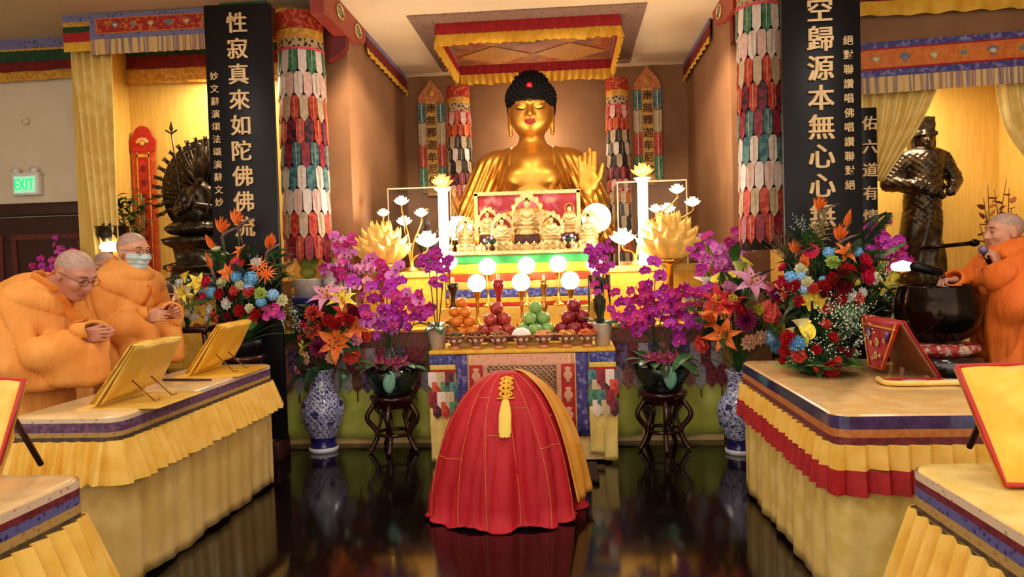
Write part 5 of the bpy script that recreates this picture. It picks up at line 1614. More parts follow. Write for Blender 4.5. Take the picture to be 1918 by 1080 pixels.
tag(MB().lathe([(0.001, 0), (0.1, 0), (0.11, 0.03), (0.04, 0.06), (0.04, q.z-AB-0.13), (0.12, q.z-AB-0.09), (0.001, q.z-AB-0.09)], 24, (1.15, 6.27, AB+0.017)).build('fruit_stand', mTray), 'pale footed fruit stand behind the right lily bouquet', 'stand')
citron('yellow green fingered citron on a footed stand behind the right lily bouquet', 1.15, 6.27, q.z-0.075, 1.2, 1.2)
# ================================================================== draped side tables
def rrect(x0, x1, y0, y1, r, n=6):
    pts = []
    for cx, cy, a0 in ((x1-r, y1-r, 0), (x0+r, y1-r, pi/2), (x0+r, y0+r, pi), (x1-r, y0+r, 1.5*pi)):
        for k in range(n+1):
            a = a0+pi/2*k/n
            pts.append((cx+r*math.cos(a), cy+r*math.sin(a)))
    return pts
def loop_path(pts):
    n = len(pts)
    seg = [0.0]
    for i in range(n):
        a, b2 = pts[i], pts[(i+1) % n]
        seg.append(seg[-1]+math.hypot(b2[0]-a[0], b2[1]-a[1]))
    T = seg[-1]
    def f(u):
        d = (u % 1.0)*T
        lo = 0
        for i in range(n):
            if seg[i+1] >= d:
                lo = i; break
        a, b2 = pts[lo], pts[(lo+1) % n]
        t_ = (d-seg[lo])/max(1e-9, seg[lo+1]-seg[lo])
        dx, dy = (b2[0]-a[0]), (b2[1]-a[1])
        L = math.hypot(dx, dy) or 1
        return (lerp(a[0], b2[0], t_), lerp(a[1], b2[1], t_), dy/L, -dx/L)
    return f, T
def draped_table(label, x0, x1, y0, y1, top, mtop, bands, ruffles, skirt_m, pleat=0.07, skirt_z=0.015):
    cx, cy = (x0+x1)/2, (y0+y1)/2
    t = thing('draped_table', label, 'table', (cx, cy, 0))
    pf, T = loop_path(rrect(x0-cx, x1-cx, y0-cy, y1-cy, 0.07))
    r = random.Random(int(x0*100))
    # top: a slab with a softened rim
    mb = MB()
    outline = [pf(i/96) for i in range(96)]
    v = []
    for dz, ins in ((-0.03, 0.0), (-0.008, 0.0), (0, 0.012)):
        v += [(p[0]-p[2]*ins, p[1]-p[3]*ins, top+dz) for p in outline]
    f = [(i+96*k, (i+1) % 96+96*k, (i+1) % 96+96*(k+1), i+96*(k+1)) for k in range(2) for i in range(96)]
    f.append(tuple(range(192, 288)))
    mb.add(v, f, 0, True)
    mb.build('table_top', mtop, t)
    z = top-0.008
    nu = int(T/0.02)
    for nm, h, m in bands:
        def fn(u, v_, z=z, h=h):
            p = pf(u)
            o = 0.004+0.001*math.sin(u*T*9)
            return (p[0]+p[2]*o, p[1]+p[3]*o, z-h*v_)
        MB().grid(fn, nu, 1, cu=True, smooth=False).build(nm, m, t)
        z -= h
    np_ = max(4, int(T/pleat))
    ph = [r.uniform(-.25, .25) for _ in range(np_+1)]
    z0 = z
    for nm, h, m, flare in ruffles:
        def fn(u, v_, z=z, h=h):
            p = pf(u)
            q = u*np_
            k = q-math.floor(q)
            w_ = k/.78 if k < .78 else (1-k)/.22
            g = (z0-(z-h*v_))
            o = 0.002+w_*(0.022+0.12*g)*(1+ph[int(q) % np_])+flare*g
            return (p[0]+p[2]*o, p[1]+p[3]*o, z-h*v_+0.03*ph[int(q) % np_]*v_*(k < .9))
        MB().grid(fn, np_*12, 5, cu=True, smooth=False).build(nm, m, t, solid=0.003)
        z -= h
    nf = max(5, int(T/0.26))
    def fn(u, v_):
        p = pf(u)
        g = v_
        o = 0.003+(0.005+0.007*g)*(math.sin(2*pi*nf*u+2.2*math.sin(11*u))*0.6+0.5*math.sin(2*pi*nf*1.73*u+1.3*g))-0.012
        return (p[0]+p[2]*o, p[1]+p[3]*o, lerp(z0, skirt_z+0.01*math.sin(u*40), v_))
    MB().grid(fn, nf*18, 12, cu=True).build('skirt', skirt_m, t, solid=0.004)
    return t
mTopL = mat('table_cream_satin', (222, 186, 130), (232, 200, 148), scale=9, rough=0.28, coat=0.3)
mTopR = mat('table_gold_satin', (222, 178, 112), (230, 192, 130), scale=9, rough=0.22, coat=0.5)
mFlor = mat('cream_floral_band', (216, 190, 160), (180, 140, 110), kind='voronoi', scale=40, rough=0.4, lo=0.2, hi=0.1)
mFlor = mat('cream_floral_edging', (176, 136, 110), (222, 198, 170), kind='voronoi', scale=36, rough=0.4, lo=0.12, hi=0.3)
mPurp = mat('plum_band', (84, 52, 86), (120, 84, 116), scale=44, rough=0.45)
mMar = mat('maroon_band', (96, 30, 40), (120, 44, 56), scale=44, rough=0.45)
mGBand = mat('olive_gold_band', (150, 116, 60), (180, 146, 86), kind='voronoi', scale=44, rough=0.5, lo=0.15, hi=0.4)
mDkBand = mat('dark_olive_band', (64, 50, 42), (90, 74, 54), scale=44, rough=0.5)
mNavyS = mat('glossy_navy_band', (48, 36, 84), (66, 52, 108), scale=30, rough=0.14, coat=0.7)
mOrBand = mat('orange_brown_band', (180, 104, 50), (196, 124, 66), scale=40, rough=0.4)
mBlueV = mat('blue_patterned_band', (34, 34, 92), (96, 94, 150), kind='voronoi', scale=46, rough=0.45, lo=0.15, hi=0.4)
mPleatY = mat('golden_pleats', (236, 184, 72), (244, 200, 96), scale=10, rough=0.45)
mSkirtL = mat('champagne_satin', (220, 186, 108), (232, 202, 130), scale=5, rough=0.3)
TL = 0.844
draped_table('long left table with plum bands and pleated yellow frill in front of the bowing monk', -2.64, -2.1, 3.25, 5.05, TL, mTopL,
             [('floral_edging', 0.02, mFlor), ('plum_band', 0.045, mPurp), ('gold_band', 0.022, mGBand), ('dark_band', 0.018, mDkBand)], [('yellow_frill', 0.19, mPleatY, 0.25)], mSkirtL)
draped_table('right table with navy orange and maroon bands and red pleats', 1.09, 1.95, 3.16, 4.85, RTZ, mTopR,
             [('navy_band', 0.055, mNavyS), ('orange_band', 0.034, mOrBand), ('maroon_band', 0.03, mMar)], [('yellow_pleats', 0.105, mPleatY, 0.03), ('red_pleats', 0.10, mRed, 0.03)], mYelP, pleat=0.085)
draped_table('yellow table cut by the right frame edge with floral red and blue bands', 1.06, 1.9, 0.9, 2.42, 0.83, mYel,
             [('floral_edging', 0.026, mFlor), ('red_band', 0.022, mMar), ('blue_band', 0.03, mBlueV), ('gold_band', 0.03, mGBand), ('dark_band', 0.014, mDkBand)], [('yellow_frill', 0.27, mPleatY, 0.2)], mYelP, pleat=0.075)
draped_table('cream table in the lower left corner with floral red and blue bands', -2.5, -1.62, 0.9, 2.33, 0.84, mTopL,
             [('floral_edging', 0.026, mFlor), ('red_band', 0.022, mMar), ('blue_band', 0.03, mBlueV), ('gold_band', 0.03, mGBand), ('dark_band', 0.014, mDkBand)], [('yellow_frill', 0.24, mPleatY, 0.26)], mYelP, pleat=0.07)

# ------------------------------------------------------------------ book rests
mPipe = mat('red_piping', (176, 40, 30), rough=0.5)
mWire = mat('brass_wire', (130, 96, 44), rough=0.35, metal=0.8)
mYelL = mat('lectern_yellow_cloth', (232, 176, 44), (242, 196, 72), kind='noise', scale=7, rough=0.45)
mYelL2 = mat('lectern_pale_yellow_cloth', (222, 176, 70), (236, 196, 96), kind='noise', scale=7, rough=0.45)
def plane_quad(mb, A, B, C, D, n=12, bulge=0.0, m=0):
    "cloth quad A(top-left) B(top-right) C(bottom-right) D(bottom-left)"
    A, B, C, D = map(Vector, (A, B, C, D))
    nrm = (B-A).cross(D-A).normalized()
    return mb.grid(lambda u, v: (A.lerp(B, u)).lerp(D.lerp(C, u), v)+nrm*(bulge*math.sin(pi*u)*math.sin(pi*v)+0.003*math.sin(14*u+5*v)), n, n, m)
def rest(label, bot, topn, topf_px, z, m, cloth_label):
    b_ = onz(bot[0], bot[1], z+0.012)
    tn = at(topn[0], topn[1], b_.y)
    k = at(topf_px, topn[1], 1.0)
    Y2 = tn.x/k.x
    W = max(0.18, min(0.42, Y2-b_.y))
    t = thing('book_rest', label, 'book stand', (b_.x, b_.y, z+0.002))
    o = Vector((b_.x, b_.y, z+0.002))
    up = tn-b_
    far = Vector((0, W, 0))
    n = up.cross(far).normalized()
    if n.z < 0: n = -n
    mb = MB()
    d = 0.012
    P = [Vector((0, 0, 0.01)), up+Vector((0, 0, 0.01)), up+far+Vector((0, 0, 0.01)), far+Vector((0, 0, 0.01))]
    v = P+[p-n*d for p in P]
    mb.add(v, [(0, 1, 2, 3), (7, 6, 5, 4), (0, 4, 5, 1), (1, 5, 6, 2), (2, 6, 7, 3), (3, 7, 4, 0)], 0, False)
    mb.build('board', m, t)
    # cloth thrown over the board: down the back (seen from the aisle) and over the top
    mb = MB()
    e = 0.012
    bk = -n*(d+0.008)
    A, B2 = up*1.02+bk+Vector((0, -e, 0)), up*1.02+bk+far+Vector((0, e, 0))
    C2, D2 = up*0.34+bk*1.6+far+Vector((0, e*2, -0.02)), up*0.12+bk*1.6+Vector((0, -e*2, 0.0))
    plane_quad(mb, A, B2, C2, D2, 14, -0.012)
    f0 = n*0.008
    plane_quad(mb, up*1.02+f0+Vector((0, -e, 0)), up*1.02+f0+far+Vector((0, e, 0)), far+f0+Vector((0, e, 0.012)), f0+Vector((0, -e, 0.012)), 10, 0.004)
    plane_quad(mb, up*1.02+f0+Vector((0, -e, 0)), up*1.02+f0+far+Vector((0, e, 0)), B2, A, 6)
    mb.build('cloth_cover', m, t, solid=0.004)
    MB().tube([f0+Vector((0, -e, 0.012)), up*1.02+f0+Vector((0, -e, 0)), up*1.02+f0+far+Vector((0, e, 0))], 0.005, 6).build('piping', mGoldCloth, t)
    for q in (0.3, 0.7):
        s_ = up*0.45+far*q-n*0.03
        foot = Vector((s_.x+0.12, s_.y, 0.006))
        MB().tube([s_, foot, foot+Vector((0, 0.05, 0))], 0.0035, 6).build('wire_leg', mWire, t)
    tag(MB().box((0, 0, 0), (abs(up.x)+0.20, W+0.06, 0.004), 0, TRS((b_.x+abs(up.x)*0.5+0.03, b_.y+W/2, z+0.002))).build('table_mat', m), cloth_label, 'mat')
    for ch in t.children: ch.location.z += 0.004
    return t
rest('yellow cloth covered book rest on the left table before the bowing monk', (175, 760), (250, 645), 333, TL, mYelL2, 'yellow cloth mat under the book rest before the bowing monk')
rest('bright yellow covered book rest at the far end of the left table', (352, 702), (410, 609), 474, TL, mYelL, 'yellow cloth mat under the book rest at the far end of the left table')
q0, q1 = onz(305, 711, TL+0.012), onz(396, 711, TL+0.012)
tag(MB().tube([q0, q0.lerp(q1, .5), q1], [0.007, 0.009, 0.006], 8).build('wooden_baton', mDkWood), 'thin dark wooden baton lying on the left table between the two book rests', 'baton')

# red embroidered book rest on the right table
b_ = onz(1757, 705, RTZ+0.01)
tn = at(1690, 600, b_.y)
k = at(1613, 588, 1.0)
W = min(0.5, tn.x/k.x-b_.y)
t = thing('book_rest', 'red embroidered cloth covered book rest on the right table', 'book stand', (b_.x, b_.y, RTZ+0.004))
o = b_
up, far = tn-b_, Vector((0, W, 0))
n = up.cross(far).normalized()
if n.z < 0: n = -n
mb = MB()
P = [Vector((0, 0, 0.006)), up, up+far, far+Vector((0, 0, 0.006))]
v = P+[p-n*0.014 for p in P]
mb.add(v, [(0, 1, 2, 3), (7, 6, 5, 4), (0, 4, 5, 1), (1, 5, 6, 2), (2, 6, 7, 3), (3, 7, 4, 0)], 0, False)
mb.build('board', mat('brown_book_board', (120, 66, 36), (136, 80, 46), scale=10, rough=0.5), t)
mRedEm = mat('red_embroidered_cloth', (178, 26, 30), (186, 34, 34), scale=20, rough=0.5)
mb = MB()
plane_quad(mb, up+n*0.008+Vector((0, -0.012, 0)), up+n*0.008+far+Vector((0, 0.012, 0)), far+n*0.008+Vector((0, 0.012, 0)), n*0.008+Vector((0, -0.012, 0)), 10, 0.003)
mb.build('red_cover', mRedEm, t, solid=0.005)
A, B2 = up-n*0.018+far, up-n*0.018
bl, br_ = at(1628, 702, b_.y+W*0.7)-b_, at(1655, 712, b_.y+W*0.35)-b_
bl.z = max(bl.z, 0.01); br_.z = max(br_.z, 0.01)
mb = MB(); plane_quad(mb, A+Vector((0, 0.01, 0.01)), B2+Vector((0, -0.01, 0.01)), br_, bl, 12, 0.006)
fl = mb.build('hanging_flap', mRedEm, t, solid=0.004)
nf_ = (B2-A).cross(bl-A).normalized()
if nf_.x > 0: nf_ = -nf_
def fp(u, v): return (A.lerp(B2, u)).lerp(bl.lerp(br_, u), v)+nf_*0.008
MB().tube([fp(.04, .04), fp(.1, .96), fp(.9, .96), fp(.96, .04)], 0.004, 6).build('gold_edging', mGoldCloth, fl)
MB().tube([fp(.02, .14), fp(.98, .14)], 0.006, 6).build('gold_stripe', mGoldCloth, fl)
for u, v, s in ((.5, .45, .03), (.75, .4, .016), (.28, .5, .016), (.5, .72, .026), (.35, .78, .014), (.68, .7, .014)):
    mb = MB()
    for j in range(6):
        a = 2*pi*j/6
        mb.ell(fp(u, v)+Vector((0, math.cos(a)*s*.6, math.sin(a)*s*.6)), (0.004, s*.35, s*.35), 8, 5)
    mb.build('embroidered_flower', mGoldD, fl)
for u in (.2, .8):
    mb = MB()
    plane_quad(mb, fp(u-.07, .2), fp(u+.07, .2), fp(u+.02, .42), fp(u-.02, .42), 4)
    mb.build('embroidered_patch', mBlueBr, fl, solid=0.003)
c0, c1 = onz(1652, 716, RTZ+.004), onz(1812, 724, RTZ+.004)
t = thing('altar_runner', 'red cloth with silver motifs and rolled yellow edge lying on the right table', 'cloth', ((c0.x+c1.x)/2, c0.y-0.02, RTZ+0.002))
Lr = c1.x-c0.x
MB().box((0, 0, 0.008), (Lr, 0.16, 0.012), 0, None, 0.005).build('red_cloth', mRedEm, t)
MB().tube(bez([(-Lr/2, 0.07, 0.014), (-Lr/2-0.015, -0.04, 0.014), (-Lr/2+0.03, -0.085, 0.014), (0, -0.09, 0.014), (Lr/2, -0.085, 0.014)], 40), 0.014, 8).build('yellow_edge', mYel, t)
for k in range(2):
    MB().prism([(-.06, 0), (0, .025), (.06, 0), (0, -.025)], 0.004, 0, TRS((0, 0, 0), (pi/2, 0, 0))).build('silver_motif', mat('silver_thread', (180, 180, 190), (210, 210, 214), scale=60, rough=0.4), t, (-0.03+0.19*k, -0.02, 0.017))

def pillow_rest(label, A, B2, C2, D2, m, z, page=None):
    "padded yellow book rest leaning back, corners in world space"
    o = Vector((D2.x, D2.y, z+0.003))
    t = thing('book_rest', label, 'book stand', o)
    A, B2, C2, D2 = [p-o for p in (A, B2, C2, D2)]
    n = (B2-A).cross(D2-A).normalized()
    if n.y > 0: n = -n
    mb = MB()
    plane_quad(mb, A, B2, C2, D2, 14, 0.0)
    off = n*0.03
    mb2 = MB()
    mb2.grid(lambda u, v: (A.lerp(B2, u)).lerp(D2.lerp(C2, u), v)+n*(0.022*(math.sin(pi*u)*math.sin(pi*v))**.35+0.004*math.sin(24*v+9*u)*math.sin(pi*u)), 26, 26)
    mb2.grid(lambda u, v: (A.lerp(B2, u)).lerp(D2.lerp(C2, u), v)-n*0.02, 2, 2)
    mb2.build('padded_cover', m, t)
    MB().tube([A, A.lerp(D2, .33), A.lerp(D2, .66), D2, C2, B2, A], 0.008, 8).build('piping', mPipe, t)
    MB().tube([A.lerp(B2, .5)-n*.02, Vector((A.lerp(B2, .5).x-n.x*.2, A.lerp(B2, .5).y-n.y*.26, 0.004))], 0.01, 8).build('prop_leg', mDkWood, t)
    if page:
        P = [A.lerp(B2, page[0]).lerp(D2.lerp(C2, page[0]), page[2]), A.lerp(B2, page[1]).lerp(D2.lerp(C2, page[1]), page[2]), A.lerp(B2, page[1]).lerp(D2.lerp(C2, page[1]), page[3]), A.lerp(B2, page[0]).lerp(D2.lerp(C2, page[0]), page[3])]
        mb = MB()
        v = [p+n*0.036 for p in P]+[p+n*0.024 for p in P]
        mb.add(v, [(0, 1, 2, 3), (7, 6, 5, 4), (0, 4, 5, 1), (1, 5, 6, 2), (2, 6, 7, 3), (3, 7, 4, 0)], 0, False)
        tag(mb.build('prayer_sheet', mat('sheet_paper', (206, 190, 186), rough=0.6), None, o), 'pale printed sheet lying on the yellow book rest at the right frame edge', 'paper')
    return t
D_ = onz(1884, 908, 0.842)
pillow_rest('yellow padded book rest with red piping at the right frame edge', at(1792, 686, D_.y+0.22), at(1985, 678, D_.y+0.24), Vector((D_.x+0.30, D_.y-0.02, D_.z)), D_, mYelL, 0.83, (.62, .98, .08, .5))
D_ = Vector((-1.80, 2.02, 0.852))
pillow_rest('yellow padded book rest with red piping in the lower left corner', at(-90, 704, 2.2), at(44, 712, 2.2), at(-2, 868, 2.02), Vector((-2.04, 2.0, 0.852)), mYelL2, 0.84)

# ------------------------------------------------------------------ singing bowl on its cushion and stand
Yg = 4.6
g = at(1755, 533, Yg)
gx = g.x
mBowl = mat('dark_bowl_bronze', (30, 22, 18), (42, 32, 24), scale=8, rough=0.13, metal=0.85)
t = thing('bowl_stand', 'round black lacquer stand under the great bronze bowl', 'stand', (gx, Yg, 0))
MB().lathe([(0.001, 0), (0.235, 0), (0.235, 0.04), (0.22, 0.07), (0.21, 0.3), (0.215, 0.56), (0.23, 0.62), (0.23, 0.68), (0.21, 0.70), (0.21, 0.75), (0.24, 0.79), (0.24, 0.86), (0.225, 0.885), (0.001, 0.885)], 40).build('stand_body', mat('black_gloss_lacquer', (18, 10, 10), (26, 14, 14), rough=0.15, coat=0.6), t)
mRb = mat('red_gilt_carving', (150, 30, 30), (190, 120, 60), scale=30, rough=0.4)
for k in range(10):
    a = 2*pi*k/10
    MB().ell((0.238*math.sin(a), -0.238*math.cos(a), 0.825), (0.03, 0.008, 0.012), 10, 6, 0, Matrix.Rotation(0, 4, 'Z')).build('carved_cartouche', mRb, t)
t = thing('bowl_cushion', 'round cushion of red and silver brocade under the great bronze bowl', 'cushion', (gx, Yg, 0.887))
MB().lathe([(0.001, 0), (0.19, 0.0), (0.225, 0.03), (0.215, 0.06), (0.16, 0.072), (0.001, 0.068)], 40, m=[0, 0, 0, 0, 0]).build('pad', mat('cushion_brocade', (150, 34, 34), (196, 170, 150), kind='noise', scale=26, rough=0.45, lo=0.5, hi=0.6), t)
hb = g.z-0.96
prb = [(0.001, 0.0), (0.10, 0.0), (0.17, 0.03), (0.222, 0.10), (0.236, 0.18), (0.228, 0.26), (0.21, hb-0.015), (0.212, hb), (0.20, hb), (0.198, hb-0.02), (0.215, 0.2), (0.15, 0.05), (0.001, 0.02)]
tag(MB().lathe(prb, 56).build('singing_bowl', mBowl, None, (gx, Yg, 0.96)), 'great dark bronze singing bowl on a red cushion at the right', 'bowl')

# lit white lamp near the bowl
p = at(1690, 499, 5.0)
t = thing('table_lamp', 'white lit cloud shaped lamp on a thin stand beside the bronze bowl', 'lamp', (p.x, 5.0, 0))
MB().lathe([(0.001, 0), (0.12, 0), (0.11, 0.03), (0.02, 0.06), (0.014, p.z-0.05), (0.05, p.z-0.03), (0.001, p.z-0.03)], 20).build('stem', mBrass, t)
mb = MB()
for k in range(7):
    a = 2*pi*k/7
    mb.ell((0.04*math.cos(a), 0.03*math.sin(a), p.z), (0.03, 0.03, 0.028), 12, 8)
mb.ell((0, 0, p.z+0.005), (0.045, 0.04, 0.034), 14, 8)
mb.build('shade', mGlobe, t)

# ------------------------------------------------------------------ left shrine: altar, scroll, bronze bodhisattva
t = thing('shrine_altar', 'yellow draped side altar under the many armed bronze statue', 'altar', (-3.29, 6.42, 0))
MB().box((0, 0.02, 0.69), (1.44, 0.6, 1.38)).build('body', mAltCream, t)
ruffle_mb((-0.73, -0.30, 0), (0.73, -0.30, 0), 0.02, 1.36, 0.012, 16).build('front_cloth', mYelB, t)
MB().box((0, 0, 1.39), (1.5, 0.66, 0.03), 0, None, 0.008).build('top_board', mGoldCloth, t)
ruffle_mb((-0.75, -0.335, 0), (0.75, -0.335, 0), 1.28, 1.375, 0.008, 30).build('gold_fringe', mGoldBr, t)
SZ = 1.407
# red memorial scroll
p = at(266, 236, 6.77)
t = thing('hanging_scroll', 'red hanging scroll with lobed top and gold lined panel on the yellow wall', 'scroll', p)
mScR = mat('scroll_red', (176, 34, 26), (190, 46, 34), scale=24, rough=0.6)
mScO = mat('scroll_orange', (190, 80, 34), (206, 100, 50), scale=24, rough=0.6)
pts = [(0.09*math.cos(a)+0.0, -0.1+0.1*math.sin(a)) for a in [pi*k/10 for k in range(11)]]
pts = [(0.12, -0.24), (0.13, -0.14), (0.10, -0.1)]+pts[0:]+[(-0.10, -0.1), (-0.13, -0.14), (-0.12, -0.24)]
MB().prism(pts, 0.02).build('lobed_top', mScR, t)
mb = MB()
for k in range(5):
    a = pi*(k+.5)/5
    mb.ell((0.045*math.cos(a), -0.014, -0.16+0.035*math.sin(a)), (0.022, 0.006, 0.018), 8, 6)
mb.ell((0, -0.014, -0.165), (0.026, 0.006, 0.022), 8, 6).build('gold_emblem', mGoldD, t)
MB().box((0, -0.002, -0.85), (0.15, 0.012, 1.24)).build('panel', mScR, t)
for s in (-1, 1):
    MB().box((s*0.058, -0.010, -0.85), (0.012, 0.006, 1.2)).build('gold_line', mGoldCloth, t)
    MB().box((s*0.095, 0.004, -0.8), (0.045, 0.01, 1.14)).build('side_streamer', mScO, t)
MB().box((0, -0.010, -0.28), (0.13, 0.006, 0.03)).build('gold_line', mGoldCloth, t)
for k in range(7):
    q = MB().ell((0, 0, 0), (0.028, 0.004, 0.03), 12, 6).build('woven_roundel', mDkRed, t, (0, -0.011, -0.40-0.13*k))

def guanyin():
    Yk = 6.32
    c = at(376, 315, Yk)
    t = thing('bronze_statue', 'dark bronze many armed seated bodhisattva statue in the left shrine', 'statue', (c.x, Yk, SZ))
    zf = c.z-SZ
    bz = zf-0.60     # top of the lotus seat
    MB().lathe([(0.001, 0), (0.40, 0), (0.40, 0.03), (0.30, 0.06), (0.29, 0.10), (0.36, 0.13), (0.36, 0.16), (0.25, 0.19), (0.27, bz-0.10), (0.34, bz-0.06), (0.36, bz-0.02), (0.30, bz), (0.001, bz)], 32, sy=0.72, wob=lambda a, i: 1+0.04*abs(math.sin(8*a)) if i in (9, 10) else 1).build('lotus_pedestal', mBronze, t)
    def f(p):
        p = p-np.array((0, 0, bz), np.float32)
        d = s_ell(p, (0, -0.04, 0.07), (0.32, 0.2, 0.08))
        d = s_un(d, s_cap(p, (0, 0.02, 0.12), (0, 0, 0.36), 0.125, 0.12), 0.06)
        for s in (-1, 1):
            d = s_un(d, s_path(p, [(s*0.13, 0, 0.40), (s*0.22, -0.03, 0.22), (s*0.04, -0.16, 0.26)], [0.048, 0.042, 0.028]), 0.03)
            d = s_un(d, s_cap(p, (s*0.03, -0.17, 0.26), (s*0.01, -0.17, 0.35), 0.022, 0.01), 0.015)
        d = s_un(d, s_cap(p, (0, 0, 0.42), (0, -0.01, 0.52), 0.045, 0.04), 0.03)
        d = s_un(d, s_ell(p, (0, -0.02, 0.60), (0.066, 0.076, 0.088)), 0.02)
        d = s_un(d, s_cap(p, (0, -0.09, 0.61), (0, -0.10, 0.585), 0.007, 0.011), 0.012)
        d = s_un(d, s_cap(p, (0, 0.0, 0.68), (0, 0.0, 0.80), 0.06, 0.025), 0.02)
        d = d+0.004*np.sin(p[:, 0]*60+20*p[:, 2])*np.sin(p[:, 2]*45)
        return d
    sdf_mb(f, (-0.42, -0.3, bz-0.05), (0.42, 0.25, bz+0.95), 0.011).build('figure', mBronze, t)
    arm = MB().tube([(0, 0, 0), (0.5, 0.01, 0.03), (0.86, 0, 0)], [0.032, 0.026, 0.02], 7).ell((0.92, 0, 0), (0.07, 0.022, 0.04), 8, 6)
    for k in range(3):
        arm.tube([(0.96, 0, -0.02+0.02*k), (1.04, -0.02, -0.03+0.03*k)], 0.012, 5)
    arm = arm.mesh('arm', mBronze)
    for ring, (n, L, y) in enumerate(((15, 0.30, 0.05), (19, 0.40, 0.08), (23, 0.50, 0.11))):
        for k in range(n):
            a = -0.35+(pi+0.7)*k/(n-1)
            inst(arm, 'arm', t, TRS((0, y, bz+0.38), (0.4*math.sin(k*2), -a, 0), (L, L, L)))
    MB().lathe([(0.001, 0), (0.44, 0), (0.44, 0.015), (0.001, 0.02)], 40, M=TRS((0, 0.15, bz+0.42), (pi/2, 0, 0)), sy=1.05).build('back_disc', mBronze, t)
    a0, a1 = at(346, 418, Yk-0.2), at(321, 248, Yk-0.2)
    o = Vector((c.x, Yk, SZ))
    sp = MB().tube([a0-o, a1-o], 0.007, 8)
    sp.lathe([(0.001, 0), (0.018, 0.03), (0.001, 0.1)], 8, M=TRS(a1-o))
    sp.tube([a1-o+Vector((-0.05, 0, 0.02)), a1-o+Vector((0, 0, -0.01)), a1-o+Vector((0.05, 0, 0.02))], 0.008, 6)
    sp.build('spear', mBronze, t)
    a0 = at(384, 418, Yk-0.22)-o
    MB().tube([a0, a0+Vector((0.07, 0, 0.26))], 0.009, 8).build('staff', mBronze, t)
guanyin()
# incense burner, bamboo and the lit dome lamp at its left
p = at(212, 452, 6.25)
t = thing('incense_burner', 'bronze footed incense burner with pointed lid on the left side altar', 'burner', (p.x, 6.25, SZ))
h = p.z-SZ
MB().lathe([(0.001, 0), (0.12, 0), (0.10, 0.03), (0.05, 0.06), (0.05, h-0.05), (0.11, h), (0.14, h+0.06), (0.13, h+0.12), (0.15, h+0.13), (0.001, h+0.13)], 24).build('body', mBronze, t)
MB().lathe([(0.12, h+0.13), (0.06, h+0.18), (0.05, h+0.2), (0.06, h+0.21), (0.03, h+0.25), (0.012, h+0.29), (0.001, h+0.33)], 20).build('lid', mBronze, t)
p = at(262, 420, 6.5)
t = thing('potted_bamboo', 'leafy green bamboo stems in a bronze pot on the left side altar', 'plant', (p.x, 6.5, SZ))
MB().lathe([(0.001, 0), (0.08, 0), (0.1, 0.16), (0.001, 0.14)], 20).build('pot', mBronze, t)
mBam = mat('bamboo_green', (110, 116, 56), (140, 140, 80), scale=10, rough=0.5)
for k, (px, py) in enumerate(((192, 378), (205, 370), (222, 375), (240, 378), (250, 362), (228, 385), (212, 384), (256, 380), (236, 430), (246, 424))):
    q = at(px+14, py, 6.42)-Vector((p.x, 6.5, SZ))
    MB().tube(bez([(0.02*math.cos(k), 0.02*math.sin(k), 0.14), (q.x*.6, q.y*.5, q.z*.55), q], 10), 0.006, 5).build('stem', mBam, t)
    for j in range(6):
        a = j*1.3+k
        put(t, 'leaf', 'lime', Vector((q.x*.8, q.y*.8, q.z*.75)).lerp(q, j/5), (math.cos(a), math.sin(a)*.5, .4), 0.11)
p = at(200, 468, 6.1)
t = thing('dome_lamp', 'white lit dome lamp on the left side altar behind the third monk', 'lamp', (p.x, 6.15, SZ))
MB().lathe([(0.001, 0), (0.06, 0), (0.055, 0.02), (0.02, 0.04), (0.02, p.z-SZ), (0.08, p.z-SZ+0.005), (0.001, p.z-SZ+0.005)], 20).build('stem', mBrass, t)
MB().ell((0, 0, p.z-SZ+0.03), (0.085, 0.085, 0.045), 20, 10).build('shade', mGlobe, t)

# dark side table with drum and jar between the masked monk and the couplet board
q0, q1 = at(287, 612, 5.3), at(403, 612, 5.3)
t = thing('side_table', 'small dark side table with curved legs behind the left table', 'table', ((q0.x+q1.x)/2, 5.3, 0))
zt = q0.z-0.002
hw = (q1.x-q0.x)/2
MB().box((0, 0, zt-0.02), (hw*2, 0.30, 0.04), 0, None, 0.01).build('table_top', mLacq, t)
MB().box((0, 0, zt-0.34), (hw*1.8, 0.27, 0.02), 0, None, 0.006).build('lower_shelf', mLacq, t)
for sx_ in (-1, 1):
    for sy_ in (-1, 1):
        MB().tube(bez([(sx_*hw*.9, sy_*.12, zt-.04), (sx_*hw*1.0, sy_*.135, zt*.7), (sx_*hw*.85, sy_*.11, zt*.3), (sx_*hw*1.0, sy_*.13, 0.015)], 16), 0.02, 8).build('leg', mLacq, t)
p = at(306, 549, 5.3)
t = thing('temple_drum', 'round brown temple drum with cream stripes beside the masked monk', 'drum', (p.x, 5.3, zt+0.002))
mDr = mat('drum_brown', (92, 56, 46), (112, 70, 56), scale=12, rough=0.5)
hz = p.z-zt
MB().ell((0, 0, hz), (0.075, 0.075, 0.09), 20, 14).lathe([(0.001, 0), (0.05, 0), (0.05, 0.02), (0.03, 0.05), (0.035, hz-0.08), (0.001, hz-0.07)], 16).build('drum_body', mDr, t)
mSt = mat('drum_stripe_cream', (214, 196, 180), rough=0.5)
for k in range(5):
    z = -0.06+0.03*k
    rr = 0.078*math.sqrt(max(0.01, 1-(z/0.093)**2))
    MB().tube([(rr*math.cos(2*pi*j/24), rr*math.sin(2*pi*j/24), 0) for j in range(25)], 0.006, 6, 0, TRS((0, 0, hz), (0.3, 0.9, 0)) @ TRS((0, 0, z))).build('stripe', mSt, t)
mIri = mat('iridescent_glass', (60, 70, 150), (190, 70, 120), kind='noise', scale=9, rough=0.1, metal=0.7, c3=(90, 170, 200), lo=0.4, hi=0.52)
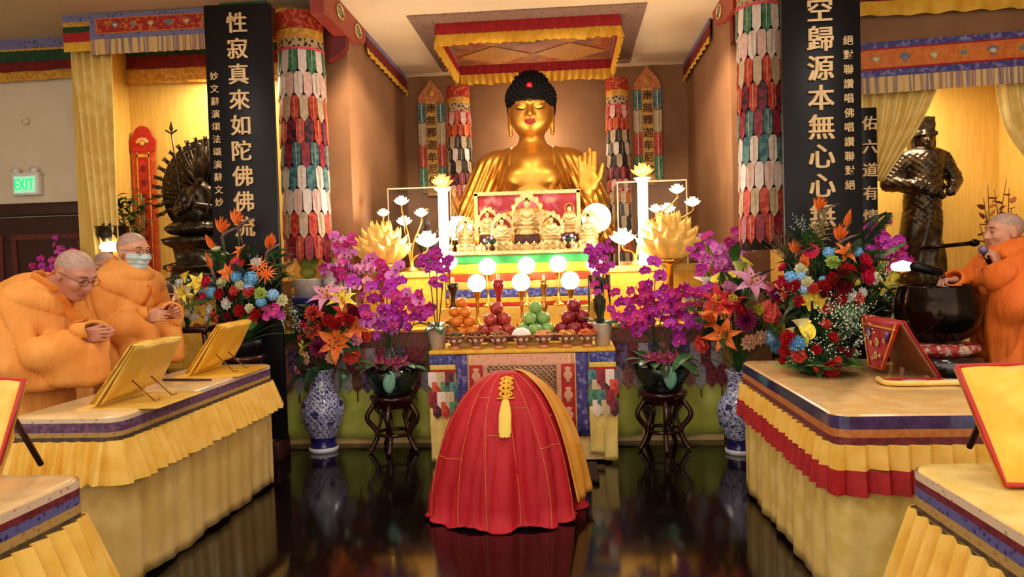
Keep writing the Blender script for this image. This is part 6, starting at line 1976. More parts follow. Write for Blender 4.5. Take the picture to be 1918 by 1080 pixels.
for px, py, r, lab in ((362, 632, 0.04, 'iridescent blue and pink glass ball on the upper left of the side table shelf'), (378, 640, 0.045, 'iridescent blue glass ball in the middle of the side table shelf'), (366, 655, 0.04, 'iridescent red glass ball low on the side table shelf'), (392, 655, 0.035, 'small iridescent glass ball at the right end of the side table shelf')):
    q = at(px, py, 5.22)
    zz = zt-0.33+r
    tag(MB().ell((0, 0, 0), r, 18, 12).lathe([(0.014, r*.95), (0.016, r*1.1), (0.001, r*1.12)], 10).build('glass_ball', mIri, None, (q.x, 5.24+0.07*(px % 2), zz)), lab, 'ornament')

# ------------------------------------------------------------------ right shrine: altar, dried branches, bronze general
t = thing('shrine_altar', 'golden draped side altar under the bronze general', 'altar', (2.92, 6.86, 0))
MB().box((0, 0.0, 0.54), (2.2, 0.72, 1.08)).build('body', mGoldCloth, t)
ruffle_mb((-1.1, -0.37, 0), (1.1, -0.37, 0), 0.02, 1.06, 0.012, 18).build('front_cloth', mYelB, t)
MB().box((0, 0, 1.085), (2.24, 0.76, 0.03), 0, None, 0.008).build('top_board', mGoldCloth, t)
GZ = 1.102
def general():
    Yk = 6.85
    c = at(1723, 400, Yk)
    s_ = Yk/FPX
    t = thing('bronze_statue', 'standing dark bronze armoured general statue with tall cap in the right shrine', 'statue', (c.x, Yk, GZ))
    o = Vector((c.x, Yk, GZ))
    def L(px, py, dy=0.0):
        q = at(px, py, Yk)-o
        return (q.x, dy, q.z)
    MB().box((0, 0, 0.03), (0.5, 0.4, 0.06), 0, None, 0.015).build('base_plinth', mBronze, t)
    hd = L(1729, 262)
    def f(p):
        d = s_cap(p, L(1724, 515), L(1727, 380), 0.20, 0.145)
        d = s_un(d, s_cap(p, L(1727, 375), L(1730, 310), 0.14, 0.165), 0.05)
        d = s_un(d, s_cap(p, L(1708, 297), L(1752, 295), 0.085, 0.085), 0.05)
        d = s_un(d, s_ell(p, L(1727, 345, -0.05), (0.14, 0.13, 0.11)), 0.04)
        for s in (-1, 1):
            d = s_un(d, s_cap(p, (s*0.09, -0.06, 0.06), (s*0.09, -0.02, 0.3), 0.07, 0.1), 0.04)
        # arms
        d = s_un(d, s_path(p, [L(1697, 300), L(1662, 345, -0.02), L(1700, 352, -0.17), L(1736, 362, -0.21)], [0.075, 0.07, 0.055, 0.034]), 0.03)
        d = s_un(d, s_path(p, [L(1766, 298), L(1786, 338, -0.02), L(1764, 362, -0.16)], [0.075, 0.065, 0.04]), 0.03)
        d = s_un(d, s_path(p, [L(1745, 370, -0.2), L(1724, 365, -0.22)], [0.03, 0.026]), 0.02)
        # armour relief
        d = d+0.0045*np.sin(p[:, 0]*120)*np.sin(p[:, 2]*120)*(p[:, 2] > hd[2]-0.75)*(p[:, 2] < hd[2]-0.12)
        d = d+0.010*np.sin(p[:, 0]*48+3*np.sin(p[:, 2]*6))*(p[:, 2] < hd[2]-0.62)
        d = s_un(d, s_cap(p, L(1700, 356), L(1758, 354), 0.15, 0.15)*1.0+0.0, 0.02) if False else d
        d = s_un(d, s_cap(p, (hd[0], 0.01, hd[2]-0.16), (hd[0], 0, hd[2]-0.05), 0.055, 0.05), 0.03)
        # head
        d = s_un(d, s_ell(p, (hd[0], -0.01, hd[2]), (0.078, 0.09, 0.11)), 0.02)
        d = s_un(d, s_cap(p, (hd[0], -0.098, hd[2]+0.01), (hd[0], -0.11, hd[2]-0.025), 0.008, 0.014), 0.012)
        for s in (-1, 1):
            d = s_sub(d, s_ell(p, (hd[0]+s*0.032, -0.10, hd[2]+0.012), (0.02, 0.02, 0.011)), 0.008)
            d = s_un(d, s_cap(p, (hd[0]+s*0.014, -0.095, hd[2]+0.034), (hd[0]+s*0.05, -0.08, hd[2]+0.036), 0.009), 0.008)
        d = s_un(d, s_cap(p, (hd[0]-0.022, -0.095, hd[2]-0.055), (hd[0]+0.022, -0.095, hd[2]-0.055), 0.008), 0.006)
        return d
    sdf_mb(f, (-0.5, -0.35, 0.02), (0.5, 0.3, hd[2]+0.16), 0.0085).build('figure', mBronze, t)
    def fc(p):
        d = s_box(p, (hd[0]+0.008, 0.015, hd[2]+0.115), (0.078, 0.075, 0.085), 0.02)
        d = s_un(d, s_box(p, (hd[0], 0.01, hd[2]+0.045), (0.092, 0.09, 0.022), 0.012), 0.012)
        for s in (-1, 1):
            d = s_un(d, s_box(p, (hd[0]+s*0.082, 0.035, hd[2]-0.03), (0.022, 0.06, 0.09), 0.015), 0.012)
        return d+0.004*np.sin(p[:, 0]*90)*np.sin(p[:, 2]*80)
    sdf_mb(fc, (-0.2, -0.2, hd[2]-0.2), (0.25, 0.2, hd[2]+0.24), 0.009).build('tall_cap', mBronze, t)
    # wide sleeves
    for nm, pts in (('left', [L(1690, 300, 0), L(1646, 335, 0.0), L(1648, 352, 0.02), L(1690, 360, -0.02), L(1700, 335, -0.04)]), ('right', [L(1766, 292, 0), L(1810, 326, 0.02), L(1792, 334, 0.0), L(1790, 350, -0.02), L(1764, 340, -0.05)])):
        mb = MB()
        P = [Vector(q) for q in pts]
        cc = sum(P, Vector())/len(P)
        n_ = len(P)
        v = [q+Vector((0, -0.05, 0)) for q in P]+[q+Vector((0, 0.06, 0)) for q in P]+[cc+Vector((0, -0.10, 0)), cc+Vector((0, 0.11, 0))]
        fcs = [(i, (i+1) % n_, (i+1) % n_+n_, i+n_) for i in range(n_)]+[(i, 2*n_, (i+1) % n_) for i in range(n_)]+[(i+n_, (i+1) % n_+n_, 2*n_+1) for i in range(n_)]
        mb.add(v, fcs, 0, True).build('wide_sleeve', mBronze, t, sub=2)
    # belt and shoulder cape
    bz_ = L(1727, 352)[2]
    MB().lathe([(0.168, -0.03), (0.178, -0.01), (0.178, 0.02), (0.166, 0.035)], 32, (0.02, -0.01, bz_)).build('belt', mBronze, t)
    MB().ell((0.02, -0.185, bz_), (0.05, 0.02, 0.035), 14, 8).build('buckle', mBronze, t)
    a0, a1 = L(1700, 466, -0.24), L(1795, 456, -0.26)
    mb = MB().tube([a0, a1], [0.016, 0.02], 10)
    mb.ell(a1, (0.045, 0.035, 0.033), 12, 8)
    mb.build('mace', mBowl, t)
general()
p = at(1868, 480, 6.8)
t = thing('branch_vase', 'vase of red brown dried branches at the right end of the right shrine', 'plant', (p.x, 6.8, GZ))
MB().lathe([(0.001, 0), (0.07, 0), (0.1, 0.1), (0.06, 0.2), (0.07, 0.24), (0.001, 0.22)], 20).build('vase', mBronze, t)
mRB = mat('red_brown_leaf', (130, 62, 28), (160, 84, 40), scale=14, rough=0.6)
lf_ = petal_mb(1, 0.42, 0.1, 0.3, 0.9, 5, 3).mesh('dried_leaf', mRB)
r = random.Random(3)
for k, (px, py) in enumerate(((1850, 345), (1862, 355), (1885, 335), (1878, 375), (1848, 395), (1835, 420), (1895, 390), (1842, 370), (1890, 352))):
    q = at(px, py, 6.75)-Vector((p.x, 6.8, GZ))
    pth = bez([(0, 0, 0.2), (q.x*.4+r.uniform(-.05, .05), q.y*.4, q.z*.55), q], 12)
    MB().tube(pth, [0.008-.0004*j for j in range(13)], 5).build('branch', mTwig, t)
    for j in range(7):
        a = r.uniform(0, 6.28)
        inst(lf_, 'dried_leaf', t, TRS(pth[4+j]+Vector((r.uniform(-.04, .04), 0, r.uniform(-.02, .04))), (r.uniform(-.8, .8), r.uniform(-1, .3), a), 0.075))
for k, (px, lab, m) in enumerate(((1775, 'small white cup on the golden altar left of the dried branches', mPorcW), (1800, 'small gilded cup on the golden altar near the microphone monk', mGoldD))):
    q = at(px, 500, 6.56)
    tag(MB().lathe([(0.001, 0), (0.03, 0), (0.012, 0.03), (0.045, 0.09), (0.04, 0.09), (0.001, 0.05)], 16).build('altar_cup', m, None, (q.x, 6.58, GZ)), lab, 'cup')
# ================================================================== people and the great statue
mSkin = mat('skin', (196, 138, 110), (206, 148, 120), scale=9, rough=0.5, sss=0.15)
mSkinP = mat('skin_ruddy', (184, 120, 98), (194, 132, 108), scale=9, rough=0.5, sss=0.15)
mScalp = mat('shaved_scalp', (160, 128, 116), (176, 142, 128), scale=60, rough=0.55)
mLipS = mat('lips', (156, 84, 76), rough=0.5)
mBrow = mat('dark_eyebrow', (52, 40, 36), rough=0.8)
mRobe = mat('orange_robe', (222, 142, 60), (230, 156, 76), scale=5, rough=0.75, bump=1.0, bscale=7, stretch=(1.2, 1.2, .4))
mRobeD = mat('deep_orange_robe', (214, 100, 22), (226, 114, 34), scale=5, rough=0.75, bump=1.0, bscale=7, stretch=(1.2, 1.2, .4))
mCollar = mat('orange_collar', (208, 118, 34), (218, 132, 46), scale=8, rough=0.7)
mGrey = mat('grey_undershirt', (92, 78, 74), rough=0.8)

def hframe(c, pitch, yaw, s=1.0, roll=0.0):
    "head matrix: x forward, y left, z up; pitch>0 looks down"
    return np.array((Matrix.Rotation(yaw, 3, 'Z') @ Matrix.Rotation(pitch, 3, 'Y') @ Matrix.Rotation(roll, 3, 'X')), np.float32), np.array(c, np.float32), s

def s_head(P, H, neck_to=None):
    R_, c, s = H
    q = ((P-c) @ R_)/s
    d = s_ell(q, (-.012, 0, .03), (.100, .078, .086))
    d = s_un(d, s_ell(q, (.020, 0, -.03), (.070, .063, .084)), .03)
    d = s_un(d, s_ell(q, (.050, 0, -.088), (.036, .036, .026)), .03)
    for e in (-1, 1):
        d = s_un(d, s_cap(q, (.084, e*.010, .030), (.070, e*.046, .030), .010, .009), .018)
        d = s_sub(d, s_ell(q, (.096, e*.031, .010), (.017, .019, .011)), .012)
        d = s_un(d, s_ell(q, (.074, e*.031, .009), (.0145, .016, .0125)), .004)
        d = s_un(d, s_ell(q, (.062, e*.042, -.026), (.022, .020, .022)), .02)
        d = s_un(d, s_ell(q, (.096, e*.013, -.031), (.010, .009, .008)), .008)
        d = s_un(d, s_ell(q, (-.010, e*.079, -.004), (.021, .009, .034)), .006)
        d = s_sub(d, s_ell(q, (-.004, e*.088, .004), (.010, .005, .018)), .004)
    d = s_un(d, s_cap(q, (.086, 0, .018), (.106, 0, -.026), .009, .014), .014)
    d = s_un(d, s_ell(q, (.087, 0, -.057), (.011, .024, .0065)), .006)
    d = s_un(d, s_ell(q, (.085, 0, -.069), (.011, .020, .0065)), .006)
    d = d*s
    if neck_to is not None:
        a = c+R_ @ np.array((-.022, 0, -.06), np.float32)*s
        d = s_un(d, s_cap(P, a, neck_to, .054*s, .062*s), .02)
    return d
def head_parts(Fc, H):
    R_, c, s = H
    q = ((Fc-c) @ R_)/s
    m = np.zeros(len(q), int)
    lip = (q[:, 0] > .076) & (np.abs(q[:, 1]) < .025) & (q[:, 2] < -.052) & (q[:, 2] > -.074)
    hair = (q[:, 2] > .045-0.55*np.clip(-q[:, 0]+.03, -1, .12)) & (q[:, 2] > -.06) & (np.abs(q[:, 1]) < .082) & (q[:, 0] < .085) & ~((np.abs(q[:, 1]) > .07) & (q[:, 2] < .035))
    near = (np.abs(q[:, 0]) < .13) & (q[:, 2] < .14)
    m[hair & near] = 2
    m[lip & near] = 1
    return m

def s_hand(P, wr, fdir, nrm, side=1, s=1.0, curl=(.2, .25, .3, .35), thumb=0.6, spread=0.0, fat=1.0):
    "hand at wrist wr, fingers along fdir, palm facing nrm; side = sign of the thumb direction along fdir x nrm"
    f = np.array(fdir, np.float32); f /= np.linalg.norm(f)
    n = np.array(nrm, np.float32); n -= f*(n @ f); n /= np.linalg.norm(n)
    t = np.cross(f, n)*side
    w = np.array(wr, np.float32)
    M = np.stack([f, t, n], 1)
    d = s_box(P, w+f*.045*s, np.array((.046, .040, .0135))*s, .012*s, M)
    d = s_un(d, s_ell(P, w+f*.03*s+t*.026*s+n*.008*s, np.array((.032, .018, .014))*s, M), .012*s)
    for i, (L, cu) in enumerate(zip((.070, .080, .074, .058), curl)):
        lat = (.030-.020*i)
        a = w+f*(.084-.004*abs(i-1))*s+t*lat*s
        ang = 0.0
        r = (.0092, .0094, .009, .008)[i]*s*fat
        dd = None
        for k, fr in enumerate((.44, .31, .25)):
            ang += cu*(1.0 if k == 0 else 1.15)
            dr = f*math.cos(ang)+n*math.sin(ang)+t*(spread*(1.5-i))
            b = a+dr*L*fr*s
            e = s_cap(P, a, b, r, r*.9)
            dd = e if dd is None else np.minimum(dd, e)
            a, r = b, r*.9
        d = s_un(d, dd, .005*s)
    a = w+f*.018*s+t*.030*s
    d1 = f*.70+t*.62*thumb+n*.35
    d1 /= np.linalg.norm(d1)
    b = a+d1*.042*s
    d2 = f*.9+t*.25*thumb+n*.35
    d2 /= np.linalg.norm(d2)
    d = s_un(d, s_path(P, [a, b, b+d2*.032*s, b+d2*.05*s], [.014*s, .0115*s, .010*s, .008*s]), .008*s)
    return d

def project(f, p, it=14):
    p = np.array(p, np.float32)
    for _ in range(it):
        v = f(p)
        e = 2e-3
        g = np.stack([(f(p+np.eye(3, dtype=np.float32)[k]*e)-v)/e for k in range(3)], -1)
        g /= (np.linalg.norm(g, axis=1, keepdims=True)+1e-6)
        p = p-g*v[:, None]*0.8
    return p, g

def person(label, base, th, P):
    """P in local metres: x forward, y left, z up"""
    t = thing('person', label, 'person', base, th)
    H = hframe(P['head'], P.get('pitch', 0), P.get('yaw', 0), P.get('hs', 1.0))
    nb = np.array(P['neck'], np.float32)
    hip = np.array(P['hip'], np.float32)
    sh = P['shoulders']; el = P['elbows']; wr = P['wrists']; hd_ = P['hands']
    chest = (np.array(sh[0], np.float32)+np.array(sh[1], np.float32))/2
    def body(p):
        d = s_head(p, H, nb)
        d = s_un(d, s_cap(p, nb, chest-np.array((0, 0, .06)), .07, .12), .05)
        d = s_un(d, s_cap(p, chest-np.array((0, 0, .08)), hip, .135, .14), .06)
        for i in (0, 1):
            d = s_un(d, s_path(p, [sh[i], el[i], wr[i]], [.062, .046, .028]), .03)
            h = hd_[i]
            d = s_un(d, s_hand(p, wr[i], h['f'], h['n'], h.get('side', 1), h.get('s', 1.0), h.get('curl', (.2, .25, .3, .35)), h.get('thumb', .6)), .012)
            y = (.1, -.1)[i]
            d = s_un(d, s_path(p, [hip+np.array((0, y, -.05)), np.array((hip[0]*.4+.03+P.get('foot', 0)*.6, y, .47)), np.array((P.get('foot', 0), y, .09))], [.095, .062, .045]), .05)
            d = s_un(d, s_cap(p, (-.03+P.get('foot', 0), y, .045), (.15+P.get('foot', 0), y, .035), .04, .03), .03)
        return d
    allp = np.array([P['head'], nb, hip]+list(sh)+list(el)+list(wr))
    lo, hi = allp.min(0)-.26, allp.max(0)+.26
    lo[2] = 0.0
    sdf_mb(body, lo, hi, P.get('res', .0062), m=lambda c: head_parts(c, H)).build('body', [P['skin'], mLipS, mScalp], t)
    # robe
    fold = P.get('fold', 1.0)
    z0 = P.get('hem', .06)
    def robe0(p):
        d = s_path(p, [chest, (chest+hip)/2, hip, (hip[0]*.5+P.get('foot', 0)*.6, 0, .45), (P.get('foot', 0), 0, z0+.18)], [.185, .205, .215, .24 if not P.get('foot') else .215, .28 if not P.get('foot') else .225])
        bk = np.array((P.get('back', -.03), 0, 0))
        d = s_un(d, s_cap(p, chest+bk, (chest+hip)/2+bk*.8, .175, .2), .06)
        d = s_un(d, s_cap(p, np.array(sh[0])*np.array((1, .92, 1)), np.array(sh[1])*np.array((1, .92, 1)), .098, .098), .08)
        d = s_un(d, s_cap(p, chest+np.array((0, 0, .02)), nb+np.array((-.025, 0, .0)), .13, .094), .06)
        for i in (0, 1):
            S, E, W = map(lambda v: np.array(v, np.float32), (sh[i], el[i], wr[i]))
            w_ = E*.12+W*.88
            d = s_un(d, s_path(p, [S, E, w_], [.098, .10, P.get('cuff', .075)]), .05)
            dr = P.get('drop', (.2, .2))[i]
            if dr:
                # the hanging bag of the wide sleeve
                hv = (W-E)*np.array((1, 1, 0)); hl = np.linalg.norm(hv); hv = hv/hl
                zt_, zb_ = max(E[2], W[2])-.03, min(E[2], W[2])-dr
                M_ = np.stack([hv, np.cross((0, 0, 1), hv), np.array((0, 0, 1.))], 1)
                cc = (E+W)/2; cc = np.array((cc[0], cc[1], (zt_+zb_)/2))+hv*.012
                d = s_un(d, s_box(p, cc, (hl/2+.045, .062, (zt_-zb_)/2), .05, M_), .045)
        return d
    def robe(p):
        d = robe0(p)
        ang = np.arctan2(p[:, 1]-chest[1], p[:, 0]-chest[0]+.001)
        zz = p[:, 2]
        low = np.clip((hip[2]+.25-zz)/(hip[2]+.25), 0, 1)
        def rdg(x): return np.abs(np.sin(x))**.45-.66
        ph_ = P.get('ph', 0)
        wp = .5*np.sin(p[:, 0]*7+ph_)+.4*np.sin(zz*6+p[:, 1]*9)
        d = d-fold*(.002+.020*low)*rdg(ang*5+1.2*np.sin(zz*2.5)+ph_+.4*wp)
        up_ = np.clip((zz-.75)*4, 0, 1)
        S_ = sh[0]
        dx_, dz_ = p[:, 0]-S_[0]+.10, S_[2]+.16-zz
        rr_ = np.sqrt(dx_*dx_+dz_*dz_)
        d = d-fold*.042*up_*np.clip((rr_-.12)*2.4, 0, 1)*rdg(np.arctan2(dx_, dz_)*8.5+.8*wp+ph_+1.6*rr_)
        d = d-fold*.010*up_*rdg(zz*11+p[:, 0]*7+1.5*wp)*np.clip(.2+.8*np.sin(p[:, 0]*6-zz*4+ph_*2), 0, 1)
        # neck opening, a V running down the front
        R_, c, s = H
        d = s_sub(d, s_cap(p, nb+np.array((-.012, 0, .19)), nb+np.array((.004, 0, .055)), .074, .066), .010)
        d = s_sub(d, s_cap(p, nb+np.array((.08, 0, .08)), nb+np.array((.115, 0, -.06)), .05, .006), .008)
        for i in (0, 1):
            W = np.array(wr[i], np.float32); E = np.array(el[i], np.float32)
            a = (W-E)/np.linalg.norm(W-E)
            d = s_sub(d, s_cap(p, W-a*.03, W+a*.2, P.get('cuff', .075)*.62, P.get('cuff', .075)*.62), .012)
        return np.maximum(d, z0-zz)
    lo2, hi2 = allp.min(0)-.42, allp.max(0)+.34
    lo2[2] = 0.0
    sdf_mb(robe, lo2, hi2, P.get('rres', .0085)).build('robe', P['robe'], t)
    # collar band from the nape over both sides to the crossing on the chest
    for s in (-1, 1):
        path = bez([nb+np.array((-.10, 0, .06)), nb+np.array((-.055, s*.08, .06)), nb+np.array((.04, s*.08, .02)), nb+np.array((.125, s*.03, -.06)), nb+np.array((.16, -s*.05, -.20))], 26)
        q, g = project(robe, np.array([tuple(v) for v in path], np.float32))
        q = q+g*.004
        MB().tube([tuple(v) for v in q], .031, 10, flat=0.26).build('collar', P['collar'], t)
    # brows and lids
    R_, c, s = H
    def hp(v): return tuple(c+R_ @ np.array(v, np.float32)*s)
    for e in (-1, 1):
        MB().tube([hp((.094, e*.012, .029)), hp((.092, e*.030, .034)), hp((.079, e*.050, .029))], [.0022, .0032, .0018], 6).build('eyebrow', mBrow, t)
        MB().tube([hp((.0885, e*.018, .006)), hp((.0905, e*.031, .0035)), hp((.084, e*.044, .006))], [.0012, .0022, .0012], 6).build('eyelid_line', mBrow, t)
    return t, H, hp
def glasses(t, hp, m):
    g = MB()
    for e in (-1, 1):
        g.tube([hp((.104-.004*abs(math.cos(a)), e*.033+.024*math.cos(a), .006+.017*math.sin(a))) for a in [2*pi*k/20 for k in range(21)]], .0016, 5)
        g.tube([hp((.099, e*.057, .010)), hp((.05, e*.080, .012)), hp((-.01, e*.084, .010)), hp((-.03, e*.084, -.004))], .0016, 5)
    g.tube([hp((.106, -.010, .012)), hp((.110, 0, .016)), hp((.106, .010, .012))], .0016, 5)
    g.build('glasses', m, t)
mGlassFrame = mat('spectacle_frame', (60, 46, 40), rough=0.35, metal=0.5)

# --- the bowing monk at the left table
Y1 = 4.05
x1 = at(75, 600, Y1).x
M1 = dict(head=(.245, 0, 1.508), pitch=.50, yaw=-.12, hs=1.18, neck=(.105, 0, 1.425), hip=(-.10, 0, .90), shoulders=((-.01, .19, 1.335), (-.01, -.19, 1.335)), elbows=((.09, .25, 1.03), (.09, -.26, 1.02)), wrists=((.325, .03, 1.165), (.325, -.04, 1.16)),
          hands=(dict(f=(1, -.12, .06), n=(0, -1, .1), side=-1, curl=(.10, .12, .15, .2), thumb=.3), dict(f=(1, .12, .06), n=(0, 1, .1), side=1, curl=(.10, .12, .15, .2), thumb=.3)),
          skin=mSkinP, robe=mRobe, collar=mCollar, drop=(.14, .15), back=-.09, cuff=.085, ph=.7, fold=1.1)
t, H, hp = person('shaven headed monk in an orange robe bowing with joined hands at the left table', (x1, Y1, 0), rad(-6), M1)
glasses(t, hp, mGlassFrame)

# --- the masked monk behind him
Y2 = 4.78
x2 = at(248, 600, Y2).x
M2 = dict(head=(.035, 0, 1.652), pitch=.10, yaw=-.10, hs=1.11, neck=(-.02, 0, 1.505), hip=(-.04, 0, .92), shoulders=((-.03, .19, 1.42), (-.03, -.19, 1.42)), elbows=((.0, .26, 1.12), (-.02, -.26, 1.10)), wrists=((.235, .10, 1.23), (.225, -.10, 1.215)),
          hands=(dict(f=(1, -.25, .1), n=(0, -1, -.2), side=-1, curl=(.45, .5, .55, .6)), dict(f=(1, .2, .12), n=(0, 1, -.2), side=1, curl=(.45, .5, .55, .6))), skin=mSkin, robe=mRobe, collar=mCollar, drop=(.22, .26), ph=2.1, cuff=.085)
t, H, hp = person('standing monk in an orange robe with glasses and a pale blue face mask', (x2, Y2, 0), rad(-14), M2)
glasses(t, hp, mGlassFrame)
mMask = mat('pale_blue_mask', (178, 204, 214), (190, 214, 222), scale=20, rough=0.7)
def maskf(p):
    R_, c, s = H
    q = ((p-c) @ R_)/s
    d = s_head(p, H)-.008+.0018*np.sin(q[:, 2]*230)
    reg = np.maximum(np.maximum(.028-q[:, 0], q[:, 2]+.008), -.108-q[:, 2])*s
    return np.maximum(d, reg)
c = np.array(M2['head'])
sdf_mb(maskf, c-.16, c+.16, .0045).build('face_mask', mMask, t)
for e in (-1, 1):
    ml = MB()
    for a, b2 in (((.04, e*.066, -.012), (-.012, e*.089, .018)), ((.04, e*.062, -.095), (-.012, e*.089, -.03))):
        ml.tube([hp(a), hp(((a[0]+b2[0])/2, e*.083, (a[2]+b2[2])/2)), hp(b2)], .0014, 5)
    ml.build('mask_loop', mMask, t)
n0 = np.array(M2['neck'])
MB().lathe([(.068, -.02), (.064, .03), (.060, .045), (.057, .03)], 24, tuple(n0+np.array((.0, 0, .02)))).build('undershirt_collar', mGrey, t)

# --- the third monk further back
Y3 = 5.72
x3 = at(203, 600, Y3).x
M3 = dict(head=(.0, 0, 1.575), pitch=.12, yaw=-.25, hs=.98, neck=(-.03, 0, 1.44), hip=(-.05, 0, .9), shoulders=((-.04, .17, 1.36), (-.04, -.17, 1.36)), elbows=((.02, .24, 1.06), (.02, -.24, 1.05)), wrists=((.22, .03, 1.17), (.22, -.03, 1.165)),
          hands=(dict(f=(1, -.12, .3), n=(0, -1, 0), side=-1), dict(f=(1, .12, .3), n=(0, 1, 0), side=1)), skin=mSkin, robe=mRobe, collar=mCollar, drop=(.2, .2), ph=3.3, res=.0085, rres=.013)
t, H, hp = person('third monk in an orange robe half hidden between the bowing monk and the masked monk', (x3, Y3, 0), rad(-10), M3)
glasses(t, hp, mGlassFrame)

# --- the monk with the microphone at the great bowl
Y4 = 4.66
x4 = at(1886, 600, Y4).x
M4 = dict(head=(.015, 0, 1.602), pitch=.02, yaw=-.12, hs=1.0, neck=(-.03, 0, 1.46), hip=(-.03, 0, .92), shoulders=((-.035, .185, 1.385), (-.035, -.185, 1.385)), elbows=((.09, .20, 1.17), (.12, -.22, 1.24)), wrists=((.135, .115, 1.405), (.235, -.13, 1.315)),
          hands=(dict(f=(.35, -.1, .95), n=(.6, -.8, -.2), side=-1, curl=(.9, .95, 1.0, 1.05), thumb=.7), dict(f=(1, .1, .02), n=(0, .25, -1), side=-1, curl=(.9, .95, 1.0, 1.0), thumb=.6)), skin=mSkin, robe=mRobeD, collar=mRobeD, drop=(.40, .08), ph=1.2, cuff=.075, fold=1.3, foot=-.09)
t, H, hp = person('monk in a deep orange robe with a microphone striking the great bronze bowl', (x4, Y4, 0), rad(180+8), M4)
def m4w(v):
    a = rad(188)
    return Vector((x4+v[0]*math.cos(a)-v[1]*math.sin(a), Y4+v[0]*math.sin(a)+v[1]*math.cos(a), v[2]))
mic = MB().tube([m4w((.155, .085, 1.39)), m4w((.185, .085, 1.455)), m4w((.198, .085, 1.482))], [.013, .015, .018], 12)
mt = bpy.data.objects
t = thing('microphone', 'dark microphone with a violet grey ball head held by the monk at the bowl', 'microphone', m4w((.155, .085, 1.39)))
o = m4w((.155, .085, 1.39))
MB().tube([(0, 0, 0), m4w((.185, .085, 1.45))-o, m4w((.200, .085, 1.482))-o], [.012, .013, .017], 12).build('handle', mBlack, t)
MB().ell(m4w((.208, .085, 1.50))-o, .027, 16, 12).build('ball_head', mat('mic_mesh', (104, 92, 122), (130, 118, 148), kind='voronoi', scale=160, rough=0.4, metal=0.5), t)
a0 = m4w((.30, -.13, 1.305))
a1 = at(1765, 511, a0.y-.02)
a2 = at(1706, 497, a0.y-.03)
t = thing('bowl_mallet', 'thick black padded mallet held over the great bronze bowl', 'mallet', a0)
dv = (a2-a0)
MB().tube([-(a1-a0)*.25, (a1-a0)], [.012, .012], 10).build('handle', mDkWood, t)
MB().tube([a1-a0, (a1-a0).lerp(dv, .06), (a1-a0).lerp(dv, .5), (a1-a0).lerp(dv, .94), dv], [.014, .028, .031, .029, .014], 14).build('padded_head', mBlack, t)

# --- the prostrating person under the red robe
pc = at(950, 690, 4.58)
PXc, PYc = pc.x+0.0, 4.50
HT = pc.z-0.0
mKas = mat('red_kasaya', (176, 12, 32), (188, 18, 38), scale=6, rough=0.65, bump=0.7, bscale=9, stretch=(1.3, 1.3, .35))
mYR = mat('amber_robe', (222, 150, 52), (234, 168, 74), scale=6, rough=0.65)
mSeam = mat('gold_seam', (206, 120, 70), rough=0.6)
t = thing('person', 'person bowing down to the floor under a red patchwork robe with a yellow tassel', 'person', (PXc, PYc, 0))
def bodyf(p):
    d = s_cap(p, (0, -.02, .56), (0, .34, .36), .16, .14)
    d = s_un(d, s_cap(p, (0, .40, .30), (0, .50, .22), .055, .05), .03)
    d = s_un(d, s_ell(p, (0, .56, .13), (.075, .1, .11)), .03)
    for s in (-1, 1):
        d = s_un(d, s_path(p, [(s*.1, -.05, .5), (s*.13, .16, .10), (s*.11, -.16, .06), (s*.10, -.24, .05)], [.11, .08, .055, .035]), .04)
        d = s_un(d, s_path(p, [(s*.17, .36, .36), (s*.25, .44, .08), (s*.14, .66, .035)], [.055, .045, .03]), .03)
        d = s_un(d, s_hand(p, (s*.14, .67, .03), (0, 1, 0), (0, 0, -1), -s, 1.0, (.05, .05, .05, .05)), .01)
    return d
sdf_mb(bodyf, (-.42, -.46, 0), (.42, .92, .82), .013).build('body', mSkin, t)
def dome(phi, s, off=0.0):
    "phi=0 towards +x, -pi/2 towards the viewer; s 0 top .. 1 hem"
    cx_, sy_ = math.cos(phi), math.sin(phi)
    RX = .405
    RY = .43 if sy_ < 0 else .60
    e = (abs(cx_)**2.2+abs(sy_)**2.2)**(-1/2.2)
    # outline: round crown, steep sides, flared hem
    k = s
    prof = math.sin(min(1, k*1.25)*pi/2)**0.62*0.64+0.36*max(0, (k-.15)/.85)**1.15
    z = HT*(1-max(0, k)**1.75*0.99)
    fold = (.05*(abs(math.sin(3.5*phi+1.0+.5*math.sin(3*k)))**.6-.6)+.045*(abs(math.sin(6*phi+.5+1.1*k))**.6-.6)+.03*(abs(math.sin(10.5*phi+2*k))**.7-.6))*max(0, k-.14)**.9*3.2
    hemw = (.045*math.sin(3*phi+2.2)+.03*math.sin(5*phi+.4))*max(0, k-.8)*4
    r = prof*(1+fold+hemw*.5)
    x = RX*r*cx_*e+.03*k*cx_
    y = RY*r*sy_*e
    # the back slopes down towards the head, away from the viewer
    if sy_ > 0: z -= HT*0.42*min(1, (y/RY))*(1-k)*1.2
    x -= 0.045*k*(1 if cx_ < 0 else .2)
    p = Vector((x, y, max(.006, z)))
    if k > .93: p.z = max(.006, .006+.02*(1+math.sin(9*phi))*(1-(k-.93)/.07*.6))
    n = Vector((cx_, sy_, .45-.35*k)).normalized()
    return p+n*off
MB().grid(lambda u, v: tuple(dome(2*pi*u, max(.004, v))), 180, 60, cu=True).build('red_robe', mKas, t, solid=0.004)
def under(u, v):
    phi = lerp(-.62, 1.9, u)
    p = dome(phi, max(.02, v*.93))
    sft = Vector((.062, .055, -.012))*(0.35+.65*v)
    return tuple(p*1.0+sft+Vector((.02*math.sin(9*phi+4*v)*v, 0, .012*(1-v))))
MB().grid(under, 60, 40).build('under_robe', mYR, t, solid=0.004)
